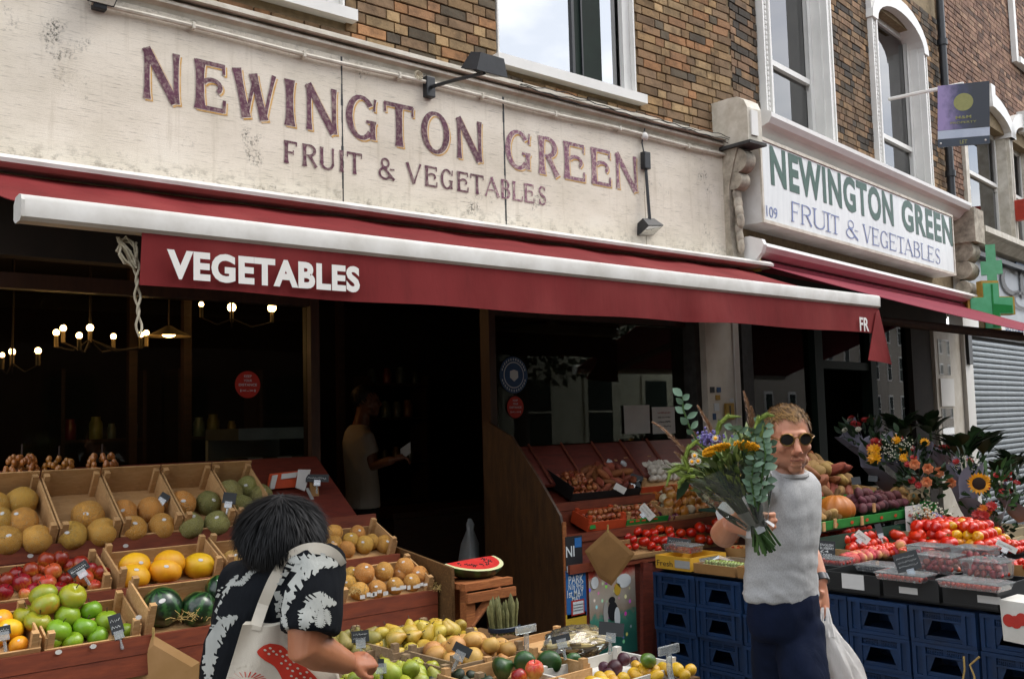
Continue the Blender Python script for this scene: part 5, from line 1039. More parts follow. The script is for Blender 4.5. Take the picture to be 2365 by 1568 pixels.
on_tier('yellow_melon', Z1([(70, 1235, 84, 1.0), (10, 1165, 70, 1.5), (125, 1335, 60, .8), (-30, 1280, 80)]), T3, 'yellow grapefruit in the tray at the picture corner', 'grapefruit in the corner tray', 'grapefruit')
on_tier('watermelon', Z1([(1095, 1078, 134, .95), (1345, 1095, 120, .8), (1490, 965, 100, 1.5)]), T3, '', None, solo=['largest dark green watermelon in the tray beside the apples', 'dark watermelon with a pink sticker half behind the shopper', 'watermelon at the back of its tray behind the shopper'])
x0_, x1_ = PT(770, 1390, T3, .02).x, XE-.03; tray('pine tray of cantaloupes on the lowest tier near the watermelon slice', ((x0_+x1_)/2, 4.145, .835), x1_-x0_-.01, .26, .09, 0, R(24), back=.7, front=.35)
on_tier('cantaloupe', Z3([(425, 655, 92, 1.6), (595, 640, 84, 1.6), (775, 602, 82, 1.7), (895, 672, 84, 1.1), (690, 762, 78, .9), (535, 792, 80, .9), (385, 808, 82, .9), (315, 662, 66, 1.5), (290, 740, 70, 1), (-20, 700, 80), (80, 800, 80)]), T3, 'cantaloupe heaped in the lowest tray by the end panel', 'cantaloupes on the lowest tier by the end panel')
on_tier('cantaloupe', Z3([(735, 665, 66, 1.2), (835, 735, 78, .9)]), T3, 'yellower cantaloupe among the lowest tray by the end panel', 'yellower cantaloupes by the end panel')
# torn paper, price labels left on the shelf edge
simple('torn_label', '#c9c6c0', '#b5b2ab', 20, .7)
for i in range(16):
    x = 840+i*9.5+rp_.uniform(-4, 4); y = 1384-(x-795)*.19+rp_.uniform(-4, 4); p = PY(x, y, 4.108); MB().fbox(p, EX, UP, NY, (-rp_.uniform(.006, .016), -rp_.uniform(.004, .012), 0), (rp_.uniform(.006, .016), rp_.uniform(.004, .012), .002)).build('torn_label', 'torn_label', LS, False)
for x, y in ((290, 1260), (70, 1283), (320, 1425), (560, 1460), (215, 1492), (262, 1400), (135, 1505)): p = PY(x, y, 4.77 if y < 1290 else 4.44 if y < 1410 else 4.104); MB().prism([(math.cos(i/9*6.28)*.013, math.sin(i/9*6.28)*.009) for i in range(9)], p, EX, UP, NY, .002).build('fruit_sticker', 'torn_label', LS, False)
# straw tufts
def tuft(label, c, n, s_, mat='straw', name='straw_tuft'):
    mb = MB(); c = Vector(c)
    for i in range(n):
        a = c+Vector((rp_.uniform(-s_, s_), rp_.uniform(-s_*.5, s_*.5), rp_.uniform(-.01, .01))); d = Vector((rp_.uniform(-1, 1), rp_.uniform(-.6, .6), rp_.uniform(-.2, .7)))*s_*.8; mb.tube([a, a+d*.5+Vector((0, 0, .006)), a+d], .0013, 3, False)
    return tag(mb.build(name, mat, None, False, label=label, cat='straw'), kind='stuff')
tuft('loose straw around the watermelons on the lowest tier', PT(440, 1425, T3, .06), 60, .08); tuft('loose straw under the topmost green melons', PT(600, 1180, T1, .05), 70, .09); tuft('wisp of straw beside the front cantaloupes', PT(820, 1370, T3, .06), 40, .05); tuft('bunched straw at the right end of the lowest cantaloupe tray', PY(1012, 1360, 4.13), 80, .05)
# watermelon half on a plank bench
BNY = 3.95; wb = thing('plank_bench', 'small rough plank bench carrying the cut watermelon', 'bench', PY(1110, 1440, BNY))
bz = PY(1185, 1332, BNY).z; bx0, bx1 = XE+.03, PY(1184, 1340, BNY).x
MB().box((bx0, BNY, bz-.035), (bx1, BNY+.04, bz)).build('edge_board', 'plank', wb, False); MB().box((bx0, BNY-.02, bz-.09), (bx1+.005, BNY-.001, bz-.045)).build('front_rail', 'plank', wb, False)
for i in range(3): MB().box((bx0, BNY+.045+i*.12, bz-.03), (bx1-.02, BNY+.16+i*.12, bz-.003)).build('plank', 'plank', wb, False)
MB().box((bx0+.005, BNY, 0), (bx0+.06, BNY+.05, bz-.092)).build('leg', 'plank', wb, False)
a_, b_ = PY(1150, 1355, BNY+.02), PY(1085, 1445, BNY+.02); MB().tube([a_, b_], .026, 4).build('brace', 'plank', wb, False); MB().box((bx1-.09, BNY+.33, 0), (bx1-.04, BNY+.38, bz-.032)).build('leg', 'plank', wb, False)
wmc = PY(1106, 1302, BNY+.14); L_ = .155*.5; ws = thing('watermelon_slice', 'cut half watermelon with red flesh lying on the plank bench', 'watermelon', wmc)
ax = Vector((1, .0, 0)); tl_ = Matrix.Translation(wmc) @ Matrix.Rotation(R(8), 4, 'Z') @ Matrix.Rotation(R(13), 4, 'X'); ra, rb, rc = (PY(1172, 1300, BNY+.14).x-PY(1038, 1300, BNY+.14).x)/2, .17, .085
rind = MB(); n_ = 28; vs = []; fs = []
for j in range(8):
    th_ = math.pi/2*j/7
    for i in range(n_): g = math.pi+math.pi*i/(n_-1); vs.append(tl_ @ Vector((math.cos(g)*math.cos(th_)*ra, .07+math.sin(g)*math.cos(th_)*rb, -math.sin(th_)*rc)))
rind.add(vs, [(j*n_+i, j*n_+(i+1) % n_, (j+1)*n_+(i+1) % n_, (j+1)*n_+i) for j in range(7) for i in range(n_)]); rind.build('rind', 'skin_watermelon', ws)
def disc(k, z): return [tl_ @ Vector((math.cos(math.pi+math.pi*i/(n_-1))*ra*k, .07+math.sin(math.pi+math.pi*i/(n_-1))*rb*k, z)) for i in range(n_)]
m = MB(); m.add(disc(1, 0)+disc(.88, .002), [(i, (i+1) % n_, n_+(i+1) % n_, n_+i) for i in range(n_)]); m.build('white_rind', 'melon_rind', ws); MB().add(disc(.88, .002)+[tl_ @ Vector((0, .07, .004))], [(i, (i+1) % n_, n_) for i in range(n_)]).build('flesh', 'melon_flesh', ws)
m = MB()
for i in range(46):
    g = rp_.uniform(3.3, 6.1); k = rp_.gauss(.55, .07); m.ell(tl_ @ Vector((math.cos(g)*ra*k, .07+math.sin(g)*rb*k, .005)), (.005, .003, .003), 6, 4)
tag(m.build('seeds', 'black_seed', ws), kind='stuff')
# chalk price cards in clear clips
def card(label, x, y, P, wpx, hpx, roll=0, lines=(), tiltb=.35, clip=True, yaw=0, mat='chalk_black', name='price_card', tmat='chalk', facing=None):
    d = dep(P); w_, h_ = wpx*d/FPX, hpx*d/FPX; f = facing if facing else (CAM-P); f = Vector((f.x, f.y, f.length*tiltb)).normalized(); u_ = UP.cross(f).normalized(); u_ = (Matrix.Rotation(roll, 3, f) @ u_); v_ = f.cross(u_)
    t = thing(name, label, 'price card', P); MB().fbox(P, u_, v_, f, (-w_/2, -h_/2, -.002), (w_/2, h_/2, .002)).build('card', mat, t, False)
    n_ = len(lines)
    for i, tx in enumerate(lines):
        hh = h_*.7/n_; z = h_*.36-hh*(i+1)
        if tx[0] not in 'EBP£': scribble(t, P, u_, v_, f, -w_*.40, w_*.38*min(1, (len(tx)+2)/8), z+hh*.2, hh*.55, tmat, i*7+n_*3+int(wpx)); continue
        font_text(t, tx, P, u_, v_, f, -w_*.42, w_*.42*min(1, len(tx)/8), z+hh*.15, z+hh*.9, tmat, .005, lift=.0035)
    if clip:
        b = P-v_*h_*.55; MB().fbox(b, u_, v_, f, (-.018, -.02, -.008), (.018, .012, .008)).build('clip', 'clear_clip', t, False); MB().tube([b-v_*.02, b-v_*.06-f*.01], .006, 6).build('clip_stem', 'clear_clip', t)
    return t
card('black chalk card with white script in front of the red apples', 0, 0, PT(182, 1313, T2, .13), 44, 22, R(32), ('Apples', 'British', '2.50 kg')); card('small dark card leaning in the green apple tray', 0, 0, PT(268, 1440, T3, .10), 28, 44, R(14), ('Apple', '2.00')); card('dark card at the left picture edge', 0, 0, PT(8, 1455, T3, .12), 30, 20, R(6), ('2 for',)); card('dark card resting on the tray of pale green melons', 0, 0, PT(380, 1148, T1, .14), 22, 18, R(-35), ()); card('dark card clipped among the netted green melons', 0, 0, PT(530, 1150, T1, .2), 30, 26, R(-10), ()); 
card('long dark price strip beside the pale cartons', 0, 0, PY(733, 1104, 5.0), 52, 18, R(-3), ('Melons 2.50',)); 
ct = thing('carton', 'open white and red carton lying behind the shopper head', 'carton', PY(690, 1120, 5.05))
def quad(P4, Y, th, nm, mt, par): pts = [PY(x, y, Y) for x, y in P4]; c = MB(); c.add(pts+[p+Vector((0, th, 0)) for p in pts], [(0, 1, 2, 3), (7, 6, 5, 4), (0, 4, 5, 1), (1, 5, 6, 2), (2, 6, 7, 3), (3, 7, 4, 0)]); return c.build(nm, mt, par, False)
quad([(624, 1094), (700, 1086), (690, 1124), (616, 1130)], 5.06, .01, 'panel', 'orange_card', ct); quad([(630, 1098), (642, 1096), (634, 1128), (622, 1130)], 5.05, .008, 'white_stripe', 'paper_white', ct); quad([(652, 1094), (688, 1090), (684, 1102), (650, 1106)], 5.05, .008, 'white_stripe', 'paper_white', ct); quad([(690, 1084), (716, 1082), (722, 1092), (704, 1134), (684, 1126)], 5.03, .008, 'flap', 'paper_white', ct) if False else quad([(690, 1084), (718, 1084), (704, 1134), (684, 1126)], 5.03, .008, 'flap', 'paper_white', ct); quad([(716, 1110), (736, 1126), (738, 1168), (720, 1170)], 5.02, .008, 'side', 'kraft_light', ct); quad([(706, 1128), (712, 1126), (740, 1180), (734, 1184)], 5.0, .008, 'edge', 'paper_grey', ct)
# net bags of nuts hanging against the glass
for i, (x, y) in enumerate(((50, 1092), (136, 1094), (236, 1088))):
    p = PY(x, y, 5.30); t = thing('net_bag', ('net bag of nuts hanging leftmost on the dark glass', 'net bag of nuts hanging second on the dark glass', 'net bag of nuts hanging third on the dark glass')[i], 'net bag', p); mb = MB(); rq = random.Random(i)
    for k in range(80): a = rq.uniform(0, 6.28); z = rq.uniform(-.09, .08); rr = .072*math.sqrt(max(0.05, 1-(z/.1)**2)); mb.ell(p+Vector((math.cos(a)*rr, math.sin(a)*rr*.7, z)), (.014, .014, .017), 7, 5)
    tag(mb.build('nuts', 'skin_onion', t), kind='stuff'); MB().tube([p+UP*.09, p+UP*.14], .005, 5).build('tie', 'interior_wood', t)
# ================================================================== heaps
def heap(k, P0, U, V, Nn, w_, d_, r_, n, label, group, cat=None, dome=.5, part=True, rot=None, jit=.25, layers=3, rr=None):
    """n pieces laid in layers over a w x d patch (P0 = front left corner)"""
    c = 0; rr = rr or random.Random(int(abs(P0.x*971+P0.y*331+w_*77))); sp = 2*r_*.93
    for L in range(layers):
        ins = L*r_*.9; y = r_+ins; row = 0
        while y < d_-ins-r_*.3 and c < n:
            x = r_+ins+(row % 2)*r_*.9
            while x < w_-ins-r_*.3 and c < n:
                p = P0+U*(x+rr.uniform(-jit, jit)*r_)+V*(y+rr.uniform(-jit, jit)*r_)+Nn*(r_*.85+L*r_*1.25)
                kk = k[rr.randrange(len(k))] if isinstance(k, (list, tuple)) else k; lb = label[kk] if isinstance(label, dict) else label; gp = group[kk] if isinstance(group, dict) else group
                item(kk, p, r_*rr.uniform(.86, 1.12), lb, gp, cat[kk] if isinstance(cat, dict) else cat, rot=(rr.uniform(-1.2, 1.2), rr.uniform(-1.2, 1.2), rr.uniform(0, 6.28)) if rot is None else rot, part=part); c += 1; x += sp
            y += sp*.9; row += 1
def slope(s): v = Vector((0, 1, s)).normalized(); return v, EX.cross(v)
# ================================================================== RIGHT STAND (in front of the right window)
RX = PY(1135, 985, 5.35).x; RS = thing('tiered_stand', 'rust red stepped vegetable stand with a dark wooden side below the right window', 'stand', (5.2, 4.9, 0))
RX1 = 6.55; yf = PX(1303, 1190, RX).y; zf = PX(1303, 1190, RX).z
MB().prism([(yf, .0), (yf, zf-.08), (yf+.02, zf), (4.86, 1.33), (5.12, 1.60), (5.36, 1.70), (5.42, 1.70), (5.42, .0)], Vector((RX-.02, 0, 0)), Vector((0, 1, 0)), UP, EX, .02).build('side_panel', 'dark_wood', RS, False)
MB().box((RX-.024, yf-.012, .0), (RX+.004, yf-.001, zf-.04)).build('side_edge', 'plank', RS, False)
TR1, TR2, TR3 = (4.98, 1.145, .45), (4.80, .955, .35), (4.63, .795, .3)
MB().box((RX+.005, 4.64, .02), (RX1, 4.66, .78)).build('front_panel', 'red_wood', RS, False)
for (Y, Z, dd, s_) in ((4.98, 1.145, .42, .45), (4.80, .955, .2, .35), (4.63, .79, .2, .3)):
    MB().box((RX+.003, Y-.022, Z-.055), (RX1, Y-.002, Z)).build('lip_board', 'rust_wood', RS, False); MB().prism([(Y, Z-.03), (Y+dd, Z-.03+dd*s_), (Y+dd, Z-.05+dd*s_), (Y, Z-.05)], Vector((RX+.003, 0, 0)), Vector((0, 1, 0)), UP, EX, RX1-RX).build('tier_board', 'red_wood', RS, False)
    MB().box((RX+.003, Y+.16, Z-.0), (RX1, Y+.175, Z+.13)).build('riser', 'rust_wood', RS, False) if Z < 1.1 else None
MB().prism([(5.14, 1.24), (5.36, 1.50), (5.36, 1.52), (5.13, 1.26)], Vector((RX+.003, 0, 0)), Vector((0, 1, 0)), UP, EX, RX1-RX).build('back_board', 'red_wood', RS, False)
for x in (1225, 1300, 1370, 1436, 1498, 1560):
    a = PY(x, 1040, 5.34); a.z = max(a.z, 1.44); MB().tube([Vector((a.x, 5.36, 1.535)), Vector((a.x, 5.12, 1.27))], .010, 4).build('divider_edge', 'rust_wood', RS, False)
# top row
v1, n1 = slope(.45); v2, n2 = slope(.35); v3, n3 = slope(.3); t1, t2, t3 = math.atan(.45), math.atan(.35), math.atan(.3)
xa, xb = PY(1318, 1150, 4.98).x, PY(1478, 1132, 4.98).x; xc = PY(1600, 1125, 4.98).x
tray('black tray of shallots and chillies at the top left of the vegetable stand', ((xa+xb)/2, 4.985, 1.145), xb-xa-.01, .36, .10, 0, t1, 'black_tray', .55, 'plastic_tray', posts=False, fmat='black_tray')
tray('orange trimmed tray of squash and garlic on the top row', ((xb+xc)/2+.2, 4.985, 1.145), xc-xb+.38, .36, .10, 0, t1, 'pine', .55, fmat='orange_card')
wd = xb-xa-.06; heap('shallot', Vector((xa+.02, 5.0, 1.16)), EX, v1, n1, wd*.45, .30, .026, 90, 'small brown shallot in the black tray', 'shallots in the black tray', 'shallot', .5, False)
heap('sweet_potato', Vector((xa+wd*.42, 5.0, 1.16)), EX, v1, n1, wd*.7, .30, .036, 60, 'orange brown sweet potato in the top row', 'sweet potatoes in the top row', 'sweet potato', .6, False)
simple('squash_skin', '#a8983a', '#8c8a38', 8, .4); simple('garlic_skin', '#bfb8a8', '#cfc8ba', 12, .5)
KIND['squash'] = ([fruit('squash', 'squash_skin', sq=(1, 1, 1), prof=[(a, b*.9) for a, b in pearp], lump=.06, seed=i) for i in range(2)], None); KIND['garlic'] = ([fruit('garlic', 'garlic_skin', prof=onionp, sq=(1, 1, .8), ribs=9, ribd=.12, seed=i, lump=.06) for i in range(3)], None); KIND['gourd'] = ([fruit('gourd', 'skin_sweet_potato', prof=onionp, lump=.05)], None)
for i, (x, y, k, rr_) in enumerate(((1465, 1120, 'squash', .055), (1488, 1135, 'squash', .05), (1510, 1108, 'gourd', .055), (1450, 1142, 'squash', .045))): item(k, PY(x, y, 5.12+.02*i), rr_, ('pale green squash leaning on the top row', 'yellow squash at the front of the top row', 'brown gourd beside the garlic', 'small pale squash beside the sweet potatoes')[i], None, 'squash')
heap('garlic', PY(1505, 1118, 5.08), EX, v1, n1, .62, .26, .034, 60, 'white garlic bulb behind the bouquet on the top row', 'garlic bulbs on the top row', 'garlic', .8, False)
for x, y in ((1352, 1088), (1436, 1068), (1490, 1064)): p = PY(x, y, 5.3); MB().box((p.x-.022, 5.255, p.z-.04), (p.x+.022, 5.262, p.z+.04)).build('wooden_tag', 'pine', RS, False)
for x, y in ((1440, 1075), (1408, 1072), (1498, 1080)):
    p = PY(x, y, 5.22); MB().ell(p, (.03, .02, .035), 8, 6, None, lambda q: q*(1+.3*math.sin(q.x*9+q.z*7))).build('crumpled_bag', 'thin_plastic', None, label='crumpled pale plastic scrap above the sweet potatoes', cat='bag', group='plastic scraps on the vegetable stand')
card('black chalk card among the squash', 0, 0, PY(1466, 1108, 5.0), 34, 26, R(-20), ('Squash',)); card('white and black tag hanging over the top row lip', 0, 0, PY(1432, 1128, 4.95), 28, 16, R(-30), (), mat='white_card', clip=False)
# middle row: two card trays of shallots, then onions
xa, xb, xc_, xd = PY(1352, 1220, 4.80).x, PY(1442, 1212, 4.80).x, PY(1540, 1200, 4.80).x, PY(1665, 1180, 4.80).x
tray('red card tray of shallots with a green emblem', ((xa+xb)/2, 4.79, .955), xb-xa-.01, .17, .085, 0, t2, 'orange_card', .75, 'card_tray', posts=True); tray('green printed card tray of shallots next to the red one', ((xb+xc_)/2, 4.79, .955), xc_-xb-.01, .17, .08, 0, t2, 'pine', .62, 'card_tray', fmat='green_card')
tray('pine tray of brown onions with a green printed front', ((xc_+xd)/2, 4.79, .955), xd-xc_-.01, .19, .07, 0, t2, 'pine', .5)
p = PY(1360, 1222, 4.785); MB().prism([(.0+math.cos(i/10*3.14)*.028, .0+math.sin(i/10*3.14)*.04) for i in range(11)], Vector((xa+.045, 4.776, .975)), EX, UP, NY, .002).build('green_emblem', 'green_card', RS, False)
for i in range(5): MB().box((xb+.03+i*.062, 4.776, .985), (xb+.07+i*.062, 4.779, .999+(i % 2)*.008)).build('print_mark', 'orange_card', RS, False)
heap('shallot', Vector((xa+.015, 4.80, .975)), EX, v2, n2, xc_-xa-.05, .16, .025, 110, 'shallot in the card trays of the middle row', 'shallots in the card trays', 'shallot', .5, False)
heap(['onion', 'onion', 'onion', 'white_onion'], Vector((xc_+.01, 4.80, .97)), EX, v2, n2, xd-xc_+.12, .30, .042, 70, {'onion': 'brown onion heaped behind the tomatoes', 'white_onion': 'white onion among the brown onions'}, {'onion': 'brown onions on the middle row', 'white_onion': 'white onions on the middle row'}, 'onion', .75, False)
heap('red_onion', Vector((xc_-.06, 4.79, .955)), EX, v2, n2, .22, .08, .026, 6, 'red onion in front of the brown onions', 'red onions before the brown ones', 'onion', .5, False); heap('red_onion', Vector((xd+.06, 4.86, 1.03)), EX, v2, n2, .25, .22, .033, 10, 'red onion at the right end of the onion heap', 'red onions at the right end', 'onion', .6, False)
MB().box((xa+.04, 4.955, 1.02), (xc_-.02, 4.965, 1.085)).build('dark_card_back', 'chalk_black', RS, False)
card('white scribbled price tag between shallots and onions', 0, 0, PY(1494, 1182, 4.78), 40, 20, R(-50), ('3.00', 'each'), mat='white_card', tmat='chalk_black')
card('dark price card lying on the onions', 0, 0, PY(1612, 1166, 4.86), 26, 12, R(-5), (), clip=False)
# tomatoes
xa, xb = PY(1432, 1283, 4.62).x, PY(1700, 1255, 4.62).x
tray('long pine tray of ripe red tomatoes on the lowest row', ((xa+xb)/2, 4.60, .765), xb-xa, .17, .07, 0, t3, 'pine', .5)
on_tier('tomato', [(727+0, 0, 0)][:0]+[(1550+(zx)*.4772*.7656*1.0-363.3+0, 0, 0) for zx in ()], TR3, '', None)
Z5 = lambda L: [(1225+x*.1953, 1033.6+y*.1953, r_*.1953)+tuple(z) for x, y, r_, *z in L]
on_tier('tomato', (lambda L: [(q[0], q[1], q[2]*1.15)+tuple(q[3:]) for q in Z5(L)])([(1260, 990, 52, 2.2), (1370, 1015, 50, 2.0), (1460, 1000, 52, 2.2), (1530, 960, 48, 2.6), (1640, 975, 52, 2.3), (1660, 1040, 50, 1.6), (1780, 1010, 55, 2), (1900, 1005, 58, 2), (2010, 945, 62, 2.6), (2015, 1080, 62, 1.2), (1345, 1110, 60, 1.2), (1475, 1085, 56, 1.3), (1210, 1085, 52, 1.3), (1140, 1050, 50, 1.4), (1580, 1100, 60, 1.2), (1640, 1150, 55, .9), (1430, 1160, 50, .8), (1510, 1195, 40, .7), (1150, 1175, 40, .7), (1240, 1165, 40, .8), (2110, 960, 55, 2), (2120, 1090, 55, 1.1), (2200, 880, 50, 2.4), (1730, 1100, 50, 1.1), (1820, 1110, 50, 1.0), (2230, 1000, 60, 1.4), (2260, 1100, 60, 1)]), TR3, 'ripe red tomato in the long pine tray', 'tomatoes in the long pine tray')
card('black chalk card with white prices on the tomatoes', 0, 0, PY(1568, 1251, 4.52), 54, 18, R(-8), ('2.50 kg  1.20',))
# posters on the panel under the stand
simple('poster_blue', '#1b5f9c', '#195690', 6, .6); simple('poster_dark', '#15171c', '#101216', 8, .6); simple('poster_red', '#a8332a', '#8f2a22', 6, .6); simple('poster_green', '#2a6e58', '#2f7d66', 6, .6); simple('poster_yellow', '#b5962a', '#a88a24', 9, .6)
def pano():
    m = N('poster_picture'); g = m.co('Generated'); z = m.sep(g)[2]; n_ = m.noise(m.co('Generated', (3, 1, 4)), 2.5, 4, .6); f = m.math('ADD', z, m.math('MULTIPLY', m.math('SUBTRACT', n_, .5), .3)); c = m.ramp(f, [(.18, '#1d5a50'), (.4, '#3a7a68'), (.46, '#8a7a6a'), (.62, '#9a9488'), (.78, '#a89a8c'), (.9, '#a03a2c')])
    v = m.n('TexVoronoi'); m.l(m.co('Generated', (9, 1, 11)), v.inputs[0]); v.inputs['Scale'].default_value = 1; c = m.mix(m.math('MULTIPLY', m.mapr(v.outputs['Distance'], .18, .3, 1, 0), .8), c, v.outputs['Color']); m.fin(c, .55)
pano()
PYp = 4.632; pk = thing('event_poster', 'blue event poster reading PARK and MAY on the stand front', 'poster', PY(1330, 1440, PYp))
def prect(x0_, y0_, x1_, y1_, nm, mt, par, lift=0): a, b = PY(x0_, y0_, PYp), PY(x1_, y1_, PYp); MB().box((a.x, PYp-lift-.002, b.z), (b.x, PYp-lift, a.z)).build(nm, mt, par, False); return a, b
prect(1305, 1240, 1346, 1318, 'upper_panel', 'poster_dark', pk); prect(1306, 1318, 1355, 1420, 'blue_panel', 'poster_blue', pk); prect(1306, 1420, 1355, 1448, 'yellow_strip', 'poster_yellow', pk); prect(1318, 1387, 1349, 1416, 'red_panel', 'poster_red', pk, .003); prect(1326, 1242, 1342, 1262, 'pale_blue_mark', 'poster_blue', pk, .003)
for (tx, x0_, y0_, x1_, y1_) in (('PARK', 1312, 1330, 1347, 1343), ('N16 9HG', 1312, 1349, 1346, 1357), ('1st MAY', 1309, 1363, 1347, 1374), ('MAY', 1320, 1375, 1340, 1386), ('RS', 1308, 1307, 1325, 1319), ('NI', 1306, 1262, 1326, 1284)):
    a, b = PY(x0_, y0_, PYp), PY(x1_, y1_, PYp); font_text(pk, tx, Vector((0, PYp-.003, 0)), EX, UP, NY, a.x, b.x, b.z, a.z, 'print_pale', .012, lift=.001)
for i in range(4): a, b = PY(1322, 1390+i*6.5, PYp), PY(1346, 1394+i*6.5, PYp); MB().box((a.x, PYp-.0065, b.z), (b.x, PYp-.0055, a.z)).build('small_print', 'print_pale', pk, False)
pk2 = thing('event_poster', 'colourful painted poster with a dark figure on the stand front', 'poster', PY(1415, 1440, PYp)); prect(1358, 1300, 1472, 1502, 'sheet', 'poster_picture', pk2)
for (cx, cy, rx, ry, mt) in ((1412, 1385, 9, 8, 'poster_dark'), (1414, 1410, 14, 22, 'poster_dark'), (1398, 1415, 7, 26, 'paper_grey'), (1424, 1425, 8, 24, 'print_pale'), (1440, 1340, 20, 16, 'print_pale'), (1372, 1345, 10, 14, 'print_pale'), (1425, 1360, 9, 14, 'poster_yellow')):
    a = PY(cx, cy, PYp); k = dep(a)/FPX; MB().prism([(math.cos(i/14*6.283)*rx*k*1.2, math.sin(i/14*6.283)*ry*k) for i in range(14)], a-Vector((0, .004+.0004*cx % .003, 0)), EX, UP, NY, .001).build('painted_shape', mt, pk2, False)
quad([(1486, 1298), (1508, 1300), (1508, 1568), (1486, 1560)], 4.56, .03, 'red_post', 'red_wood', RS)
# ---- brown paper bags hung by a corner
def paper_bag(label, x, y, P, pts, bulge, mat='kraft'):
    t = thing('paper_bag', label, 'bag', P); d = dep(P); k = d/FPX; u_ = CR; v_ = CU; q = [P+u_*(a-x)*k-v_*(b-y)*k for a, b in pts]
    n_ = len(q); c = sum(q, Vector())/n_; f = (CAM-P).normalized(); inner = [c+(p-c)*.82+f*bulge*.5 for p in q]; mb = MB(); back = [p-f*.012 for p in q]
    mb.add(q+inner+[c+f*bulge*.8+CR*.012]+back, [(i, (i+1) % n_, n_+(i+1) % n_, n_+i) for i in range(n_)]+[(n_+i, n_+(i+1) % n_, 2*n_) for i in range(n_)]+[(i, 2*n_+1+i, 2*n_+1+(i+1) % n_, (i+1) % n_) for i in range(n_)]+[tuple(2*n_+1+i for i in range(n_))]); mb.build('bag', mat, t, False)
    MB().tube([q[0]+v_*.03, q[0], q[0]-v_*.02], .006, 5).build('string', 'straw', t); return t
paper_bag('brown paper bag hung by one corner in front of the posters', 1408, 1285, PY(1408, 1285, 4.52), [(1404, 1222), (1466, 1278), (1442, 1312), (1412, 1352), (1384, 1334), (1350, 1272)], .014)
paper_bag('large brown paper bag hung below the green apples', 320, 1560, PT(320, 1520, T3, -.12)+Vector((.02, -.12, -.05)), [(318, 1468), (425, 1530), (420, 1640), (320, 1700), (240, 1660), (215, 1568)], .03, 'kraft_light')
# ================================================================== BLUE CRATES
CX = 4.90; CT = .718; CH = .180; CW = .335
def make_crate():
    t = thing('plastic_crate', 'x', 'crate', (0, 0, 0), 'blue crates stacked under the right stall', rot=(0, 0, 0)); w2_ = CW/2
    def b(nm, lo, hi): return MB().box(lo, hi).build(nm, 'blue_plastic', t, False)
    b('top_rim', (-.014, -w2_, CH-.022), (.012, w2_, CH-.002)); b('bottom_rim', (-.010, -w2_, .0), (.012, w2_, .018))
    for y in (-w2_, -w2_+.050, w2_-.070, w2_-.02): b('post', (-.012, y, .018), (.010, y+.02, CH-.022))
    b('corner_panel', (.001, -w2_+.02, .018), (.005, -w2_+.050, CH-.022)); b('corner_panel', (.001, w2_-.050, .018), (.005, w2_-.02, CH-.022))
    # hand hole: the panel stops above and below a tapering opening
    hz0, hz1 = .050, .112; y0, y1 = -w2_+.070, w2_-.070
    b('lower_panel', (.002, y0, .018), (.006, y1, hz0-.012)); MB().prism([(y0, hz0-.012), (y0+.001, hz1+.004), (y0+.045, hz1+.004), (y0+.012, hz0-.012)], Vector((-.004, 0, 0)), Vector((0, 1, 0)), UP, EX, .010).build('grip_side', 'blue_plastic', t, False); MB().prism([(y1, hz0-.012), (y1-.001, hz1+.004), (y1-.045, hz1+.004), (y1-.012, hz0-.012)], Vector((-.004, 0, 0)), Vector((0, 1, 0)), UP, EX, .010).build('grip_side', 'blue_plastic', t, False)
    b('grip_lip', (-.012, y0, hz1+.004), (.010, y1, hz1+.014))
    g = MB(); n_ = 22
    for i in range(n_):
        y = y0+(y1-y0)*i/n_
        if i in (10, 11): g.box((.001, y, hz1+.014), (.006, y+(y1-y0)/n_, CH-.022)); continue
        g.box((.001, y, hz1+.014), (.006, y+(y1-y0)/n_*.62, CH-.022))
    g.box((.0015, y0, hz1+.030), (.0055, y1, hz1+.036)); tag(g.build('grille', 'blue_plastic', t, False), kind='stuff')
    b('side_wall', (.013, -w2_, 0), (.30, -w2_+.006, CH-.004)); b('side_wall', (.013, w2_-.006, 0), (.30, w2_, CH-.004)); b('floor', (.013, -w2_+.007, .004), (.30, w2_-.007, .010)); b('back_wall', (.294, -w2_+.007, .011), (.30, w2_-.007, CH-.004))
    return t
cr0 = make_crate(); y = PX(1512, 1316, CX).y - CW/2; ci = 0; order = ('first', 'second', 'third', 'fourth', 'fifth', 'sixth', 'seventh', 'eighth'); rowsn = ('bottom', 'second lowest', 'third lowest', 'top')
while y > 1.7 and ci < 8:
    for rz in range(4):
        o = cr0 if (ci == 0 and rz == 0) else copy_tree(cr0)
        o.location = (CX+random.uniform(-.012, .012), y, CT-CH*(4-rz)); o.rotation_euler = (0, 0, random.uniform(-.02, .02))
        o['label'] = 'blue plastic crate, %s of the %s stack from the red post' % (rowsn[rz], order[ci]); o['category'] = 'crate'
    y -= CW+.012; ci += 1
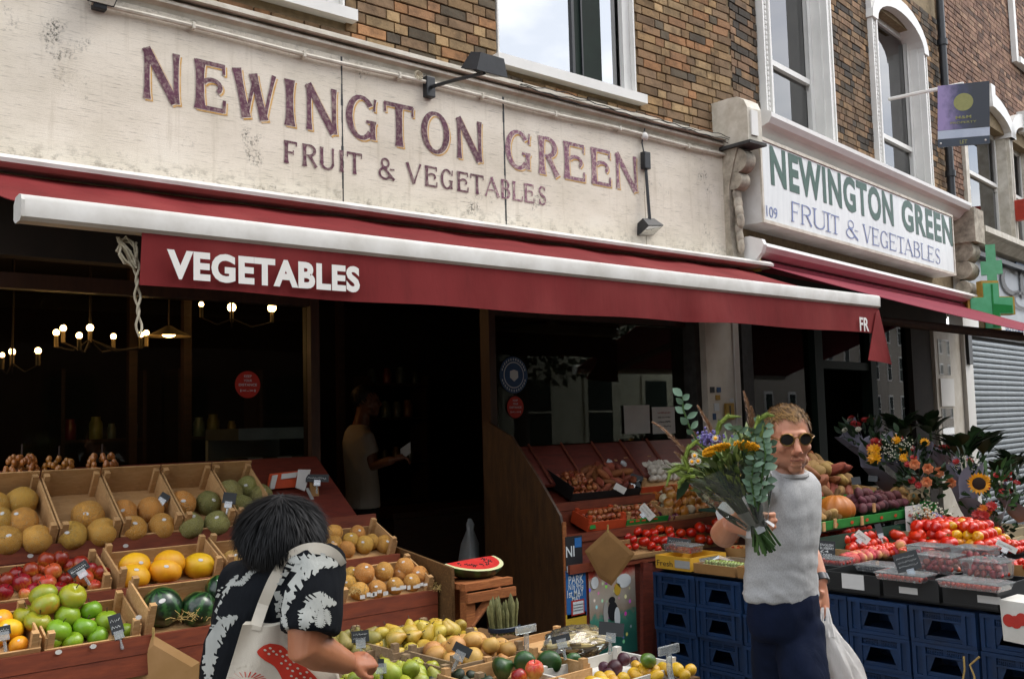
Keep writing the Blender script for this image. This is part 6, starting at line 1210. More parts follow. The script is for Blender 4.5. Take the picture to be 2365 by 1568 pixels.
# table board over the crates
tb = thing('stall_table', 'low board laid over the blue crates carrying fruit trays', 'table', (6, 3, 0)); MB().box((CX+.05, 1.5, CT+.003), (7.2, 4.36, CT+.02)).build('board', 'black_tray', tb, False)
for x, y_ in ((5.6, 1.7), (7.0, 1.7), (5.6, 4.2), (7.0, 4.2)): MB().box((x, y_, 0), (x+.06, y_+.06, CT+.001)).build('leg', 'plank', tb, False)
TZ = CT+.021
def ytray(label, xpx0, xpx1, h_, mat, depth_, name='card_tray', fm=None, z=TZ, front=1.0):
    """tray whose long outer side faces left, along the crate edge"""
    a = PX(xpx0, 1340, CX-.005).y; b = PX(xpx1, 1380, CX-.005).y
    return tray(label, (CX-.005, (a+b)/2, z), abs(a-b)-.006, depth_, h_, -math.pi/2, 0, mat, front, name, posts=False, fmat=fm), min(a, b), max(a, b)
_, ya, yb = ytray('yellow fruit carton with dark lettering at the crate corner', 1515, 1598, .085, 'yellow_card', .36, 'fruit_carton'); fc = bpy.context.view_layer.objects.active
p = PX(1550, 1312, CX-.008); font_text(_, 'Fresh', Vector((0, 0, 0)), EX, UP, Vector((0, -1, 0)), -.13, .0, .02, .055, 'stem_brown', .005, lift=.002); MB().box((.02, -.004, .018), (.14, -.002, .066)).build('white_label', 'paper_grey', _, False)
_, yc, yd = ytray('brown carton of grape punnets beside the yellow carton', 1602, 1700, .06, 'kraft', .36, 'fruit_carton'); _, ye, yf_ = ytray('brown carton half hidden behind the bouquet stems', 1703, 1790, .07, 'kraft', .36, 'fruit_carton'); ytray('dark carton hidden behind the man in the grey shirt', 1795, 1895, .07, 'black_tray', .36, 'fruit_carton')
t_, yg, yh = ytray('black fruit tray with a white paper label at its left', 1900, 2034, .10, 'black_tray', .40, 'fruit_tray'); MB().box((-.05, -.004, .02), (.08, -.002, .098)).build('paper_label', 'paper_white', t_, False)
t_, yi, yj = ytray('black fruit tray with a small white label under the strawberries', 2038, 2170, .11, 'black_tray', .40, 'fruit_tray'); MB().box((-.06, -.004, .03), (.04, -.002, .062)).build('paper_label', 'paper_white', t_, False)
t_, yk, yl = ytray('black fruit tray with a white label near the picture edge', 2174, 2305, .11, 'black_tray', .40, 'fruit_tray'); MB().box((.04, -.004, .03), (.15, -.002, .065)).build('paper_label', 'paper_white', t_, False)
# punnets: clear boxes with lids
def punnet(label, c, w_, d_, h_, k, r_, n, group, lb2, yaw=-math.pi/2, lid=True, part=False, dome=.5):
    t = thing('fruit_punnet', label, 'punnet', c, None, rot=(0, 0, yaw)); a, b = w_/2, d_/2; th = .0015; tp = .92
    def q(z, s_): return [Vector((-a*s_, -b*s_, z)), Vector((a*s_, -b*s_, z)), Vector((a*s_, b*s_, z)), Vector((-a*s_, b*s_, z))]
    MB().add(q(0, tp)+q(h_, 1), [(3, 2, 1, 0), (0, 1, 5, 4), (1, 2, 6, 5), (2, 3, 7, 6), (3, 0, 4, 7)]).build('tub', 'clear_plastic', t, False)
    if lid: MB().add(q(h_+.001, 1.05)+q(h_+.007, 1.05)+q(h_+.012, .85), [(3, 2, 1, 0), (0, 1, 5, 4), (1, 2, 6, 5), (2, 3, 7, 6), (3, 0, 4, 7), (4, 5, 9, 8), (5, 6, 10, 9), (6, 7, 11, 10), (7, 4, 8, 11), (8, 9, 10, 11)]).build('lid', 'clear_plastic', t, False)
    u_ = Vector((math.cos(yaw), math.sin(yaw), 0)); v_ = Vector((-math.sin(yaw), math.cos(yaw), 0)); P0 = Vector(c)-u_*a*.92-v_*b*.92+UP*.004
    heap(k, P0, u_, v_, UP, w_*.92, d_*.92, r_, n, lb2, group, None, dome, part, layers=4)
y0s = PX(2185, 1335, CX).y
for i, (x, y, dz) in enumerate(((2150, 1326, 0), (2262, 1340, 0))):
    p = PZ(x, y, TZ+.11); punnet(('clear punnet of strawberries behind the black chalk card', 'clear punnet of strawberries at the front right of the stall')[i], (p.x+.10, p.y, TZ+.112), .20, .16, .085, 'strawberry', .021, 34, 'strawberries in the clear punnets', 'red strawberry inside a clear punnet'); 
for i, (x, y) in enumerate(((2130, 1300), (2235, 1306))):
    p = PZ(x, y, TZ+.112); punnet(('clear punnet of strawberries in the second row left', 'clear punnet of strawberries in the second row right')[i], (p.x+.10, p.y, TZ+.112), .20, .16, .085, 'strawberry', .021, 24, 'strawberries in the clear punnets', 'red strawberry inside a clear punnet')
def lidpack(label, x, y, z, w_, d_, k, r_, n, lb2, gp): p = PZ(x, y, z); punnet(label, (p.x+d_/2, p.y, z), w_, d_, .03, k, r_, n, gp, lb2)
lidpack('flat clear punnet of blueberries on the left black tray', 2020, 1322, TZ+.075, .24, .18, 'berry', .0085, 120, 'dark blueberry inside the flat punnet', 'blueberries in the flat punnet'); lidpack('flat clear punnet of red fruit lying under the chalk card', 2075, 1342, TZ+.10, .26, .14, 'small_tomato', .013, 30, 'small red fruit inside the flat punnets', 'small red fruit in flat punnets'); lidpack('flat clear punnet of red fruit near the right black tray', 2235, 1362, TZ+.10, .30, .16, 'small_tomato', .013, 34, 'small red fruit inside the flat punnets', 'small red fruit in flat punnets')
lidpack('clear punnet of red currants left of the peaches', 1915, 1305, TZ+.06, .16, .14, 'small_tomato', .011, 50, 'red currant in the punnet beside the grey shirt', 'red currants in the punnet')
# grapes and red packs on the cartons
p = PZ(1565, 1276, TZ+.085); punnet('clear punnet of red sausage like chillies on the yellow carton', (p.x+.06, p.y, TZ+.087), .22, .14, .04, 'strawberry', .014, 40, 'red chillies in the clear punnet', 'red chilli in the clear punnet', lid=True)
p = PZ(1665, 1303, TZ+.06); punnet('clear punnet of green grapes beside the yellow carton', (p.x+.10, p.y, TZ+.03), .34, .20, .05, 'grape', .0125, 150, 'green grapes in the clear punnet', 'green grape in the clear punnet', lid=False, dome=.6)
t = thing('card_tub', 'pale card tub of carrots half hidden by the bouquet stems', 'tub', PZ(1705, 1262, TZ+.1)); pc = PZ(1705, 1262, TZ+.1); MB().lathe([(0, -.06), (.075, -.06), (.09, .0), (.088, .0), (.073, -.055), (0, -.055)], 20, pc).build('tub', 'kraft_light', t)
KIND['carrot'] = ([fruit('carrot', 'skin_carrot', sq=(1, .25, .25), lump=.08, nu=12, nv=8)], None); heap('carrot', pc+Vector((-.07, -.05, -.03)), EX, Vector((0, 1, 0)), UP, .14, .12, .03, 14, 'orange carrot in the pale card tub', 'carrots in the pale tub', 'carrot', .3, False, rot=(0, .2, .3))
# ---------------------------------------------------------------- things heaped on the table (upper right)
ZT_ = TZ+.03
def zheap(k, x, y, w_, d_, r_, n, label, group, cat=None, z=ZT_, part=True, dome=.5, layers=3): p = PZ(x, y, z); heap(k, Vector((p.x-w_/2, p.y-d_/2, z)), EX, Vector((0, 1, 0)), UP, w_, d_, r_, n, label, group, cat, dome, part, layers=layers)
def bedtray(label, x, y, w_, d_, h_=.06, mat='pine', z=TZ+.001, name='wooden_tray'): p = PZ(x, y, z+.03); tray(label, (p.x, p.y-d_/2, z), w_, d_, h_, 0, 0, mat, .9, name, posts=False)
bedtray('pine tray of vine tomatoes right of the man', 1950, 1270, .50, .40, .07); zheap(['tomato'], 1950, 1266, .50, .40, .040, 80, 'vine tomato in the tray right of the man', 'vine tomatoes right of the man', 'tomato', dome=.6)
bedtray('pine tray of green tomatoes', 2060, 1250, .34, .30, .05); zheap(['green_tomato'], 2062, 1246, .30, .26, .034, 22, 'dark green ribbed tomato', 'green tomatoes on the table', 'tomato', dome=.55)
for i, (x, y, r_) in enumerate(((2073, 1228, 20), (2122, 1232, 22), (2163, 1232, 22), (2148, 1248, 16), (2192, 1246, 20))):
    p = PZ(x, y+8, TZ+.10); item('beef_tomato', p, r_*dep(p)/FPX, ('big ribbed tomato left of the white card', 'big ribbed tomato right of the white card', 'big ribbed tomato before the cream flower bins', 'small ribbed tomato above the card tub', 'ribbed tomato left of the yellow tomatoes')[i], None, 'tomato', rot=(.2, .2, i))
zheap(['tomato'], 2170, 1258, .60, .40, .042, 80, 'red tomato below the cream flower bins', 'tomatoes below the flower bins', 'tomato', dome=.35, part=False)
zheap(['yellow_tomato', 'tomato'], 2245, 1262, .46, .36, .042, 60, {'yellow_tomato': 'yellow tomato near the tub of dark berries', 'tomato': 'red tomato among the yellow ones'}, {'yellow_tomato': 'yellow tomatoes on the table', 'tomato': 'red tomatoes among the yellow'}, 'tomato', dome=.45, part=False)
zheap('small_tomato', 2035, 1280, .34, .22, .022, 70, 'small orange red plum tomato in the middle heap', 'small tomatoes in the middle heap', 'tomato', part=False, dome=.6); zheap('peach', 1995, 1296, .50, .12, .036, 14, 'pink peach in front of the small tomatoes', 'peaches before the small tomatoes', part=False); zheap('peach', 2085, 1283, .16, .12, .034, 6, 'peach left of the card tub', 'peaches left of the card tub', part=False)
zheap('small_tomato', 2330, 1268, .4, .3, .024, 70, 'small red tomato at the right picture edge', 'small tomatoes at the right edge', 'tomato', part=False, dome=.5); zheap('dark_apple', 2020, 1226, .26, .2, .042, 9, 'dark purple tomato behind the green ones', 'dark tomatoes behind the green ones', 'tomato', dome=.5)
def tub(label, x, y, z, r_, h_, k, rk, n, lb2, gp):
    p = PZ(x, y, z); t = thing('card_tub', label, 'tub', p); MB().lathe([(0, -h_), (r_*.92, -h_), (r_, 0), (r_*.98, 0), (r_*.9, -h_+.006), (0, -h_+.006)], 24, p).build('tub', 'kraft_light', t); heap(k, p+Vector((-r_*.85, -r_*.85, -.025)), EX, Vector((0, 1, 0)), UP, r_*1.7, r_*1.7, rk, n, lb2, gp, None, .4, False, layers=2)
tub('round kraft tub of cherry tomatoes in the middle of the table', 2117, 1268, TZ+.12, .105, .07, 'small_tomato', .017, 46, 'cherry tomato in the round kraft tub', 'cherry tomatoes in the kraft tub'); tub('round kraft tub of dark berries beside the strawberries', 2285, 1296, TZ+.15, .11, .08, 'berry', .018, 46, 'dark berry in the round kraft tub', 'dark berries in the kraft tub'); tub('round kraft tub cut by the right picture edge', 2350, 1298, TZ+.12, .11, .07, 'small_tomato', .017, 40, 'tiny tomato in the tub at the picture edge', 'tiny tomatoes at the picture edge')
card('black chalk card reading ENGLISH BLUEBERRY beside the grey shirt', 0, 0, PZ(1910, 1270, TZ+.13), 36, 42, R(-4), ('ENGLISH', 'BLUEBERRY', '£4', 'PUNNET'), clip=False, tiltb=.15); card('black chalk card tilted in front of the strawberries', 0, 0, PZ(2095, 1296, TZ+.2), 54, 42, R(16), ('Straw', 'berries', '2 for 5'), tiltb=.25)
card('pale scribbled tag among the vine tomatoes', 0, 0, PZ(1992, 1240, TZ+.13), 34, 18, R(-40), ('3.50',), mat='white_card', tmat='chalk_black'); card('dark tag beside the dark tomatoes', 0, 0, PZ(2030, 1222, TZ+.16), 14, 26, R(12), ()); card('pale tag behind the right hand tub', 0, 0, PZ(2325, 1262, TZ+.14), 46, 14, R(-28), ('2.00',), mat='white_card', tmat='chalk_black')
# white carton with painted tomatoes hung at the table edge
cq = [PX(2308, 1384, CX-.03), PX(2420, 1400, CX-.03), PX(2420, 1500, CX-.03), PX(2318, 1478, CX-.03)]; cb = thing('fruit_carton', 'white carton with printed tomatoes at the right picture edge', 'carton', cq[3]); m = MB(); m.add(cq+[p+Vector((.2, 0, 0)) for p in cq], [(0, 1, 2, 3), (7, 6, 5, 4), (0, 4, 5, 1), (1, 5, 6, 2), (2, 6, 7, 3), (3, 7, 4, 0)]); m.build('box', 'white_card', cb, False)
for x, y in ((2330, 1432), (2346, 1436), (2360, 1430)): p = PX(x, y, CX-.032); MB().prism([(math.cos(i/14*6.28)*.028, math.sin(i/14*6.28)*.03) for i in range(14)], p, Vector((0, -1, 0)), UP, Vector((-1, 0, 0)), .001+.0004*(x % 3)).build('printed_tomato', 'sticker_red', cb, False)
# ---------------------------------------------------------------- tiers with potatoes and roots
GS = thing('tiered_stand', 'dark green stepped stand of potatoes and roots right of the man', 'stand', (6.5, 4.1, 0)); gy, gz = 3.70, PY(1909, 1209, 3.70).z; uy = 4.02; uz = PY(2060, 1128, uy).z; gx0, gx1 = PY(1880, 1212, gy).x, PY(2158, 1174, gy).x
MB().box((gx0-.15, gy, CT+.022), (gx1+.02, gy+.02, gz-.085)).build('front_panel', 'dark_green_card', GS, False); MB().box((gx0-.15, gy+.021, gz-.06), (gx1+.02, uy+.35, gz-.045)).build('tier_board', 'dark_green_card', GS, False); MB().box((gx0-.15, uy-.02, gz-.044), (gx1-.1, uy-.001, uz-.05)).build('riser', 'dark_green_card', GS, False); MB().box((gx0-.15, uy, uz-.065), (gx1-.1, uy+.5, uz-.05)).build('tier_board', 'dark_green_card', GS, False)
for x in (gx0-.1, gx1-.1): MB().box((x, gy+.3, CT+.022), (x+.05, gy+.35, gz-.062)).build('leg', 'dark_green_card', GS, False)
t_ = tray('long green card tray of beetroot and roots with orange print', ((gx0+gx1)/2, gy-.005, gz-.044), gx1-gx0+.05, .28, .075, 0, R(6), 'green_card', .8, 'card_tray', fmat='green_card', posts=False)
for i in range(7): MB().prism([(-.55+i*.19+math.cos(j/8*6.28)*.02, .03+math.sin(j/8*6.28)*.012) for j in range(8)], Vector((0, -.002, 0)), EX, UP, Vector((0, -1, 0)), .001).build('print_mark', 'orange_card', t_, False)
t_ = tray('green and white card tray of potatoes on the upper green tier', ((gx0+gx1)/2-.15, uy-.005, uz-.049), gx1-gx0-.2, .34, .07, 0, R(6), 'pine', .7, 'card_tray', fmat='green_card', posts=False)
pp = PY(1932, 1176, gy+.12); pu = thing('pumpkin', 'round orange ribbed pumpkin right of the grey shirt', 'pumpkin', pp); MB().ell(pp, (.125, .125, .098), 40, 16, None, lambda p: p*(1+.09*(abs(math.cos(math.atan2(p.y, p.x)*5))-.6)*math.sqrt(max(0, 1-p.z*p.z)))).build('body', 'skin_pumpkin', pu); MB().tube([pp+UP*.08, pp+Vector((.01, 0, .11)), pp+Vector((.03, 0, .13))], [.022, .016, .02], 7).build('stalk', 'ply_old', pu)
heap(['potato', 'potato', 'sweet_potato'], Vector((gx0-.12, uy+.01, uz-.035)), EX, Vector((0, 1, .35)).normalized(), Vector((0, -.35, 1)).normalized(), 1.25, .62, .052, 190, {'potato': 'earthy potato in the big heap right of the man', 'sweet_potato': 'brown sweet potato in the big heap right of the man'}, {'potato': 'potatoes in the big heap', 'sweet_potato': 'sweet potatoes in the big heap'}, {'potato': 'potato', 'sweet_potato': 'sweet potato'}, .75, False, layers=5)
heap('beetroot', PY(1998, 1190, gy+.03)+UP*.01, EX, Vector((0, 1, 0)), UP, .62, .26, .038, 60, 'dull red beetroot in the green card tray', 'beetroots in the green tray', 'beetroot', .6, False); heap('potato', PY(1880, 1212, gy+.02), EX, Vector((0, 1, 0)), UP, .40, .22, .042, 14, 'brown potato in front of the pumpkin', 'potatoes before the pumpkin', 'potato', .5, False); heap('potato', PY(2092, 1168, gy+.06), EX, Vector((0, 1, 0)), UP, .26, .2, .04, 12, 'pale potato right of the beetroot', 'potatoes right of the beetroot', 'potato', .5, False)
for x, y in ((2018, 1172), (1990, 1202), (1902, 1216), (1928, 1208)): p = PY(x, y, gy-.01); MB().box((p.x-.014, gy-.018, p.z-.03), (p.x+.014, gy-.008, p.z+.03)).build('wooden_tag', 'pine', GS, False)
card('small dark card on the big potato heap', 0, 0, PY(1977, 1110, uy-.02), 20, 18, R(5), (), clip=False); card('small dark card right of the potato heap', 0, 0, PY(2016, 1105, uy+.05), 20, 14, R(-6), (), clip=False)
p = PY(2111, 1199, gy-.03); t = thing('paper_notice', 'white handwritten sheet on the dark green stand front', 'notice', p); MB().box((p.x-.115, gy-.03, p.z-.10), (p.x+.115, gy-.027, p.z+.10)).build('sheet', 'paper_white', t, False); scribble(t, p, EX, UP, NY, -.08, .08, .02, .03, 'sticker_red', 3); scribble(t, p, EX, UP, NY, -.06, .07, -.05, .035, 'dark_letter', 4)
glassy('cellophane', '#f2f6f2', .02, .08, 1.38, haze=.03)
# tree across the street, met as the broken sky patch in the right window
simple('leaf_far', '#2c3a1c', '#1d2a12', 9, .7, var=.2); simple('bark', '#3a3026', '#2a221a', 12, .9, .4, 30)
tr = thing('street_tree', 'broad leafy tree across the street, mirrored in the right shop window', 'tree', (15.9, -7.4, 0)); MB().tube([(15.9, -7.4, -.1), (15.95, -7.4, 2.5), (15.8, -7.4, 5.0)], [.22, .17, .1], 10).build('trunk', 'bark', tr)
for a in range(5): MB().tube([(15.85, -7.4, 3+a*.35), (15.85+1.4*math.cos(a*1.3), -7.4+1.4*math.sin(a*1.3), 4.8+a*.3)], [.08, .03], 6).build('limb', 'bark', tr)
cr = MB(); rq = random.Random(3)
for i in range(5200):
    while True:
        p = Vector((rq.uniform(-1, 1), rq.uniform(-1, 1), rq.uniform(-1, 1)))
        if p.length < 1 and mnoise.noise(p*2.3) > -.12: break
    c = Vector((15.9+p.x*4.6, -7.4+p.y*2.4, 5.6+p.z*3.2)); u_ = Vector((rq.gauss(0, 1), rq.gauss(0, 1), rq.gauss(0, 1))).normalized(); v_ = u_.cross(Vector((rq.gauss(0, 1), rq.gauss(0, 1), rq.gauss(0, 1)))).normalized(); s_ = rq.uniform(.09, .17); cr.add([c-u_*s_, c+v_*s_*.6, c+u_*s_, c-v_*s_*.6], [(0, 1, 2, 3)])
tag(cr.build('crown', 'leaf_far', tr, False), kind='stuff')
# ================================================================== FRONT TABLE
FZ = .775
ft = thing('trestle_table', 'low trestle table carrying the front pear and avocado trays', 'table', (2.4, 3.0, 0))
MB().box((1.75, 2.36, FZ-.03), (2.86, 3.62, FZ-.002)).build('top', 'ply_old', ft, False)
for x, y in ((1.85, 2.45), (2.75, 2.45), (1.85, 3.5), (2.75, 3.5)): MB().box((x, y, 0), (x+.06, y+.06, FZ-.031)).build('leg', 'plank', ft, False)
def ftray(label, x, y, w_, d_, h_=.085, mat='pine', rot=0.0, name='wooden_tray', fr=.8, z=FZ, fill=None):
    p = PZ(x, y, z+.05); t = tray(label, (p.x, p.y, z), w_, d_, h_*.82, rot, 0, mat, fr, name, th=.009)
    if fill: heap(fill[0], Vector((p.x-w_/2+.012, p.y+.012, z+.012)), EX, Vector((0, 1, 0)), UP, w_-.024, d_-.03, fill[1], fill[2], fill[3], fill[4], fill[5], .5, True, layers=2)
    return t
# front edges of the trays at (x,y)
ftray('weathered tray of russet pears in front of the shopper hand', 826, 1510, .44, .34, .08, 'pine_grey', .02, fill=('russet_pear', .034, 40, 'brown russet pear behind the reaching hand', 'russet pears behind the hand', 'pear'))
ftray('weathered tray heaped with yellow pears', 1010, 1492, .42, .36, .085, 'pine_grey', .03, fill=('pear', .035, 42, 'ripe yellow pear heaped on the front table', 'yellow pears on the front table', 'pear'))
ftray('weathered tray of round tan pears with a dark card', 1135, 1520, .36, .30, .08, 'pine_grey', .03, fill=('round_pear', .041, 18, 'round tan pear with speckled skin', 'round tan pears on the front table', 'pear'))
ftray('weathered tray of green pears and apples under the hand', 935, 1585, .42, .28, .08, 'pine_grey', .02, fill=('green_pear', .035, 26, 'light green pear below the reaching hand', 'green pears below the hand', 'pear'))
ftray('dark tray of black avocados at the bottom edge', 1100, 1622, .40, .22, .07, 'pine_grey', .02, fill=('avocado', .034, 18, 'black avocado at the bottom picture edge', 'black avocados', 'avocado'))
ftray('pine tray of large green avocados and red apples', 1260, 1572, .46, .30, .08, 'pine', .03)
ftray('white fronted tray of figs and lemons at the table corner', 1480, 1556, .44, .30, .06, 'white_card', .05, fill=('lemon', .026, 11, 'yellow lemon in the white fronted tray', 'lemons at the table corner', 'lemon'))
ftray('pine tray of packed baby corn and asparagus', 1260, 1495, .60, .24, .05, 'pine', .03)
def zput(k, L, conv, label, group, cat=None, up=None, extra=0.0, solo=None):
    for i, q in enumerate(conv(L)):
        x, y, rpx = q[:3]; lf = q[3] if len(q) > 3 else 0.0; p = PZ(x, y, FZ+.06+lf); r_ = rpx*dep(p)/FPX; p = PZ(x, y, FZ+.012+r_*.9+lf); r_ = rpx*dep(p)/FPX
        item(k, p, r_, solo[i] if solo else label, group, cat, rot=up[i % len(up)] if up else None)
Z4 = lambda L: [(1186.7+x*.3653, 995.3+y*.3653, r_*.3653)+tuple(z) for x, y, r_, *z in L]
ups = [(.15, .1, 0), (-.2, .3, 2), (1.1, .2, 1), (.3, -.2, 4), (1.3, .1, 3), (.5, -.6, 2.5)]
zput('pear', [(785, 1215, 52), (890, 1160, 60, .03), (1000, 1175, 62, .04), (1135, 1135, 58, .06), (1255, 1100, 54, .06), (1215, 1205, 58, .02), (1370, 1190, 58, .01), (870, 1255, 54), (985, 1285, 52), (1095, 1255, 58, .02), (860, 1330, 44), (1080, 1315, 40), (1310, 1245, 40), (930, 1330, 42), (1170, 1290, 44), (1060, 1120, 50, .05), (960, 1110, 50, .04)], Z3, 'ripe yellow pear heaped on the front table', 'yellow pears on the front table', up=ups)
zput('russet_pear', [(305, 1205, 58), (285, 1245, 50), (525, 1195, 52, .02), (555, 1290, 58), (640, 1265, 52), (710, 1335, 58), (600, 1375, 50), (600, 1220, 48, .02), (430, 1240, 55), (380, 1180, 50, .02), (680, 1250, 46), (470, 1330, 50), (200, 1260, 50), (350, 1330, 52)], Z3, 'brown russet pear behind the reaching hand', 'russet pears behind the hand', 'pear', up=ups)
zput('round_pear', [(1520, 1275, 75, .05), (1660, 1315, 80, .02), (1400, 1330, 64, .01), (1395, 1405, 72), (1520, 1385, 66), (1620, 1400, 60), (1480, 1330, 60)], Z3, 'round tan pear with speckled skin', 'round tan pears on the front table', 'pear')
zput('green_pear', [(720, 1490, 70, .01), (820, 1505, 55), (905, 1492, 60), (600, 1500, 60), (1000, 1525, 52), (540, 1540, 55), (1050, 1500, 48)], Z3, 'light green pear below the reaching hand', 'green pears below the hand', 'pear', up=ups); zput('cooking_apple', [(885, 1430, 58, .03), (1010, 1450, 60, .02), (600, 1422, 55, .02), (680, 1560, 50)], Z3, 'yellow green apple below the reaching hand', 'yellow green apples below the hand', 'apple')
zput('avocado', [(860, 1575, 80), (1120, 1572, 66), (1240, 1535, 62, .02), (1350, 1535, 52, .02), (1440, 1545, 46), (1000, 1590, 60), (1300, 1590, 60), (1180, 1610, 60)], Z3, 'black avocado at the bottom picture edge', 'black avocados', up=[(1.4, .2, 1), (1.3, .4, 2.4), (1.5, 0, 4)])
zput('large_avocado', [(1620, 1470, 104), (1815, 1415, 104, .02)], Z3, '', None, 'avocado', up=[(1.3, .3, 1.2), (1.2, .2, 2.2)], solo=['large green avocado left of the red apple', 'large green avocado behind the blushed apple']); zput('large_avocado', [(225, 1455, 82, .01), (365, 1458, 64), (75, 1462, 60)], Z4, '', None, 'avocado', up=[(1.35, .3, 2.2), (1.3, .2, 3)], solo=['large green avocado in the middle of its tray', 'smaller green avocado at the right of its tray', 'green avocado right of the tan pears'])
zput('blush_apple', [(130, 1508, 64, .03)], Z4, 'blushed red and yellow apple among the avocados', None, 'apple', up=[(.25, -.2, 0)]); zput('apple', [(35, 1552, 54, .02)], Z4, 'red apple at the bottom edge beside the avocados', None)
zput('fig', [(640, 1492, 52), (695, 1440, 42, .03), (570, 1492, 36), (760, 1452, 30), (600, 1530, 34)], Z4, 'dark red fig in the white fronted tray', 'figs at the table corner'); zput('lemon', [(760, 1532, 42), (960, 1508, 46), (1030, 1506, 46), (1118, 1508, 38), (770, 1480, 34), (830, 1490, 34), (900, 1545, 40), (1080, 1540, 40)], Z4, 'yellow lemon in the white fronted tray', 'lemons at the table corner'); zput('mango', [(850, 1448, 55, .04)], Z4, 'pointed green mango lying on the lemons', None, up=[(.2, .3, .4)])
# asparagus bundle
pa = PZ(1165, 1462, FZ+.03); asp = thing('asparagus_bundle', 'upright bundle of green asparagus in a dark band', 'asparagus', pa); simple('asparagus_tip', '#77774a', '#55562f', 60, .7)
for i in range(26):
    a = i*2.4; rr_ = .055*math.sqrt(i/26); b = pa+Vector((math.cos(a)*rr_*1.25, math.sin(a)*rr_*.8, 0)); tp = b+Vector((math.cos(a)*rr_*.35, 0, .115+.03*math.sin(i*3.3))); MB().tube([b, b.lerp(tp, .6), b.lerp(tp, .85), tp, tp+UP*.018], [.006, .0065, .009, .0075, .001], 6).build('spear', 'asparagus_tip', asp)
MB().lathe([(.064, .012), (.066, .014), (.066, .03), (.064, .032)], 20, pa, Matrix.Diagonal((1.2, .8, 1, 1))).build('band', 'board_navy', asp)
# baby corn in film
pc = PZ(1330, 1502, FZ+.05); bc = thing('corn_pack', 'crumpled clear pack of pale baby corn on the front table', 'packet', pc); simple('corn', '#b99a5c', '#c7ac70', 30, .5)
for i in range(16):
    c = pc+Vector((.03+.11*((i % 6)/6-.3)+.02*(i//6), -.02+.045*(i//6), .02+.012*(i % 3))); d = Vector((.05, -.035, .012*math.sin(i))); MB().tube([c-d, c-d*.5, c+d*.6, c+d], [.006, .011, .010, .003], 7).build('corn_cob', 'corn', bc)
MB().ell(pc+Vector((.01, 0, .03)), (.15, .10, .06), 30, 18, None, lambda p: p*(1+.18*mnoise.noise(p*2.6)+.08*mnoise.noise(p*7))).build('film', 'cellophane', bc)
for i in range(7): c = pc+Vector((-.09+.03*(i % 4), .02*(i//4), .025+.01*i % .02)); MB().tube([c-Vector((.03, -.03, 0)), c+Vector((.03, -.03, .01))], .012, 7).build('corn_cob', 'corn', bc)
for (x, y, ww, hh, rl, lb) in ((832, 1469, 40, 26, R(3), 'dark chalk card in the russet pear tray'), (1068, 1500, 44, 22, R(-28), 'dark card tilted beside the round tan pears'), (1295, 1474, 44, 16, R(12), 'dark card lying on the baby corn pack'), (1412, 1452, 58, 30, R(-6), 'black card in a clear clip before the painted poster'), (880, 1530, 14, 18, R(0), 'small dark card at the fingertips')): card(lb, 0, 0, PZ(x, y, FZ+.14 if x != 1412 else FZ+.17), ww, hh, rl, ('Script', '2.50') if x == 832 else (), tiltb=.3)
def clipstand(label, x, y, z): p = PZ(x, y, z); t = thing('sign_clip', label, 'clip', p); MB().bbox(p+Vector((-.05, -.006, .0)), p+Vector((.05, .006, .03)), .004).build('holder', 'clear_clip', t, False); MB().tube([p, p-UP*.05, p+Vector((.01, 0, -.09))], .01, 8).build('stem', 'clear_clip', t); MB().bbox(p+Vector((-.03, -.03, -.11)), p+Vector((.04, .03, -.09)), .004).build('foot', 'clear_clip', t, False)
clipstand('clear plastic sign clip by the asparagus', 1215, 1462, FZ+.12); clipstand('clear plastic sign clip leaning over the lemons', 1545, 1510, FZ+.13)
tl2 = ft
# ================================================================== FLOWERS
def petals(mb, c, f, r_, n, inner=.3, wid=.34, cup=.15, ref=None):
    f = Vector(f).normalized(); a = Vector(ref) if ref else (UP if abs(f.z) < .9 else Vector((1, 0, 0))); u_ = (a-f*a.dot(f)).normalized(); v_ = f.cross(u_)
    for i in range(n):
        g = 2*math.pi*i/n; d = u_*math.cos(g)+v_*math.sin(g); e = u_*-math.sin(g)+v_*math.cos(g); c = Vector(c)
        mb.add([c+d*r_*inner, c+d*r_*.65+e*r_*wid*.5+f*r_*cup*.6, c+d*r_+f*r_*cup, c+d*r_*.65-e*r_*wid*.5+f*r_*cup*.6], [(0, 1, 2, 3)])
def leaf(mb, b, d, nrm, L, W, curl=.15):
    d = Vector(d).normalized(); nrm = Vector(nrm); s_ = d.cross(nrm).normalized(); nn = s_.cross(d); pts = []; b = Vector(b)
    for t, w_ in ((0, .08), (.25, .75), (.5, 1), (.75, .72), (1, .02)):
        c = b+d*L*t-nn*L*curl*t*t; pts += [c+s_*W*w_/2+nn*W*.12*w_, c, c-s_*W*w_/2+nn*W*.12*w_]
    mb.add(pts, [f for i in range(4) for f in ((3*i, 3*i+1, 3*i+4, 3*i+3), (3*i+1, 3*i+2, 3*i+5, 3*i+4))])
def leafmat(name, c, c2, rough=.5, var=.25):
    m = N(name); r_ = m.island(); x = m.ramp(r_, [(0, c), (1, c2)]); x = m.hsv(x, .5, 1, m.mapr(m.math('FRACT', m.math('MULTIPLY', r_, 13.7)), 0, 1, 1-var, 1+var)); m.fin(x, rough, .4)
    m.b.inputs['Subsurface Weight'].default_value = 0
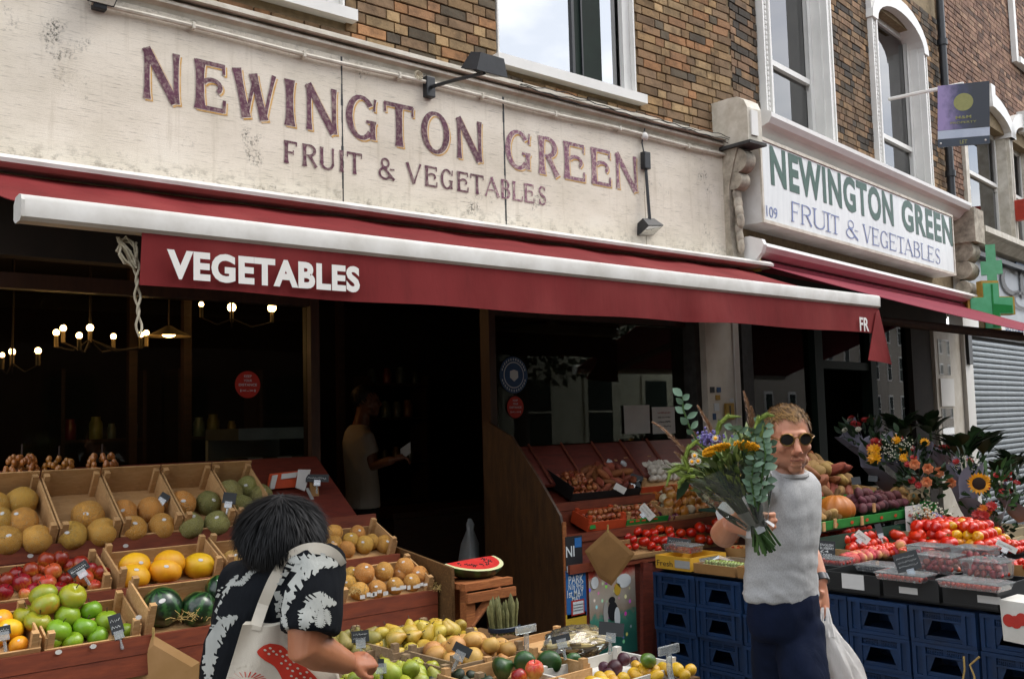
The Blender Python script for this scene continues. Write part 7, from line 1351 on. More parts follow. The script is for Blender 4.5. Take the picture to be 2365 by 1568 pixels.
leafmat('leaf_green', '#33501f', '#1f3a16'); leafmat('leaf_dark', '#16290f', '#20361a'); leafmat('eucalyptus', '#647a62', '#3a5340', .5, .35); leafmat('petal_yellow', '#d89a12', '#cf8608'); leafmat('petal_red', '#8f1c1c', '#a5302a'); leafmat('petal_peach', '#cf8a5c', '#bf7550'); leafmat('petal_white', '#cfcab8', '#bdb79f'); leafmat('petal_purple', '#5a5488', '#6d5f95'); leafmat('petal_orange', '#b55a1c', '#c7701f'); leafmat('dry_grass', '#a5805f', '#6f4f3a'); leafmat('tail_green', '#7d8c3a', '#66782c'); simple('flower_centre', '#1c120a', '#2a1a0e', 60, .9); simple('wrap_paper', '#9a95a3', '#878291', 5, .6, .4, 12); simple('bin_cream', '#b3a486', '#a39474', 6, .5, .1, 40)
rf = random.Random(21)
def bouquet(label, c, ax, L, r_, heads, leafm='leaf_green', nleaf=90, wrap='wrap_paper', wrapfrac=.75, name='wrapped_bouquet'):
    """cone of wrapping paper with leaves and flower heads at its mouth; ax points from stems to flowers"""
    ax = Vector(ax).normalized(); c = Vector(c); t = thing(name, label, 'bouquet', c); a = UP if abs(ax.z) < .9 else EX; u_ = (a-ax*a.dot(ax)).normalized(); v_ = ax.cross(u_)
    if wrap:
        mb = MB(); n_ = 30
        def cone(a_, b_): g = a_*2*math.pi*wrapfrac+.6; rr_ = (.03+(r_*1.15-.03)*b_**.8)*(1+.07*math.sin(g*5+b_*3)); return c+ax*(L*b_*(.94+.14*math.sin(g*3)))+(u_*math.cos(g)+v_*math.sin(g))*rr_
        mb.grid(cone, n_, 8); mb.build('wrapping', wrap, t)
    mb = MB()
    for i in range(nleaf):
        g = rf.uniform(0, 6.28); k = math.sqrt(rf.random()); p = c+ax*L*rf.uniform(.6, 1.1)+(u_*math.cos(g)+v_*math.sin(g))*r_*k*.95; d = ax*.8+(u_*math.cos(g)+v_*math.sin(g))*rf.uniform(.2, 1.1)+Vector((rf.gauss(0, .3),)*3); leaf(mb, p, d, Vector((rf.gauss(0, 1), rf.gauss(0, 1), rf.gauss(0, 1)+.5)), rf.uniform(.05, .10)*r_/.15, rf.uniform(.02, .04)*r_/.15)
    tag(mb.build('foliage', leafm, t), kind='stuff')
    for (kind_, n_, rr_) in heads:
        for i in range(n_):
            g = rf.uniform(0, 6.28); k = math.sqrt(rf.random())*.85; p = c+ax*L*rf.uniform(1.0, 1.16)+(u_*math.cos(g)+v_*math.sin(g))*r_*k; f = (ax+(u_*math.cos(g)+v_*math.sin(g))*k*.5+(CAM-p).normalized()*.5).normalized(); flower(t, kind_, p, f, rr_)
    return t
def flower(t, kind_, p, f, rr_):
    mb = MB()
    if kind_ == 'sunflower':
        petals(mb, p, f, rr_, 20, .45, .3, .1); petals(mb, p-f*.004, f, rr_*.95, 20, .45, .3, .0, (.3, .2, 1)); o = mb.build('flower_head', 'petal_yellow', t, False); MB().ell(p+f*.004, (rr_*.56,)*3, 16, 10, None, lambda q: q-f*(q.dot(f))*.75).build('flower_centre', 'flower_centre', o)
    elif kind_ == 'rose_peach' or kind_ == 'rose_red':
        for k in range(5): petals(mb, p+f*(k*rr_*.12), f, rr_*(1-.16*k), 7, .05, .95, .35+.25*k, (math.cos(k), .3, math.sin(k)))
        mb.build('flower_head', 'petal_peach' if 'peach' in kind_ else 'petal_red', t)
    elif kind_ == 'spray':
        for k in range(26): q = p+Vector((rf.gauss(0, 1), rf.gauss(0, 1), rf.gauss(0, 1)))*rr_*.5; mb.ell(q, (rr_*.10,)*3, 5, 3)
        tag(mb.build('spray_blossom', 'petal_white', t), kind='stuff')
    else:
        m_ = {'yellow': 'petal_yellow', 'red': 'petal_red', 'purple': 'petal_purple', 'orange': 'petal_orange', 'white': 'petal_white'}[kind_]
        for k in range(3): petals(mb, p+f*k*rr_*.12, f, rr_*(1-.22*k), 12, .05, .42, .25+.2*k)
        mb.build('flower_head', m_, t, False)
def fl(label, x0_, y0_, Y0, x1_, y1_, Y1, r_, heads, **k): a, b = PY(x0_, y0_, Y0), PY(x1_, y1_, Y1); return bouquet(label, a, b-a, (b-a).length, r_, heads, **k)
FYY = 3.75
fl('wrapped bouquet with yellow and red flowers behind the potatoes', 2050, 1130, 4.3, 2052, 1048, 4.15, .20, [('yellow', 4, .06), ('red', 6, .04)], leafm='leaf_dark'); fl('wrapped bouquet of red flowers highest behind the potatoes', 2010, 1060, 4.6, 1985, 990, 4.6, .18, [('red', 6, .035), ('white', 3, .03)], leafm='leaf_dark', nleaf=60); fl('paper wrapped bouquet with pale sprays left of the roses', 2110, 1110, 4.1, 2092, 1035, 4.0, .17, [('yellow', 3, .04), ('spray', 3, .06)], leafm='leaf_dark')
rb_ = fl('dark bouquet with peach roses', 2130, 1180, 3.9, 2130, 1098, 3.72, .17, [('red', 4, .03)], leafm='leaf_dark', nleaf=120, wrap=None)
for x, y in ((2143, 1082), (2168, 1090), (2140, 1113), (2196, 1115), (2112, 1072)): p = PY(x, y, 3.62); flower(rb_, 'rose_peach', p, (CAM-p).normalized(), .042)
fl('tall white wrapped bouquet between roses and sunflower', 2235, 1190, 3.75, 2225, 1070, 3.7, .13, [('spray', 3, .05), ('red', 2, .03)], leafm='leaf_dark', wrapfrac=.95)
sb = fl('white wrapped bouquet with one big sunflower', 2285, 1230, 3.6, 2275, 1120, 3.45, .17, [('yellow', 3, .04), ('red', 5, .025)], wrapfrac=.6); p = PY(2261, 1116, 3.38); flower(sb, 'sunflower', p, (CAM-p).normalized()+Vector((0, 0, -.15)), .082)
fl('wrapped bouquet of dark red blooms low at the right edge', 2330, 1260, 3.4, 2290, 1210, 3.3, .14, [('red', 9, .045), ('orange', 4, .04)], leafm='leaf_dark', wrap=None); fl('bouquet of red berries at the right picture edge', 2355, 1200, 3.6, 2350, 1120, 3.5, .16, [('red', 10, .022), ('white', 2, .03)], leafm='leaf_dark'); fl('wrapped bouquet of red flowers above the white paper', 2190, 1090, 4.2, 2185, 1035, 4.2, .15, [('red', 7, .035)], leafm='leaf_dark', nleaf=60)
# big leaved plants
def bigplant(label, x, y, Y, n_, L, mat='leaf_dark'):
    p = PY(x, y, Y); t = thing('leafy_plant', label, 'plant', p)
    for i in range(n_):
        g = rf.uniform(0, 6.28); d = Vector((math.cos(g)*.6, math.sin(g)*.6, rf.uniform(.5, 1.1))); b = p+Vector((math.cos(g)*.05, math.sin(g)*.05, rf.uniform(.0, .12))); mb = MB(); leaf(mb, b, d, UP+Vector((math.cos(g)*-.5, math.sin(g)*-.5, 0)), L*rf.uniform(.7, 1.1), L*.5, .35); mb.build('leaf', mat, t)
    MB().tube([p-UP*.25, p+UP*.1], .012, 6).build('stem', 'stem_green', t)
bigplant('broad leaved dark plant in front of the grey shutter', 2225, 1060, 3.9, 18, .24); bigplant('broad leaved dark plant taller at the shutter', 2270, 1050, 4.0, 16, .24); bigplant('dark bushy plant at the right picture edge', 2340, 1085, 3.8, 26, .16); bigplant('dark plant above the sunflower bouquet', 2310, 1110, 3.7, 20, .15); bigplant('dark foliage hanging behind the bouquets', 2080, 1010, 4.6, 26, .2); bigplant('dark foliage left of the side door', 2150, 1005, 4.5, 24, .18)
# cream flower bins
def bin_(label, x0_, x1_, y0_, y1_, Y, flowers=None):
    a, b = PY(x0_, y1_, Y), PY(x1_, y0_, Y); w_ = (b.x-a.x)/2; h_ = b.z-a.z; c = Vector(((a.x+b.x)/2, Y+w_*.8, a.z)); t = thing('flower_bin', label, 'bin', c)
    def q(z, s_): return [c+Vector((-w_*s_, -w_*.8*s_, z)), c+Vector((w_*s_, -w_*.8*s_, z)), c+Vector((w_*s_, w_*.8*s_, z)), c+Vector((-w_*s_, w_*.8*s_, z))]
    MB().add(q(0, .82)+q(h_, 1)+q(h_, .93)+q(.02, .76), [(3, 2, 1, 0)]+[(i, (i+1) % 4, 4+(i+1) % 4, 4+i) for i in range(4)]+[(4+i, 4+(i+1) % 4, 8+(i+1) % 4, 8+i) for i in range(4)]+[(8+i, 8+(i+1) % 4, 12+(i+1) % 4, 12+i) for i in range(4)]).build('tub', 'bin_cream', t, False)
    f0 = c+Vector((0, -w_*.74, h_*.15)); MB().fbox(f0, EX, UP, NY, (-w_*.35, 0, 0.0), (w_*.4, h_*.55, .02)).build('moulded_panel', 'bin_cream', t, False)
    for sx in (-1, 1): MB().fbox(f0, EX, UP, NY, (sx*w_*.62-.02, -h_*.08, .0), (sx*w_*.62+.02, h_*.78, .035)).build('rib', 'bin_cream', t, False)
    return c+UP*h_, w_
c, w_ = bin_('cream flower bin with small dried posies', 2166, 2232, 1218, 1300, 3.45); b1 = bouquet('loose posy of dried white and purple blossom in the cream bin', c-UP*.12, Vector((0, -.2, 1)), .20, .17, [('spray', 12, .07), ('purple', 4, .03), ('yellow', 4, .028), ('orange', 5, .03), ('white', 6, .028)], wrap=None, nleaf=60, name='flower_posy')
bin_('second cream flower bin below the white wrapped bouquets', 2238, 2302, 1222, 1306, 3.4); bin_('third cream flower bin at the right edge', 2306, 2390, 1212, 1300, 3.35); bin_('tall cream bin behind the beetroot', 2090, 2150, 1120, 1180, 4.25)
bs = thing('flower_bench', 'low bench under the cream flower bins', 'bench', (7.5, 3.6, 0)); bzz = PY(2200, 1300, 3.45).z; MB().box((6.75, 3.35, bzz-.035), (9.0, 4.6, bzz-.003)).build('top', 'plank', bs, False)
for x in (6.85, 8.85): MB().box((x, 3.45, 0), (x+.06, 3.51, bzz-.036)).build('leg', 'plank', bs, False); MB().box((x, 4.4, 0), (x+.06, 4.46, bzz-.036)).build('leg', 'plank', bs, False)
# stray grass blades sprouting by the crates
for i, (x, y, x2, y2, lb) in enumerate(((1742, 1480, 1747, 1568, 'tall pale plant stake standing before the blue crates'),)): MB().tube([PX(x, y, CX-.25), PX(x2, y2+60, CX-.25)], .006, 6).build('plant_stake', 'straw', None, label=lb, cat='stake')
for i, (pts, lb) in enumerate((([(2226, 1515), (2228, 1545), (2224, 1570), (2228, 1600)], 'pale twisted twine hanging before the right hand crates'), ([(2262, 1516), (2240, 1535), (2250, 1560), (2254, 1600)], 'second pale twine curling before the right hand crates'))): MB().tube([PX(x, y, CX-.10) for x, y in pts], .005, 6).build('twine', 'straw', None, label=lb, cat='twine')
# ================================================================== PEOPLE
def skin(name, c, c2, red, spots=()):
    m = N(name); o = m.co(); x = m.ramp(m.noise(o, 14, 5, .6), [(.3, c), (.7, c2)]); x = m.mix(m.mapr(m.noise(o, 5, 3), .5, .75, 0, .45), x, red); 
    for pt, ra_, rb_, cc_, am in spots:
        vm = m.n('VectorMath'); vm.operation = 'DISTANCE'; m.l(o, vm.inputs[0]); vm.inputs[1].default_value = tuple(pt); x = m.mix(m.math('MULTIPLY', m.mapr(vm.outputs['Value'], rb_, ra_, 0, am), m.mapr(m.noise(o, 300, 3, .7), .3, .6, .5, 1)), x, cc_)
    m.bump(m.noise(o, 220, 3, .6), .12, .002); m.fin(x, .5, .4); m.b.inputs['Subsurface Weight'].default_value = .12; m.b.inputs['Subsurface Radius'].default_value = (.012, .004, .002); m.b.inputs['Subsurface Scale'].default_value = 1
skin('skin_tan', '#a36b4a', '#95603f', '#95523c'); skin('skin_dim', '#6b4632', '#5f3d2b', '#5a382a'); simple('lip', '#8f4a40', '#84443a', 20, .5)
def cloth(name, c, c2, fold=.6, sc_=2.2, heather=.0, rough=.9):
    m = N(name); o = m.co(); x = m.ramp(m.noise(o, 4, 4, .6), [(.3, c), (.7, c2)])
    if heather: x = m.mix(m.mapr(m.noise(m.co('Object', (1, 1, .4)), 420, 2, .6), .4, .65, 0, heather), x, '#6f6f6f')
    h = m.math('ADD', m.noise(m.co('Object', (1, 1, .45)), 9*sc_/2.2, 3, .5, .8), m.math('MULTIPLY', m.noise(o, 380, 2), .05)); m.bump(h, fold, .03); m.fin(x, rough, .12, sheen=0)
cloth('tshirt_grey', '#b6b6b5', '#ababaa', .35, 2.0, .35); cloth('jeans', '#121a30', '#0c1322', .3, 3); cloth('shirt_black', '#0d0f12', '#14171b', .5, 2.2); cloth('leaf_print', '#a9aaa3', '#8d8f8a', .5, 2.2); cloth('tote_canvas', '#cbc3b4', '#bdb5a5', .4, 1.6); cloth('tshirt_dim', '#a3a097', '#97948b', .5); cloth('trousers_dim', '#191a1c', '#141517', .4); simple('print_red', '#c2321c', '#b52c18', 20, .7)
def hairmat(name, a, b, rough):
    m = N(name); r_ = m.island(); x = m.ramp(r_, [(0, a), (1, b)]); m.fin(x, rough, .25)
hairmat('hair_fair', '#95703f', '#5f4628', .55); hairmat('hair_black', '#020203', '#070709', .6); simple('scalp_fair', '#6b4e30', '#4a3622', 40, .8, .4, 150); simple('scalp_black', '#060608', '#0b0b0e', 40, .6); simple('lens_dark', '#120d08', '#1a120a', 8, .08, coat=.6); simple('gold_wire', '#8a6a34', '#7a5c2c', 9, .3, metal=.8); simple('watch_steel', '#3a3a3c', '#2c2c2e', 9, .3, metal=.6)
CRh = Vector((CR.x, CR.y, 0)).normalized(); CFh = Vector((CF.x, CF.y, 0)).normalized()
def frame_m(c, x, y, z): m = Matrix((x, y, z)).transposed().to_4x4(); m.translation = c; return m
def ring_loft(mb, rings, n=28):
    """rings: (centre, side vector, front vector, half width, half depth)"""
    vs = []
    for c, s_, f_, a, b in rings:
        for i in range(n): g = 2*math.pi*i/n; k = 1-.06*abs(math.sin(2*g)); vs.append(c+s_*math.cos(g)*a*k+f_*math.sin(g)*b*k)
    m_ = len(rings); fs = [(j*n+i, j*n+(i+1) % n, (j+1)*n+(i+1) % n, (j+1)*n+i) for j in range(m_-1) for i in range(n)]+[tuple(range(n))[::-1], tuple((m_-1)*n+i for i in range(n))]
    mb.add(vs, fs)
def hand(mb, wrist, palm_dir, back, span, fl_, spread=.019, curl=(.5, .9, .7), thumb=None, size=1.0):
    """palm and five fingers; fl_ = direction the fingers set out, span = from index to little finger, back = out of the back of the hand"""
    pd = Vector(palm_dir).normalized(); bk = Vector(back).normalized(); sp = Vector(span).normalized(); w_ = Vector(wrist); c = w_+pd*.052*size
    mb.tube([w_-pd*.01, w_+pd*.02*size, w_+pd*.06*size, w_+pd*.092*size], [(.019*size, .026*size), (.017*size, .034*size), (.016*size, .041*size), (.013*size, .038*size)], 12, ref=bk)
    for i, ln in enumerate((.072, .080, .075, .058)):
        p = w_+pd*.088*size+sp*(i-1.5)*spread*size; d = Vector(fl_).normalized(); r0 = (.0092, .0094, .009, .008)[i]*size; pts = [p-pd*.012*size, p]; ax = d.cross(bk).normalized(); dd = d
        for k, seg in enumerate((.45, .32, .23)): dd = (Matrix.Rotation(-curl[k], 3, ax) @ dd); pts.append(pts[-1]+dd*ln*size*seg)
        mb.tube(pts, [r0*1.05, r0*1.1, r0, r0*.95, r0*.72], 8)
    if thumb: mb.tube([w_+pd*.02*size-sp*.028*size]+[Vector(q) for q in thumb], [.013*size, .0115*size, .0105*size, .0075*size][:1+len(thumb)], 8)
def head(mb, M):
    e = lambda c, r_, nu=16, nv=12: mb.ell(M @ Vector(c), r_, nu, nv, M.to_3x3())
    e((0, -.012, .032), (.073, .093, .082), 24, 18); e((0, .018, -.015), (.064, .070, .085), 22, 16); e((0, .030, -.062), (.052, .052, .045)); e((0, .072, -.096), (.024, .018, .017)); e((0, .074, .028), (.048, .016, .011)); e((0, .086, -.080), (.022, .010, .009))
    for s_ in (-1, 1):
        e((s_*.040, .060, -.022), (.022, .022, .020)); e((s_*.0745, -.012, -.004), (.009, .019, .031)); e((s_*.077, -.016, .010), (.007, .012, .016)); e((s_*.012, .098, -.036), (.010, .010, .008)); e((s_*.048, .010, -.075), (.018, .03, .022))
    mb.tube([M @ Vector((0, .082, .022)), M @ Vector((0, .098, -.008)), M @ Vector((0, .112, -.030)), M @ Vector((0, .100, -.042))], [.009, .0105, .0135, .008], 10)
    e((0, .0905, -.058), (.023, .008, .0055)); e((0, .0895, -.067), (.021, .008, .006))
def hair_cap(par, M, test, nstr, mat, scal, lenr, comb, lay=1.0, jt=.25, shell=(.0765, .097, .084), cc=(0, -.014, .034), wid=.0022, noisek=.05, seedv=5):
    rh = random.Random(seedv); mb = MB(); nu, nv = 36, 22; keep = {}; vs = []
    for j in range(nv+1):
        th_ = math.pi*j/nv
        for i in range(nu):
            ph = 2*math.pi*i/nu; p = Vector((math.sin(th_)*math.cos(ph)*shell[0], math.sin(th_)*math.sin(ph)*shell[1], math.cos(th_)*shell[2]))*(1+noisek*mnoise.noise(Vector((math.cos(ph)*3, math.sin(ph)*3, th_*4)))); vs.append(p+Vector(cc))
    fs = []
    for j in range(nv):
        for i in range(nu):
            f = (j*nu+i, (j+1)*nu+i, (j+1)*nu+(i+1) % nu, j*nu+(i+1) % nu)
            if all(test(vs[q]) for q in f): fs.append(f)
    mb.add([M @ v for v in vs], fs); h = mb.build('hair', scal, par)
    st_ = MB()
    for i in range(nstr):
        d = Vector((rh.gauss(0, 1), rh.gauss(0, 1), rh.gauss(0, 1))).normalized(); p = Vector((d.x*shell[0], d.y*shell[1], d.z*shell[2]))+Vector(cc)
        if not test(p): continue
        nrm = Vector((d.x/shell[0], d.y/shell[1], d.z/shell[2])).normalized(); t_ = comb(p)+Vector((rh.gauss(0, jt), rh.gauss(0, jt), rh.gauss(0, jt))); t_ = (t_-nrm*t_.dot(nrm)).normalized(); L = rh.uniform(*lenr); s_ = t_.cross(nrm)*wid
        a = p+nrm*.0005; b = p+t_*L*.5+nrm*L*rh.uniform(.12, .28)*lay; c = p+t_*L+nrm*L*rh.uniform(-.1, .3)*lay; st_.add([M @ (a+s_), M @ (a-s_), M @ (b-s_*.8), M @ (b+s_*.8), M @ c], [(0, 1, 2, 3), (3, 2, 4)])
    tag(st_.build('strands', mat, h), kind='stuff'); return h
# ------------------------------------------------------------------ the man with the bouquet
MD = 3.35
def W(x, y, dd=0): return PD(x, y, MD+dd)
man = thing('person', 'man in grey T-shirt and round sunglasses carrying a bouquet and a white bag', 'person', Vector((W(1815, 1400).x, W(1815, 1400).y, 0)))
_m = ray(1819, 1013); mF = Vector((_m.x, _m.y, 0)).normalized(); mR = Vector((mF.y, -mF.x, 0))
fT = (-mF*math.cos(R(38))+mR*math.sin(R(38))).normalized(); sT = (mR*math.cos(R(38))+mF*math.sin(R(38))).normalized()
fH = (-mF*math.cos(R(17))+mR*math.sin(R(17))-UP*.12).normalized(); rH = fH.cross(UP).normalized()*-1
rH = (rH+UP*.02).normalized(); uH = rH.cross(fH).normalized()
if uH.z < 0: uH = -uH
HM = frame_m(W(1820, 1013), rH, fH, uH) @ Matrix.Scale(.95, 4)
_mo = Vector(man['_o']); sp_ = lambda x, y, z: (HM @ Vector((x, y, z)))-_mo
skin('skin_fair', '#c28a6c', '#b57a5c', '#b06050', [(sp_(0, .05, -.09), .03, .07, '#7d5540', .5), (sp_(.04, .02, -.085), .02, .05, '#7d5540', .45), (sp_(-.04, .02, -.085), .02, .05, '#7d5540', .45), (sp_(0, .11, -.03), .008, .022, '#b0553f', .5), (sp_(0, .09, -.05), .006, .02, '#8a5a48', .35)])
shoulderR, shoulderL = W(1758, 1128, -.06), W(1846, 1126, .13)
elbR, wrR = W(1668, 1238, .02), W(1688, 1208, -.20); elbL, wrL = W(1858, 1258, .24), W(1896, 1346, .13)
sk = MB(); head(sk, HM)
sk.tube([HM @ Vector((0, -.015, -.04)), HM @ Vector((0, -.022, -.10)), W(1812, 1095, .02), W(1810, 1125, .03)], [.056, .058, .062, .075], 18)
sk.tube([shoulderR.lerp(elbR, .3), shoulderR.lerp(elbR, .7), elbR, elbR.lerp(wrR, .35), elbR.lerp(wrR, .75), wrR], [.046, .047, .045, .043, .034, .027], 14)
sk.tube([shoulderL.lerp(elbL, .4), elbL, elbL.lerp(wrL, .4), wrL], [.045, .041, .040, .028], 14)
hr = (W(1716, 1205, -.26)-wrR).normalized()
hand(sk, wrR, CR*.75-CF*.45+CU*.05, -CF*.6-CR*.35, -CU, CR*.9-CF*.25, .0195, (.15, .75, .7), [W(1712, 1186, -.27), W(1728, 1178, -.27), W(1740, 1180, -.25)], 1.0)
hand(sk, wrL, -CU*.95+CR*.12-CF*.1, CR*.75-CF*.5, CF*.8+CR*.3, -CU*.9+CR*.05, .0185, (.35, .9, 1.0), [W(1893, 1385, .10), W(1888, 1402, .08), W(1893, 1414, .06)], 1.0)
sk = voxel(sk, .0042, 3, .5); sk.build('body', 'skin_fair', man)
# mouth, glasses, hair
ml = MB(); ml.tube([HM @ Vector((x, .0975-abs(x)*.25, -.0625+abs(x)*.05)) for x in (-.022, -.011, 0, .011, .022)], .0018, 6); ml.build('mouth', 'lip', man)
gl = MB(); gz = .010
gf = MB()
for s_ in (-1, 1):
    c = Vector((s_*.032, .094, gz)); nf = Vector((s_*.22, 1, -.03)).normalized(); ux = Vector((1, -s_*.22, 0)).normalized(); uz = nf.cross(ux)*-1
    pts = [c+ux*math.cos(a)*.0235+uz*math.sin(a)*.021 for a in [i/22*6.283 for i in range(22)]]
    lm = MB(); lm.add([HM @ p for p in pts]+[HM @ (c+nf*.003)], [(i, (i+1) % 22, 22) for i in range(22)]); lm.build('lens', 'lens_dark', man)
    fm = MB(); fm.tube([HM @ (p+nf*.001) for p in pts+pts[:1]], .0019, 6, False); fm.build('lens_rim', 'gold_wire', man)
    MB().tube([HM @ (c+ux*s_*.024), HM @ Vector((s_*.071, .070, gz+.006)), HM @ Vector((s_*.079, -.015, gz+.006))], .002, 6).build('glasses_temple', 'gold_wire', man)
MB().tube([HM @ Vector((-.009, .099, gz+.006)), HM @ Vector((0, .103, gz+.009)), HM @ Vector((.009, .099, gz+.006))], .002, 6).build('glasses_bridge', 'gold_wire', man)
def mtest(p): return p.z > .072-.03*(abs(p.x) > .05) - max(0, -(p.y-.02))*.95 and p.z > -.055 and not (p.y > .045 and p.z < .078) and not (abs(p.x) > .06 and -.03 < p.y < .012 and p.z < .03)
hair_cap(man, HM, mtest, 2600, 'hair_fair', 'scalp_fair', (.018, .034), lambda p: Vector((.25, .8, -.15)) if p.z > .07 else Vector((0, -.1, -1)), wid=.0016)
# T-shirt
ts = MB(); rg = []
for x, y, dd, a, b in ((1806, 1384, .0, .152, .106), (1806, 1350, .0, .150, .104), (1808, 1300, .0, .148, .103), (1810, 1240, .0, .152, .106), (1812, 1185, .01, .158, .108), (1812, 1148, .015, .162, .104), (1813, 1122, .02, .160, .092), (1814, 1106, .025, .140, .078), (1814, 1096, .025, .105, .068), (1814, 1089, .025, .072, .062)): rg.append((W(x-3, y, dd), sT, fT, a*.93, b*.93))
ring_loft(ts, rg, 36)
ts.tube([W(1790, 1122, .0), shoulderR+CU*.012, shoulderR.lerp(elbR, .42)+CU*.004, shoulderR.lerp(elbR, .74)], [.055, .070, .072, .070], 18); ts.tube([W(1835, 1120, .05), shoulderL+CU*.01, shoulderL.lerp(elbL, .45), shoulderL.lerp(elbL, .8)], [.055, .066, .066, .062], 18)
def tpost(p, n_):
    h = W(1810, 1384).z; t_ = max(0, min(1, (W(1810, 1100).z-p.z)/.42)); s_ = (p-W(1810, 1240)).dot(CRh)
    g1 = mnoise.noise(Vector((s_*5+p.z*13, s_*3-p.z*16, 2.1))); g2 = mnoise.noise(Vector((s_*9+p.z*4, p.z*22+s_*14, 5.3))); k = .005*t_*(1-abs(g1)*3)*.5+.009*max(0, t_-.5)*(1-abs(g2)*3.2)+.003*t_*mnoise.noise(Vector((s_*9+p.z*7, p.z*3.0, 1.3)))+.003*mnoise.noise(p*24)
    return p+n_*k
ts = voxel(ts, .008, 5, .5, tpost); ts.build('t_shirt', 'tshirt_grey', man)
nk = MB(); cpt = [W(1812+33*math.cos(a), 1093-9*math.sin(a)+0, .025)-CF*.075*0+fT*.0+(-CF)*(-math.sin(a))*.0 for a in ()]
cl_ = [W(1814, 1090, .025)+sT*math.cos(a)*.073+fT*math.sin(a)*.064-UP*.014*math.sin(a) for a in [i/24*6.283 for i in range(25)]]; MB().tube(cl_, .009, 8, False).build('collar', 'tshirt_grey', man)
# jeans and shoes
jn = MB(); hipc = W(1808, 1400); ring_loft(jn, [(W(1808, 1365), sT, fT, .132, .095), (W(1810, 1410), sT, fT, .138, .102), (W(1812, 1455), sT, fT, .132, .102), (W(1812, 1475), sT, fT, .10, .085)], 28)
gl_ = lambda p: Vector((p.x, p.y, 0))
kneeL, ankL = W(1893, 1760, -.16), W(1880, 2070, -.02); kneeR, ankR = W(1775, 1740, .10), W(1740, 2040, .28)
jn.tube([W(1846, 1440, .0), W(1858, 1560, -.09), W(1876, 1660, -.14), kneeL, kneeL.lerp(ankL, .5), ankL], [.080, .080, .074, .068, .062, .055], 18); jn.tube([W(1786, 1440, .04), W(1788, 1560, .10), W(1784, 1650, .13), kneeR, kneeR.lerp(ankR, .5), ankR], [.078, .076, .070, .066, .062, .055], 18)
jn = voxel(jn, .010, 5, .5, lambda p, n_: p+n_*(.008*mnoise.noise(Vector((p.x*14, p.y*14, p.z*6)))+.004*mnoise.noise(p*26))); jn.build('jeans', 'jeans', man)
for a_, nm in ((ankL, 0), (ankR, 1)):
    f_ = fT; b = Vector((a_.x, a_.y, .0)); sh = MB(); sh.tube([b-f_*.07+UP*.045, b+f_*.02+UP*.05, b+f_*.12+UP*.035, b+f_*.19+UP*.028], [(.045, .04), (.052, .045), (.034, .045), (.02, .03)], 14, ref=UP); sh.build('shoe', 'black_metal', man)
wp = wrL.lerp(elbL, .08); MB().tube([wp-(elbL-wrL).normalized()*.012, wp+(elbL-wrL).normalized()*.012], .034, 14).build('wristwatch', 'watch_steel', man)
# ------------------------------------------------------------------ bouquet in his hand
def B(x, y, dd=-.33): return PD(x, y, MD+dd)
tie = B(1745, 1205); mouth = B(1668, 1050); bq = thing('hand_bouquet', 'mixed bouquet of eucalyptus and yellow flowers in clear film held by the man', 'bouquet', tie); axb = (mouth-tie).normalized(); ub = (CR-axb*CR.dot(axb)).normalized(); vb = axb.cross(ub); Lb = (mouth-tie).length
stm = MB()
for i in range(34):
    g = rf.uniform(0, 6.28); k = math.sqrt(rf.random()); a = tie+(ub*math.cos(g)+vb*math.sin(g))*.022*k; e = B(1766+rf.uniform(-26, 30), 1262+rf.uniform(-6, 16))+(ub*math.cos(g)+vb*math.sin(g))*.02*k; m_ = mouth+(ub*math.cos(g)+vb*math.sin(g))*.10*k; s1 = MB().tube([e, a, a.lerp(m_, .5), m_], [.0042, .004, .003, .002], 6); s1.build('stem', ('stem_green', 'leaf_green')[i % 2], bq)
def conef(u, v): g = u*2*math.pi; wv = 1+.10*math.sin(g*4+v*5)+.05*math.sin(g*9-v*7); rr_ = (.022+.118*v**.85)*wv; return tie+axb*(Lb*1.05*v-.03)+(ub*math.cos(g)*1.0+vb*math.sin(g)*.75)*rr_
MB().grid(conef, 40, 14).build('film', 'cellophane', bq)
fs1 = B(1785, 958, -.34); MB().grid(lambda u, v: (B(1738+40*u, 985-22*u, -.36).lerp(B(1746+14*u, 1185, -.36), v))+CF*.02*math.sin(u*5+v*4)+CR*.006*math.sin(v*9+u*2), 8, 16).build('film_flap', 'cellophane', bq)
crm = MB()
for i in range(9): crm.grid(lambda u, v, i=i: tie+axb*(.0+.05*v)*(1 if i % 2 else -.6)+(ub*math.cos(i*.7+u)+vb*math.sin(i*.7+u))*(.028+.022*v*abs(math.sin(i*2.1))), 4, 3)
crm.build('gathered_film', 'thin_plastic', bq)
leafmat('bouquet_leaf', '#85904e', '#4a5e2c', .5, .4)
fo = MB()
for i in range(620):
    g = rf.uniform(0, 6.28); k = math.sqrt(rf.random()); h_ = rf.uniform(.35, 1.0); p = tie+axb*Lb*h_*1.02+(ub*math.cos(g)+vb*math.sin(g)*.8)*.14*k*h_; leaf(fo, p, axb*.7+(ub*math.cos(g)+vb*math.sin(g))*.8, Vector((rf.gauss(0, 1), rf.gauss(0, 1), rf.gauss(0, 1))), rf.uniform(.035, .07), rf.uniform(.012, .02))
tag(fo.build('greenery', 'bouquet_leaf', bq), kind='stuff')
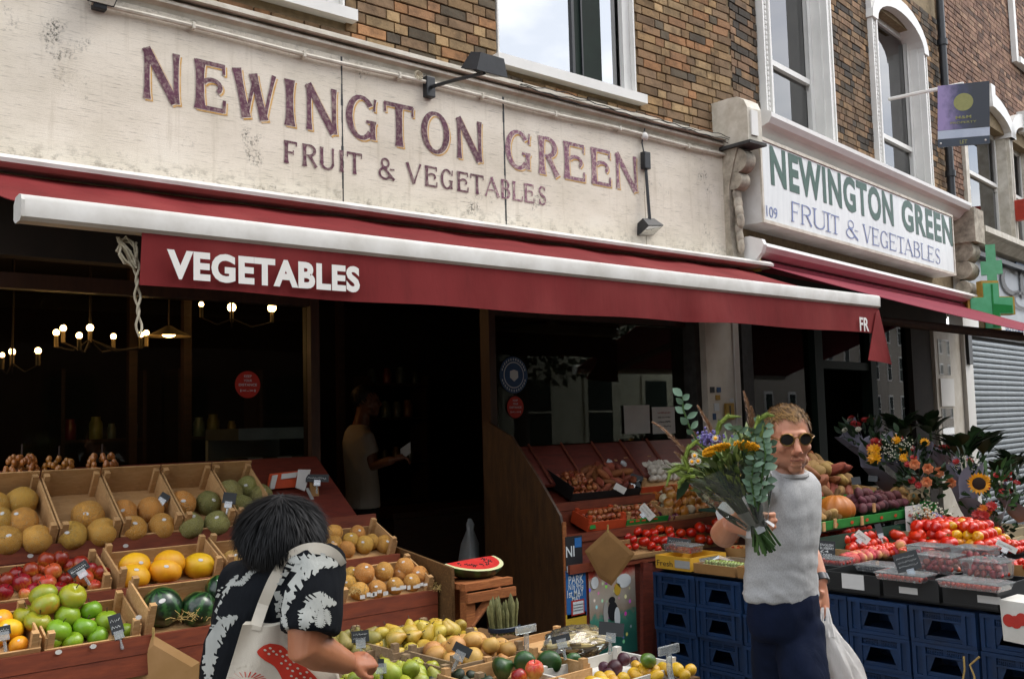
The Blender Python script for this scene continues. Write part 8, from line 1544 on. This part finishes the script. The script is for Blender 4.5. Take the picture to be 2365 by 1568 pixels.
def euc(pts, n_, sz):
    n_ = int(n_*1.7); sz *= .78
    q = [B(*p) for p in pts]; MB().tube(q, [.003]*(len(q)-1)+[.0012], 5).build('eucalyptus_stem', 'stem_green', bq)
    for i in range(n_):
        t_ = (i+1)/n_*(len(q)-1); a = min(int(t_), len(q)-2); p = q[a].lerp(q[a+1], t_-a); d = (q[a+1]-q[a]).normalized(); sd = (1 if i % 2 else -1); mb = MB(); leaf(mb, p, CR*sd*.9+d*.5+CU*rf.uniform(-.4, .4)-CF*rf.uniform(-.4, .6), -CF+CU*rf.uniform(-1, 1)+CR*rf.uniform(-.8, .8), sz*rf.uniform(.8, 1.3), sz*rf.uniform(.55, .85), .2); mb.build('eucalyptus_leaf', 'eucalyptus', bq)
euc([(1655, 1080, -.33), (1612, 1020, -.35), (1592, 985, -.36), (1578, 945, -.36), (1576, 915, -.36)], 8, .040); euc([(1665, 1060, -.34), (1628, 1030, -.36), (1640, 1005, -.36)], 4, .030); euc([(1720, 1040, -.38), (1705, 1000, -.40), (1690, 985, -.41)], 5, .036); euc([(1725, 1060, -.38), (1730, 1015, -.40), (1745, 990, -.41)], 6, .036); euc([(1750, 1180, -.40), (1758, 1110, -.42), (1768, 1050, -.43), (1762, 1010, -.42)], 12, .038); euc([(1745, 1170, -.41), (1735, 1110, -.43), (1742, 1060, -.44)], 10, .036); euc([(1758, 1150, -.38), (1775, 1090, -.40), (1778, 1030, -.40), (1765, 975, -.38)], 10, .040)
def yarrow(x, y, r_, dd=-.42, tilt=.35):
    c = B(x, y, dd); mb = MB()
    for i in range(120): g = i*2.4; k = math.sqrt(i/120); mb.ell(c+CR*math.cos(g)*k*r_*1.35+(-CF*.55+CU*.5)*math.sin(g)*k*r_*.9+CR*0+CU*(tilt*math.cos(g)*k*r_)+CU*rf.uniform(-.003, .003), (.0042,)*3, 5, 3)
    tag(mb.build('yellow_flower', 'petal_yellow', bq), kind='stuff')
yarrow(1655, 1036, .030); yarrow(1640, 1046, .016); yarrow(1725, 1030, .028, tilt=-.2)
for x, y in ((1604, 1052), (1612, 1064), (1598, 1066), (1652, 1012)):
    c = B(x, y, -.43); mb = MB(); petals(mb, c, -CF+CU*.2, .011, 11, .3, .45, .1); d_ = mb.build('daisy', 'petal_white', bq, False); MB().ell(c-CF*.002, (.005,)*3, 8, 6).build('daisy_centre', 'petal_yellow', d_)
def tail(pts, r_, mat, name, sp_=.010, n_=300, core=.5):
    q = [B(*p) for p in pts]; mb = MB(); mb.tube(q, [r_*core]*(len(q)-1)+[r_*.15], 6)
    for i in range(n_):
        t_ = rf.random()*(len(q)-1); a = min(int(t_), len(q)-2); p = q[a].lerp(q[a+1], t_-a); d = (q[a+1]-q[a]).normalized(); o_ = Vector((rf.gauss(0, 1), rf.gauss(0, 1), rf.gauss(0, 1))); o_ = (o_-d*o_.dot(d)).normalized(); s_ = d.cross(o_)*.0009; taper = 1-.75*(t_/(len(q)-1))**1.5; b = p+(o_*.75+d*1.3)*r_*taper*1.2; mb.add([p+s_, p-s_, b-s_*.4, b+s_*.4], [(0, 1, 2, 3)])
    tag(mb.build(name, mat, bq, False), kind='stuff')
tail([(1600, 1050), (1596, 1020), (1590, 1000)], .0085, 'dry_grass', 'grass_plume') if False else None
for pts in ([(1615, 1075), (1590, 1048), (1562, 1020), (1532, 990), (1508, 975)], [(1632, 1050), (1612, 1015), (1600, 1000), (1590, 996)], [(1650, 1020), (1640, 990), (1628, 965), (1612, 938)], [(1735, 1000), (1732, 960), (1725, 930), (1718, 905)], [(1740, 1000), (1738, 965), (1735, 940)], [(1610, 1085), (1585, 1065), (1560, 1045)]): tail(pts, .0135, 'dry_grass', 'grass_plume', core=.16)
for pts in ([(1592, 1090), (1582, 1062), (1590, 1035), (1608, 1020), (1622, 1030)], [(1600, 1085), (1570, 1080), (1548, 1090), (1540, 1120)], [(1655, 1005), (1662, 980), (1680, 962), (1708, 962)], [(1745, 990), (1752, 970), (1770, 958), (1785, 960)], [(1605, 1100), (1585, 1100), (1572, 1112), (1568, 1125)]): tail([(a, b, -.40) for a, b in pts], .0125, 'tail_green', 'green_amaranth', n_=520)
pm = MB()
for i in range(110): c = B(1640+rf.gauss(0, 14), 1012+rf.gauss(0, 9), -.40+rf.uniform(-.02, .02)); pm.ell(c, (.0045,)*3, 5, 3)
tag(pm.build('sea_lavender', 'petal_purple', bq), kind='stuff')
mb = MB(); leaf(mb, B(1590, 1085, -.36), (B(1570, 1150, -.36)-B(1590, 1085, -.36)), -CF+CR*.3, .10, .035); mb.build('drooping_leaf', 'leaf_dark', bq)
# ------------------------------------------------------------------ white carrier bag
def plasticm():
    m = N('carrier_plastic'); d = m.n('BsdfDiffuse'); d.inputs[0].default_value = lin('#e6e4e0'); t_ = m.n('BsdfTranslucent'); t_.inputs[0].default_value = lin('#d8d4cf'); tr_ = m.n('BsdfTransparent'); g = m.n('BsdfGlossy'); g.inputs['Roughness'].default_value = .25
    a = m.n('MixShader'); a.inputs[0].default_value = .4; m.l(d.outputs[0], a.inputs[1]); m.l(t_.outputs[0], a.inputs[2]); b = m.n('MixShader'); b.inputs[0].default_value = .10; m.l(a.outputs[0], b.inputs[1]); m.l(tr_.outputs[0], b.inputs[2]); c = m.n('MixShader'); c.inputs[0].default_value = .06; m.l(b.outputs[0], c.inputs[1]); m.l(g.outputs[0], c.inputs[2])
    bp_ = m.n('Bump'); bp_.inputs['Strength'].default_value = .6; bp_.inputs['Distance'].default_value = .02; m.l(m.noise(m.co('Object', (1, 1, .3)), 26, 4, .6, .6), bp_.inputs['Height']); m.l(bp_.outputs[0], d.inputs['Normal']); m.l(bp_.outputs[0], g.inputs['Normal']); m.l(c.outputs[0], m.out.inputs[0])
plasticm()
bgc = W(1935, 1560, .02); bag = thing('carrier_bag', 'thin white plastic carrier bag hanging from the man hand', 'bag', bgc)
prof = [(1436, 1897, 22), (1460, 1902, 32), (1490, 1911, 46), (1530, 1924, 56), (1575, 1936, 62), (1620, 1944, 62), (1660, 1946, 48), (1690, 1946, 26), (1700, 1946, 5)]
def bagf(u, v):
    i = v*(len(prof)-1); a = min(int(i), len(prof)-2); f = i-a; y, x, hw = (prof[a][j]*(1-f)+prof[a+1][j]*f for j in range(3)); g = u*2*math.pi; k = MD/FPX; wr = 1+.10*math.sin(g*5+v*6)+.06*math.sin(g*11-v*9)
    return W(x, y, .02)+CRh*math.cos(g)*hw*k*wr+CFh*math.sin(g)*hw*k*.7*wr
MB().grid(bagf, 48, 26).build('bag_body', 'carrier_plastic', bag)
for (xa, xb, xt) in ((1882, 1905, 1900), (1905, 1932, 1911)):
    def hf(u, v, xa=xa, xb=xb, xt=xt): top = W(xt+(u-.5)*6, 1402, .04); bt = W(xa+(xb-xa)*u, 1470, -.02); return top.lerp(bt, v)+CF*.006*math.sin(u*14)*v
    MB().grid(hf, 10, 8).build('bag_handle', 'carrier_plastic', bag)
for i, (x, y, r_, k) in enumerate(((1925, 1600, .05, 'skin_peach'), (1955, 1620, .055, 'skin_potato'), (1938, 1650, .05, 'skin_peach'), (1940, 1570, .04, 'skin_onion'))): item({'skin_peach': 'peach', 'skin_potato': 'potato', 'skin_onion': 'onion'}[k], W(x, y, .02), r_, 'fruit showing faintly through the white carrier bag', 'fruit inside the white bag', 'fruit', part=False)
# ------------------------------------------------------------------ the shopper seen from behind
WD = 2.70
def V(x, y, dd=0): return PD(x, y, WD+dd)
wo = thing('person', 'dark haired shopper from behind in black leaf print shirt with tote bag', 'person', Vector((V(600, 1700, .1).x, V(600, 1700, .1).y, 0)))
fW = (CFh*.86+CRh*.5).normalized(); sW = Vector((fW.y, -fW.x, 0))     # facing the stall; sW = her right
sh = MB(); ring_loft(sh, [(V(575, 1860, .12), sW, fW, .155, .125), (V(575, 1700, .12), sW, fW, .165, .13), (V(580, 1600, .11), sW, fW, .172, .13), (V(590, 1500, .10), sW, fW, .172, .128), (V(607, 1420, .09), sW, fW, .170, .122), (V(632, 1352, .07), sW, fW, .158, .11), (V(655, 1312, .06), sW, fW, .125, .09), (V(672, 1285, .05), sW, fW, .075, .065)], 32)
shR = V(742, 1305, -.04); elW = V(706, 1492, -.12); wrW = V(806, 1532, -.02); shL = V(560, 1345, .20); elL = V(520, 1500, .35)
sh.tube([V(690, 1310, .03), shR, shR.lerp(elW, .4)-CR*.006, shR.lerp(elW, .84)], [(.07, .07), (.079, .075), (.083, .078), (.080, .078)], 22); sh.tube([V(610, 1335, .1), shL, shL.lerp(elL, .6)], [.06, .068, .066], 16)
sh = voxel(sh, .009, 6, .5, lambda p, n_: p+n_*(.010*mnoise.noise(Vector((p.x*9, p.y*9, p.z*5)))+.005*mnoise.noise(p*22))); shirt = sh.build('shirt', 'shirt_black', wo)
bvh = BVHTree.FromPolygons(sh.v, sh.f)
def decal(name, mat, pts, par, bvh_, off=.0022, sub=None):
    """cloth print: a patch laid on the surface of the garment"""
    n_ = len(pts); vs = []; ok = True
    for x, y in pts:
        d = ray(x, y).normalized(); h = bvh_.ray_cast(CAM, d)
        if h[0] is None: return None
        nn = h[1] if h[1].dot(d) < 0 else -h[1]; vs.append(h[0]+nn*off)
    return vs
def leafprint(spine, hw, seed, bvh_, par, mat='leaf_print', nseg=40, jag=.3):
    rl = random.Random(seed); sp = [Vector(p) for p in spine]; mb = MB(); rows = []
    for i in range(nseg+1):
        t_ = i/nseg*(len(sp)-1); a = min(int(t_), len(sp)-2); f = t_-a; f2 = f*f*(3-2*f) if False else f; p = sp[a].lerp(sp[a+1], f2); d = (sp[min(a+1, len(sp)-1)]-sp[a]).normalized(); nn = Vector((-d.y, d.x)); T = i/nseg; w_ = hw*math.sin(math.pi*min(1, T*.92+.06))**.7
        row = []
        for s_ in (-1, -.5, 0, .5, 1): j = 1+(rl.uniform(-jag, jag*.4) if abs(s_) == 1 else 0); q = p+nn*w_*s_*j-d*abs(s_)*w_*.35; row.append((q.x, q.y))
        rows.append(row)
    flat = [decal('', '', [q], par, bvh_) for r_ in rows for q in r_]; idx = {}; vs = []
    for i, q in enumerate(flat):
        if q: idx[i] = len(vs); vs.append(q[0])
    fs = []
    for i in range(nseg):
        for j in range(4):
            if j in (0, 3) and i % 4 == 1: continue
            q = [i*5+j, i*5+j+1, (i+1)*5+j+1, (i+1)*5+j]
            if all(k in idx for k in q):
                qq = [idx[k] for k in q]
                if max((vs[a]-vs[b]).length for a in qq for b in qq) < .05: fs.append(qq)
    if fs: mb.add(vs, fs); mb.build('leaf_motif', mat, par)
for i, (spn, hw) in enumerate((([(648, 1424), (662, 1355), (698, 1308), (742, 1296), (780, 1304)], 30), ([(700, 1450), (716, 1402), (742, 1386), (776, 1394)], 25), ([(738, 1448), (742, 1400)], 15), ([(585, 1322), (602, 1294), (640, 1274)], 13), ([(450, 1510), (478, 1430), (510, 1372), (552, 1328)], 15), ([(482, 1566), (488, 1480), (514, 1440), (550, 1422)], 24), ([(662, 1288), (698, 1300)], 10), ([(752, 1406), (760, 1444)], 9), ([(648, 1372), (653, 1420), (668, 1462)], 10), ([(455, 1600), (450, 1550), (452, 1520)], 9), ([(590, 1312), (560, 1345), (535, 1352)], 8))): leafprint(spn, hw, i, bvh, shirt)
ws_ = MB(); ws_.tube([shR.lerp(elW, .5), shR.lerp(elW, .85), elW, elW.lerp(wrW, .3), elW.lerp(wrW, .7), wrW], [.052, .054, .052, .050, .038, .029], 16)
hd_ = (V(862, 1520, .06)-wrW).normalized()
hand(ws_, wrW, hd_, -CF*.55+CU*.75, CF*.6-CU*.55+CR*.2, hd_*.85-CU*.35, .0185, (.45, .8, .6), [V(832, 1556, -.02), V(850, 1566, .0), V(862, 1562, .02)], .95)
ws_.tube([V(672, 1290, .05), V(668, 1262, .05), V(660, 1235, .06)], [.06, .052, .055], 14); WHM = frame_m(V(650, 1228, .07), -sW*-1, fW, UP)
ws_.ell(V(652, 1232, .08), (.072, .085, .098), 18, 14)
ws_ = voxel(ws_, .005, 4, .5); ws_.build('body', 'skin_tan', wo)
HC = V(648, 1226, .06)
def wtest(p): return True
HWM = frame_m(HC, CR, CF*-1, CU)
hair_cap(wo, HWM, lambda p: p.z > -.085+.10*max(0, p.x/.11)**2*0-.0, 9000, 'hair_black', 'scalp_black', (.05, .09), lambda p: Vector((p.x*7, p.y*7, -1.0-3*max(0,.05-p.z)*6)), shell=(.112, .110, .098), cc=(0, 0, 0), wid=.0026, noisek=.03, seedv=9, lay=.10, jt=.045)
hb = MB(); hb.ell(V(632, 1262, .06), (.088, .085, .055), 24, 14, None, lambda p: p*(1+.05*mnoise.noise(p*3))); hb.build('hair_ends', 'scalp_black', wo)
# trousers and shoes (below the picture)
tw = MB(); hp = V(578, 1830, .12); tw.tube([hp+sW*.08, Vector((hp.x, hp.y, .5))+sW*.09, Vector((hp.x, hp.y, .08))+sW*.09], [.10, .075, .06], 14); tw.tube([hp-sW*.08, Vector((hp.x, hp.y, .5))-sW*.09, Vector((hp.x, hp.y, .08))-sW*.09], [.10, .075, .06], 14); ring_loft(tw, [(hp-UP*.06, sW, fW, .165, .125), (hp+UP*.06, sW, fW, .15, .12)]); tw = voxel(tw, .014, 4); tw.build('trousers', 'jeans', wo)
for s_ in (-1, 1): b = Vector((hp.x, hp.y, 0))+sW*.09*s_; MB().tube([b-fW*.07+UP*.045, b+fW*.03+UP*.05, b+fW*.13+UP*.035, b+fW*.18+UP*.025], [(.045, .04), (.05, .045), (.034, .045), (.02, .03)], 14, ref=UP).build('shoe', 'black_metal', wo)
# tote bag with mushroom print
tote = thing('tote_bag', 'cream canvas tote bag with red mushroom print on the shopper shoulder', 'bag', V(640, 1640, -.16)); tc0, tc1, tc2, tc3 = V(560, 1442, -.12), V(735, 1402, .03), V(812, 1700, .00), V(480, 1700, -.12)
def totf(u, v):
    p = tc0.lerp(tc1, u).lerp(tc3.lerp(tc2, u), v); b = math.sin(math.pi*min(1, max(0, u)))*math.sin(math.pi*min(1, v*.75+.05)); return p-CF*(.035*b)+CF*(.008*math.sin(u*13+v*3)*(1-v))-CU*.02*math.sin(math.pi*u)*(1-v)
tm = MB().grid(totf, 40, 36, CF*.03); tb2 = tm.build('canvas', 'tote_canvas', tote); tbv = BVHTree.FromPolygons(tm.v, tm.f)
def ribbon(pts, w_, par, name='strap'):
    mb = MB(); n_ = len(pts); vs = []
    for i, p in enumerate(pts): t_ = (pts[min(i+1, n_-1)]-pts[max(i-1, 0)]).normalized(); f = (CAM-p).normalized(); s_ = t_.cross(f).normalized()*w_/2; vs += [p+s_, p-s_, p-s_-f*.004, p+s_-f*.004]
    mb.add(vs, [(4*i+a, 4*i+(a+1) % 4, 4*i+4+(a+1) % 4, 4*i+4+a) for i in range(n_-1) for a in range(4)]); return mb.build(name, 'tote_canvas', par)
def over(pts, bv, lift=.006, w_=.03):
    out = []
    for x, y in pts:
        d = ray(x, y).normalized(); h = bv.ray_cast(CAM, d)
        if h[0] is not None: out.append(h[0]-d*lift)
    return out
def sm(pts, k=6):
    out = []
    for i in range(len(pts)-1):
        p0, p1, p2, p3 = pts[max(i-1, 0)], pts[i], pts[i+1], pts[min(i+2, len(pts)-1)]
        for j in range(k): t_ = j/k; out.append(tuple(.5*((2*p1[q])+(-p0[q]+p2[q])*t_+(2*p0[q]-5*p1[q]+4*p2[q]-p3[q])*t_*t_+(-p0[q]+3*p1[q]-3*p2[q]+p3[q])*t_**3) for q in (0, 1)))
    return out+[pts[-1]]
bot = [totf(.17, .04)-CF*.003, totf(.17, .0)-CF*.004]
ribbon(bot+over(sm([(608, 1395), (632, 1340), (660, 1296), (694, 1272), (735, 1266), (770, 1280), (790, 1306)]), bvh), .030, tote)
def patch(poly, name, mat, par, bv, off=.002, n_=10):
    """fill a small printed shape on the canvas"""
    cx = sum(p[0] for p in poly)/len(poly); cy = sum(p[1] for p in poly)/len(poly); vs = []; m_ = len(poly); fs = []
    for k in range(n_+1):
        for (x, y) in poly:
            q = decal('', '', [(cx+(x-cx)*k/n_, cy+(y-cy)*k/n_)], par, bv, off)
            if q is None: return
            vs.append(q[0])
    fs = [(k*m_+i, k*m_+(i+1) % m_, (k+1)*m_+(i+1) % m_, (k+1)*m_+i) for k in range(n_) for i in range(m_)]; MB().add(vs, fs).build(name, mat, par)
def stripq(pa, pb, name, mat, par, bv, off=.002):
    vs = []; 
    for a, b in zip(pa, pb):
        for k in range(7):
            q = decal('', '', [(a[0]+(b[0]-a[0])*k/6, a[1]+(b[1]-a[1])*k/6)], par, bv, off)
            if q is None: return
            vs.append(q[0])
    fs = [(i*7+k, i*7+k+1, (i+1)*7+k+1, (i+1)*7+k) for i in range(len(pa)-1) for k in range(6)]; MB().add(vs, fs).build(name, mat, par)
TZ2 = lambda L: [(421.1+x*.2921, 1110.1+y*.2921) for x, y in L]
stripq(sm(TZ2([(640, 1300), (590, 1350), (640, 1410), (720, 1460), (770, 1530), (800, 1600), (840, 1680)]), 4), sm(TZ2([(690, 1283), (780, 1300), (840, 1350), (900, 1390), (960, 1460), (1060, 1560), (1110, 1680)]), 4), 'mushroom_stem_print', 'print_red', tb2, tbv)
for x, y in ((650, 1335), (690, 1320), (715, 1345), (680, 1365), (740, 1370), (770, 1345), (790, 1385), (825, 1375), (815, 1420), (780, 1440), (850, 1450), (880, 1430), (830, 1480), (870, 1500), (910, 1480), (930, 1520), (860, 1540), (900, 1560), (960, 1550), (980, 1510), (1010, 1560), (930, 1590), (985, 1600)): patch(TZ2([(x+11*math.cos(a)*1.0-3*math.sin(a), y+8*math.sin(a)+4*math.cos(a)) for a in [i/9*6.283 for i in range(9)]]), 'print_dot', 'tote_canvas', tb2, tbv, .0034, 1)
def arcpts(cx, cy, rx, ry, a0, a1, n_=16): return [(cx+rx*math.cos(R(a0+(a1-a0)*i/n_)), cy-ry*math.sin(R(a0+(a1-a0)*i/n_))) for i in range(n_+1)]
stripq(TZ2(arcpts(505, 1555, 190, 128, 200, -15)), TZ2(arcpts(505, 1565, 170, 78, 200, -10)), 'mushroom_cap_print', 'print_red', tb2, tbv)
for a in range(10, 180, 17): p0 = (505+150*math.cos(R(a)), 1565-62*math.sin(R(a))); p1 = (505+70*math.cos(R(a)), 1572-24*math.sin(R(a))); stripq(TZ2([p0, p1]), TZ2([(p0[0]+9, p0[1]+4), (p1[0]+6, p1[1]+3)]), 'gill_print', 'print_red', tb2, tbv, .0024)
for x, y in ((400, 1500), (440, 1470), (490, 1458), (545, 1456), (600, 1470), (645, 1495)): patch(TZ2([(x+11*math.cos(a), y+9*math.sin(a)) for a in [i/9*6.283 for i in range(9)]]), 'print_dot', 'tote_canvas', tb2, tbv, .0034, 1)
# ------------------------------------------------------------------ the shopkeeper in the dark doorway
KY = 6.25; kc = PY(838, 1080, KY); KD = dep(kc)
def K(x, y, dd=0): return PD(x, y, KD+dd)
kp_ = thing('person', 'shopkeeper in a grey T-shirt standing in the dark doorway', 'person', Vector((kc.x, kc.y, .01)))
fK = (CRh*.8+CFh*.4).normalized(); sK = Vector((fK.y, -fK.x, 0)); ks = MB(); ring_loft(ks, [(K(838, 1172), sK, fK, .16, .13), (K(838, 1130), sK, fK, .16, .125), (K(832, 1070), sK, fK, .165, .12), (K(828, 1020), sK, fK, .18, .115), (K(826, 995), sK, fK, .15, .09), (K(830, 980), sK, fK, .08, .07)]); kS = K(842, 1012, -.1); kE = K(865, 1075, -.12); ks.tube([K(832, 1008, -.04), kS, kS.lerp(kE, .6)], [.06, .075, .07], 14); ks = voxel(ks, .014, 5); ks.build('t_shirt', 'tshirt_dim', kp_)
kb_ = MB(); kb_.tube([kS, kE, K(905, 1062, -.25)], [.05, .045, .032], 12); hand(kb_, K(905, 1062, -.25), CRh+UP*.2, UP, CFh, CRh, .018, (.4, .7, .6), [K(920, 1052, -.26), K(930, 1050, -.26)]); kb_.tube([K(832, 990), K(838, 960), K(845, 930)], [.065, .055, .06], 12); KM = frame_m(K(846, 925), fK.cross(UP), fK, UP); head(kb_, KM); kb_ = voxel(kb_, .008, 3); kb_.build('body', 'skin_dim', kp_)
hair_cap(kp_, KM, lambda p: p.z > .05-max(0, -(p.y-.02))*.9 and p.z > -.05, 500, 'hair_black', 'scalp_black', (.02, .04), lambda p: Vector((0, .4, -.5)), wid=.003)
kt = MB(); ring_loft(kt, [(K(838, 1165), sK, fK, .15, .12), (K(838, 1220), sK, fK, .16, .13)]); 
for s_ in (-1, 1): b = K(838, 1215)+sK*.08*s_; kt.tube([b, Vector((b.x, b.y, .5)), Vector((b.x, b.y, .08))], [.095, .07, .055], 12)
kt = voxel(kt, .016, 3); kt.build('trousers', 'trousers_dim', kp_)
for s_ in (-1, 1): b = K(838, 1215)+sK*.08*s_; b = Vector((b.x, b.y, .011)); MB().tube([b-fK*.06+UP*.04, b+fK*.05+UP*.045, b+fK*.16+UP*.025], [.04, .045, .02], 10).build('shoe', 'black_metal', kp_)
a, b = K(925, 1046, -.25), K(948, 1030, -.25); MB().add([a-UP*.05, b-UP*.05, b+UP*.03, a+UP*.03]+[q+CF*.003 for q in (a-UP*.05, b-UP*.05, b+UP*.03, a+UP*.03)], [(0, 1, 2, 3), (7, 6, 5, 4), (0, 4, 5, 1), (1, 5, 6, 2), (2, 6, 7, 3), (3, 7, 4, 0)]).build('paper_sheet', 'paper_grey', None, False, label='folded sheet of paper in the shopkeeper hand', cat='paper')
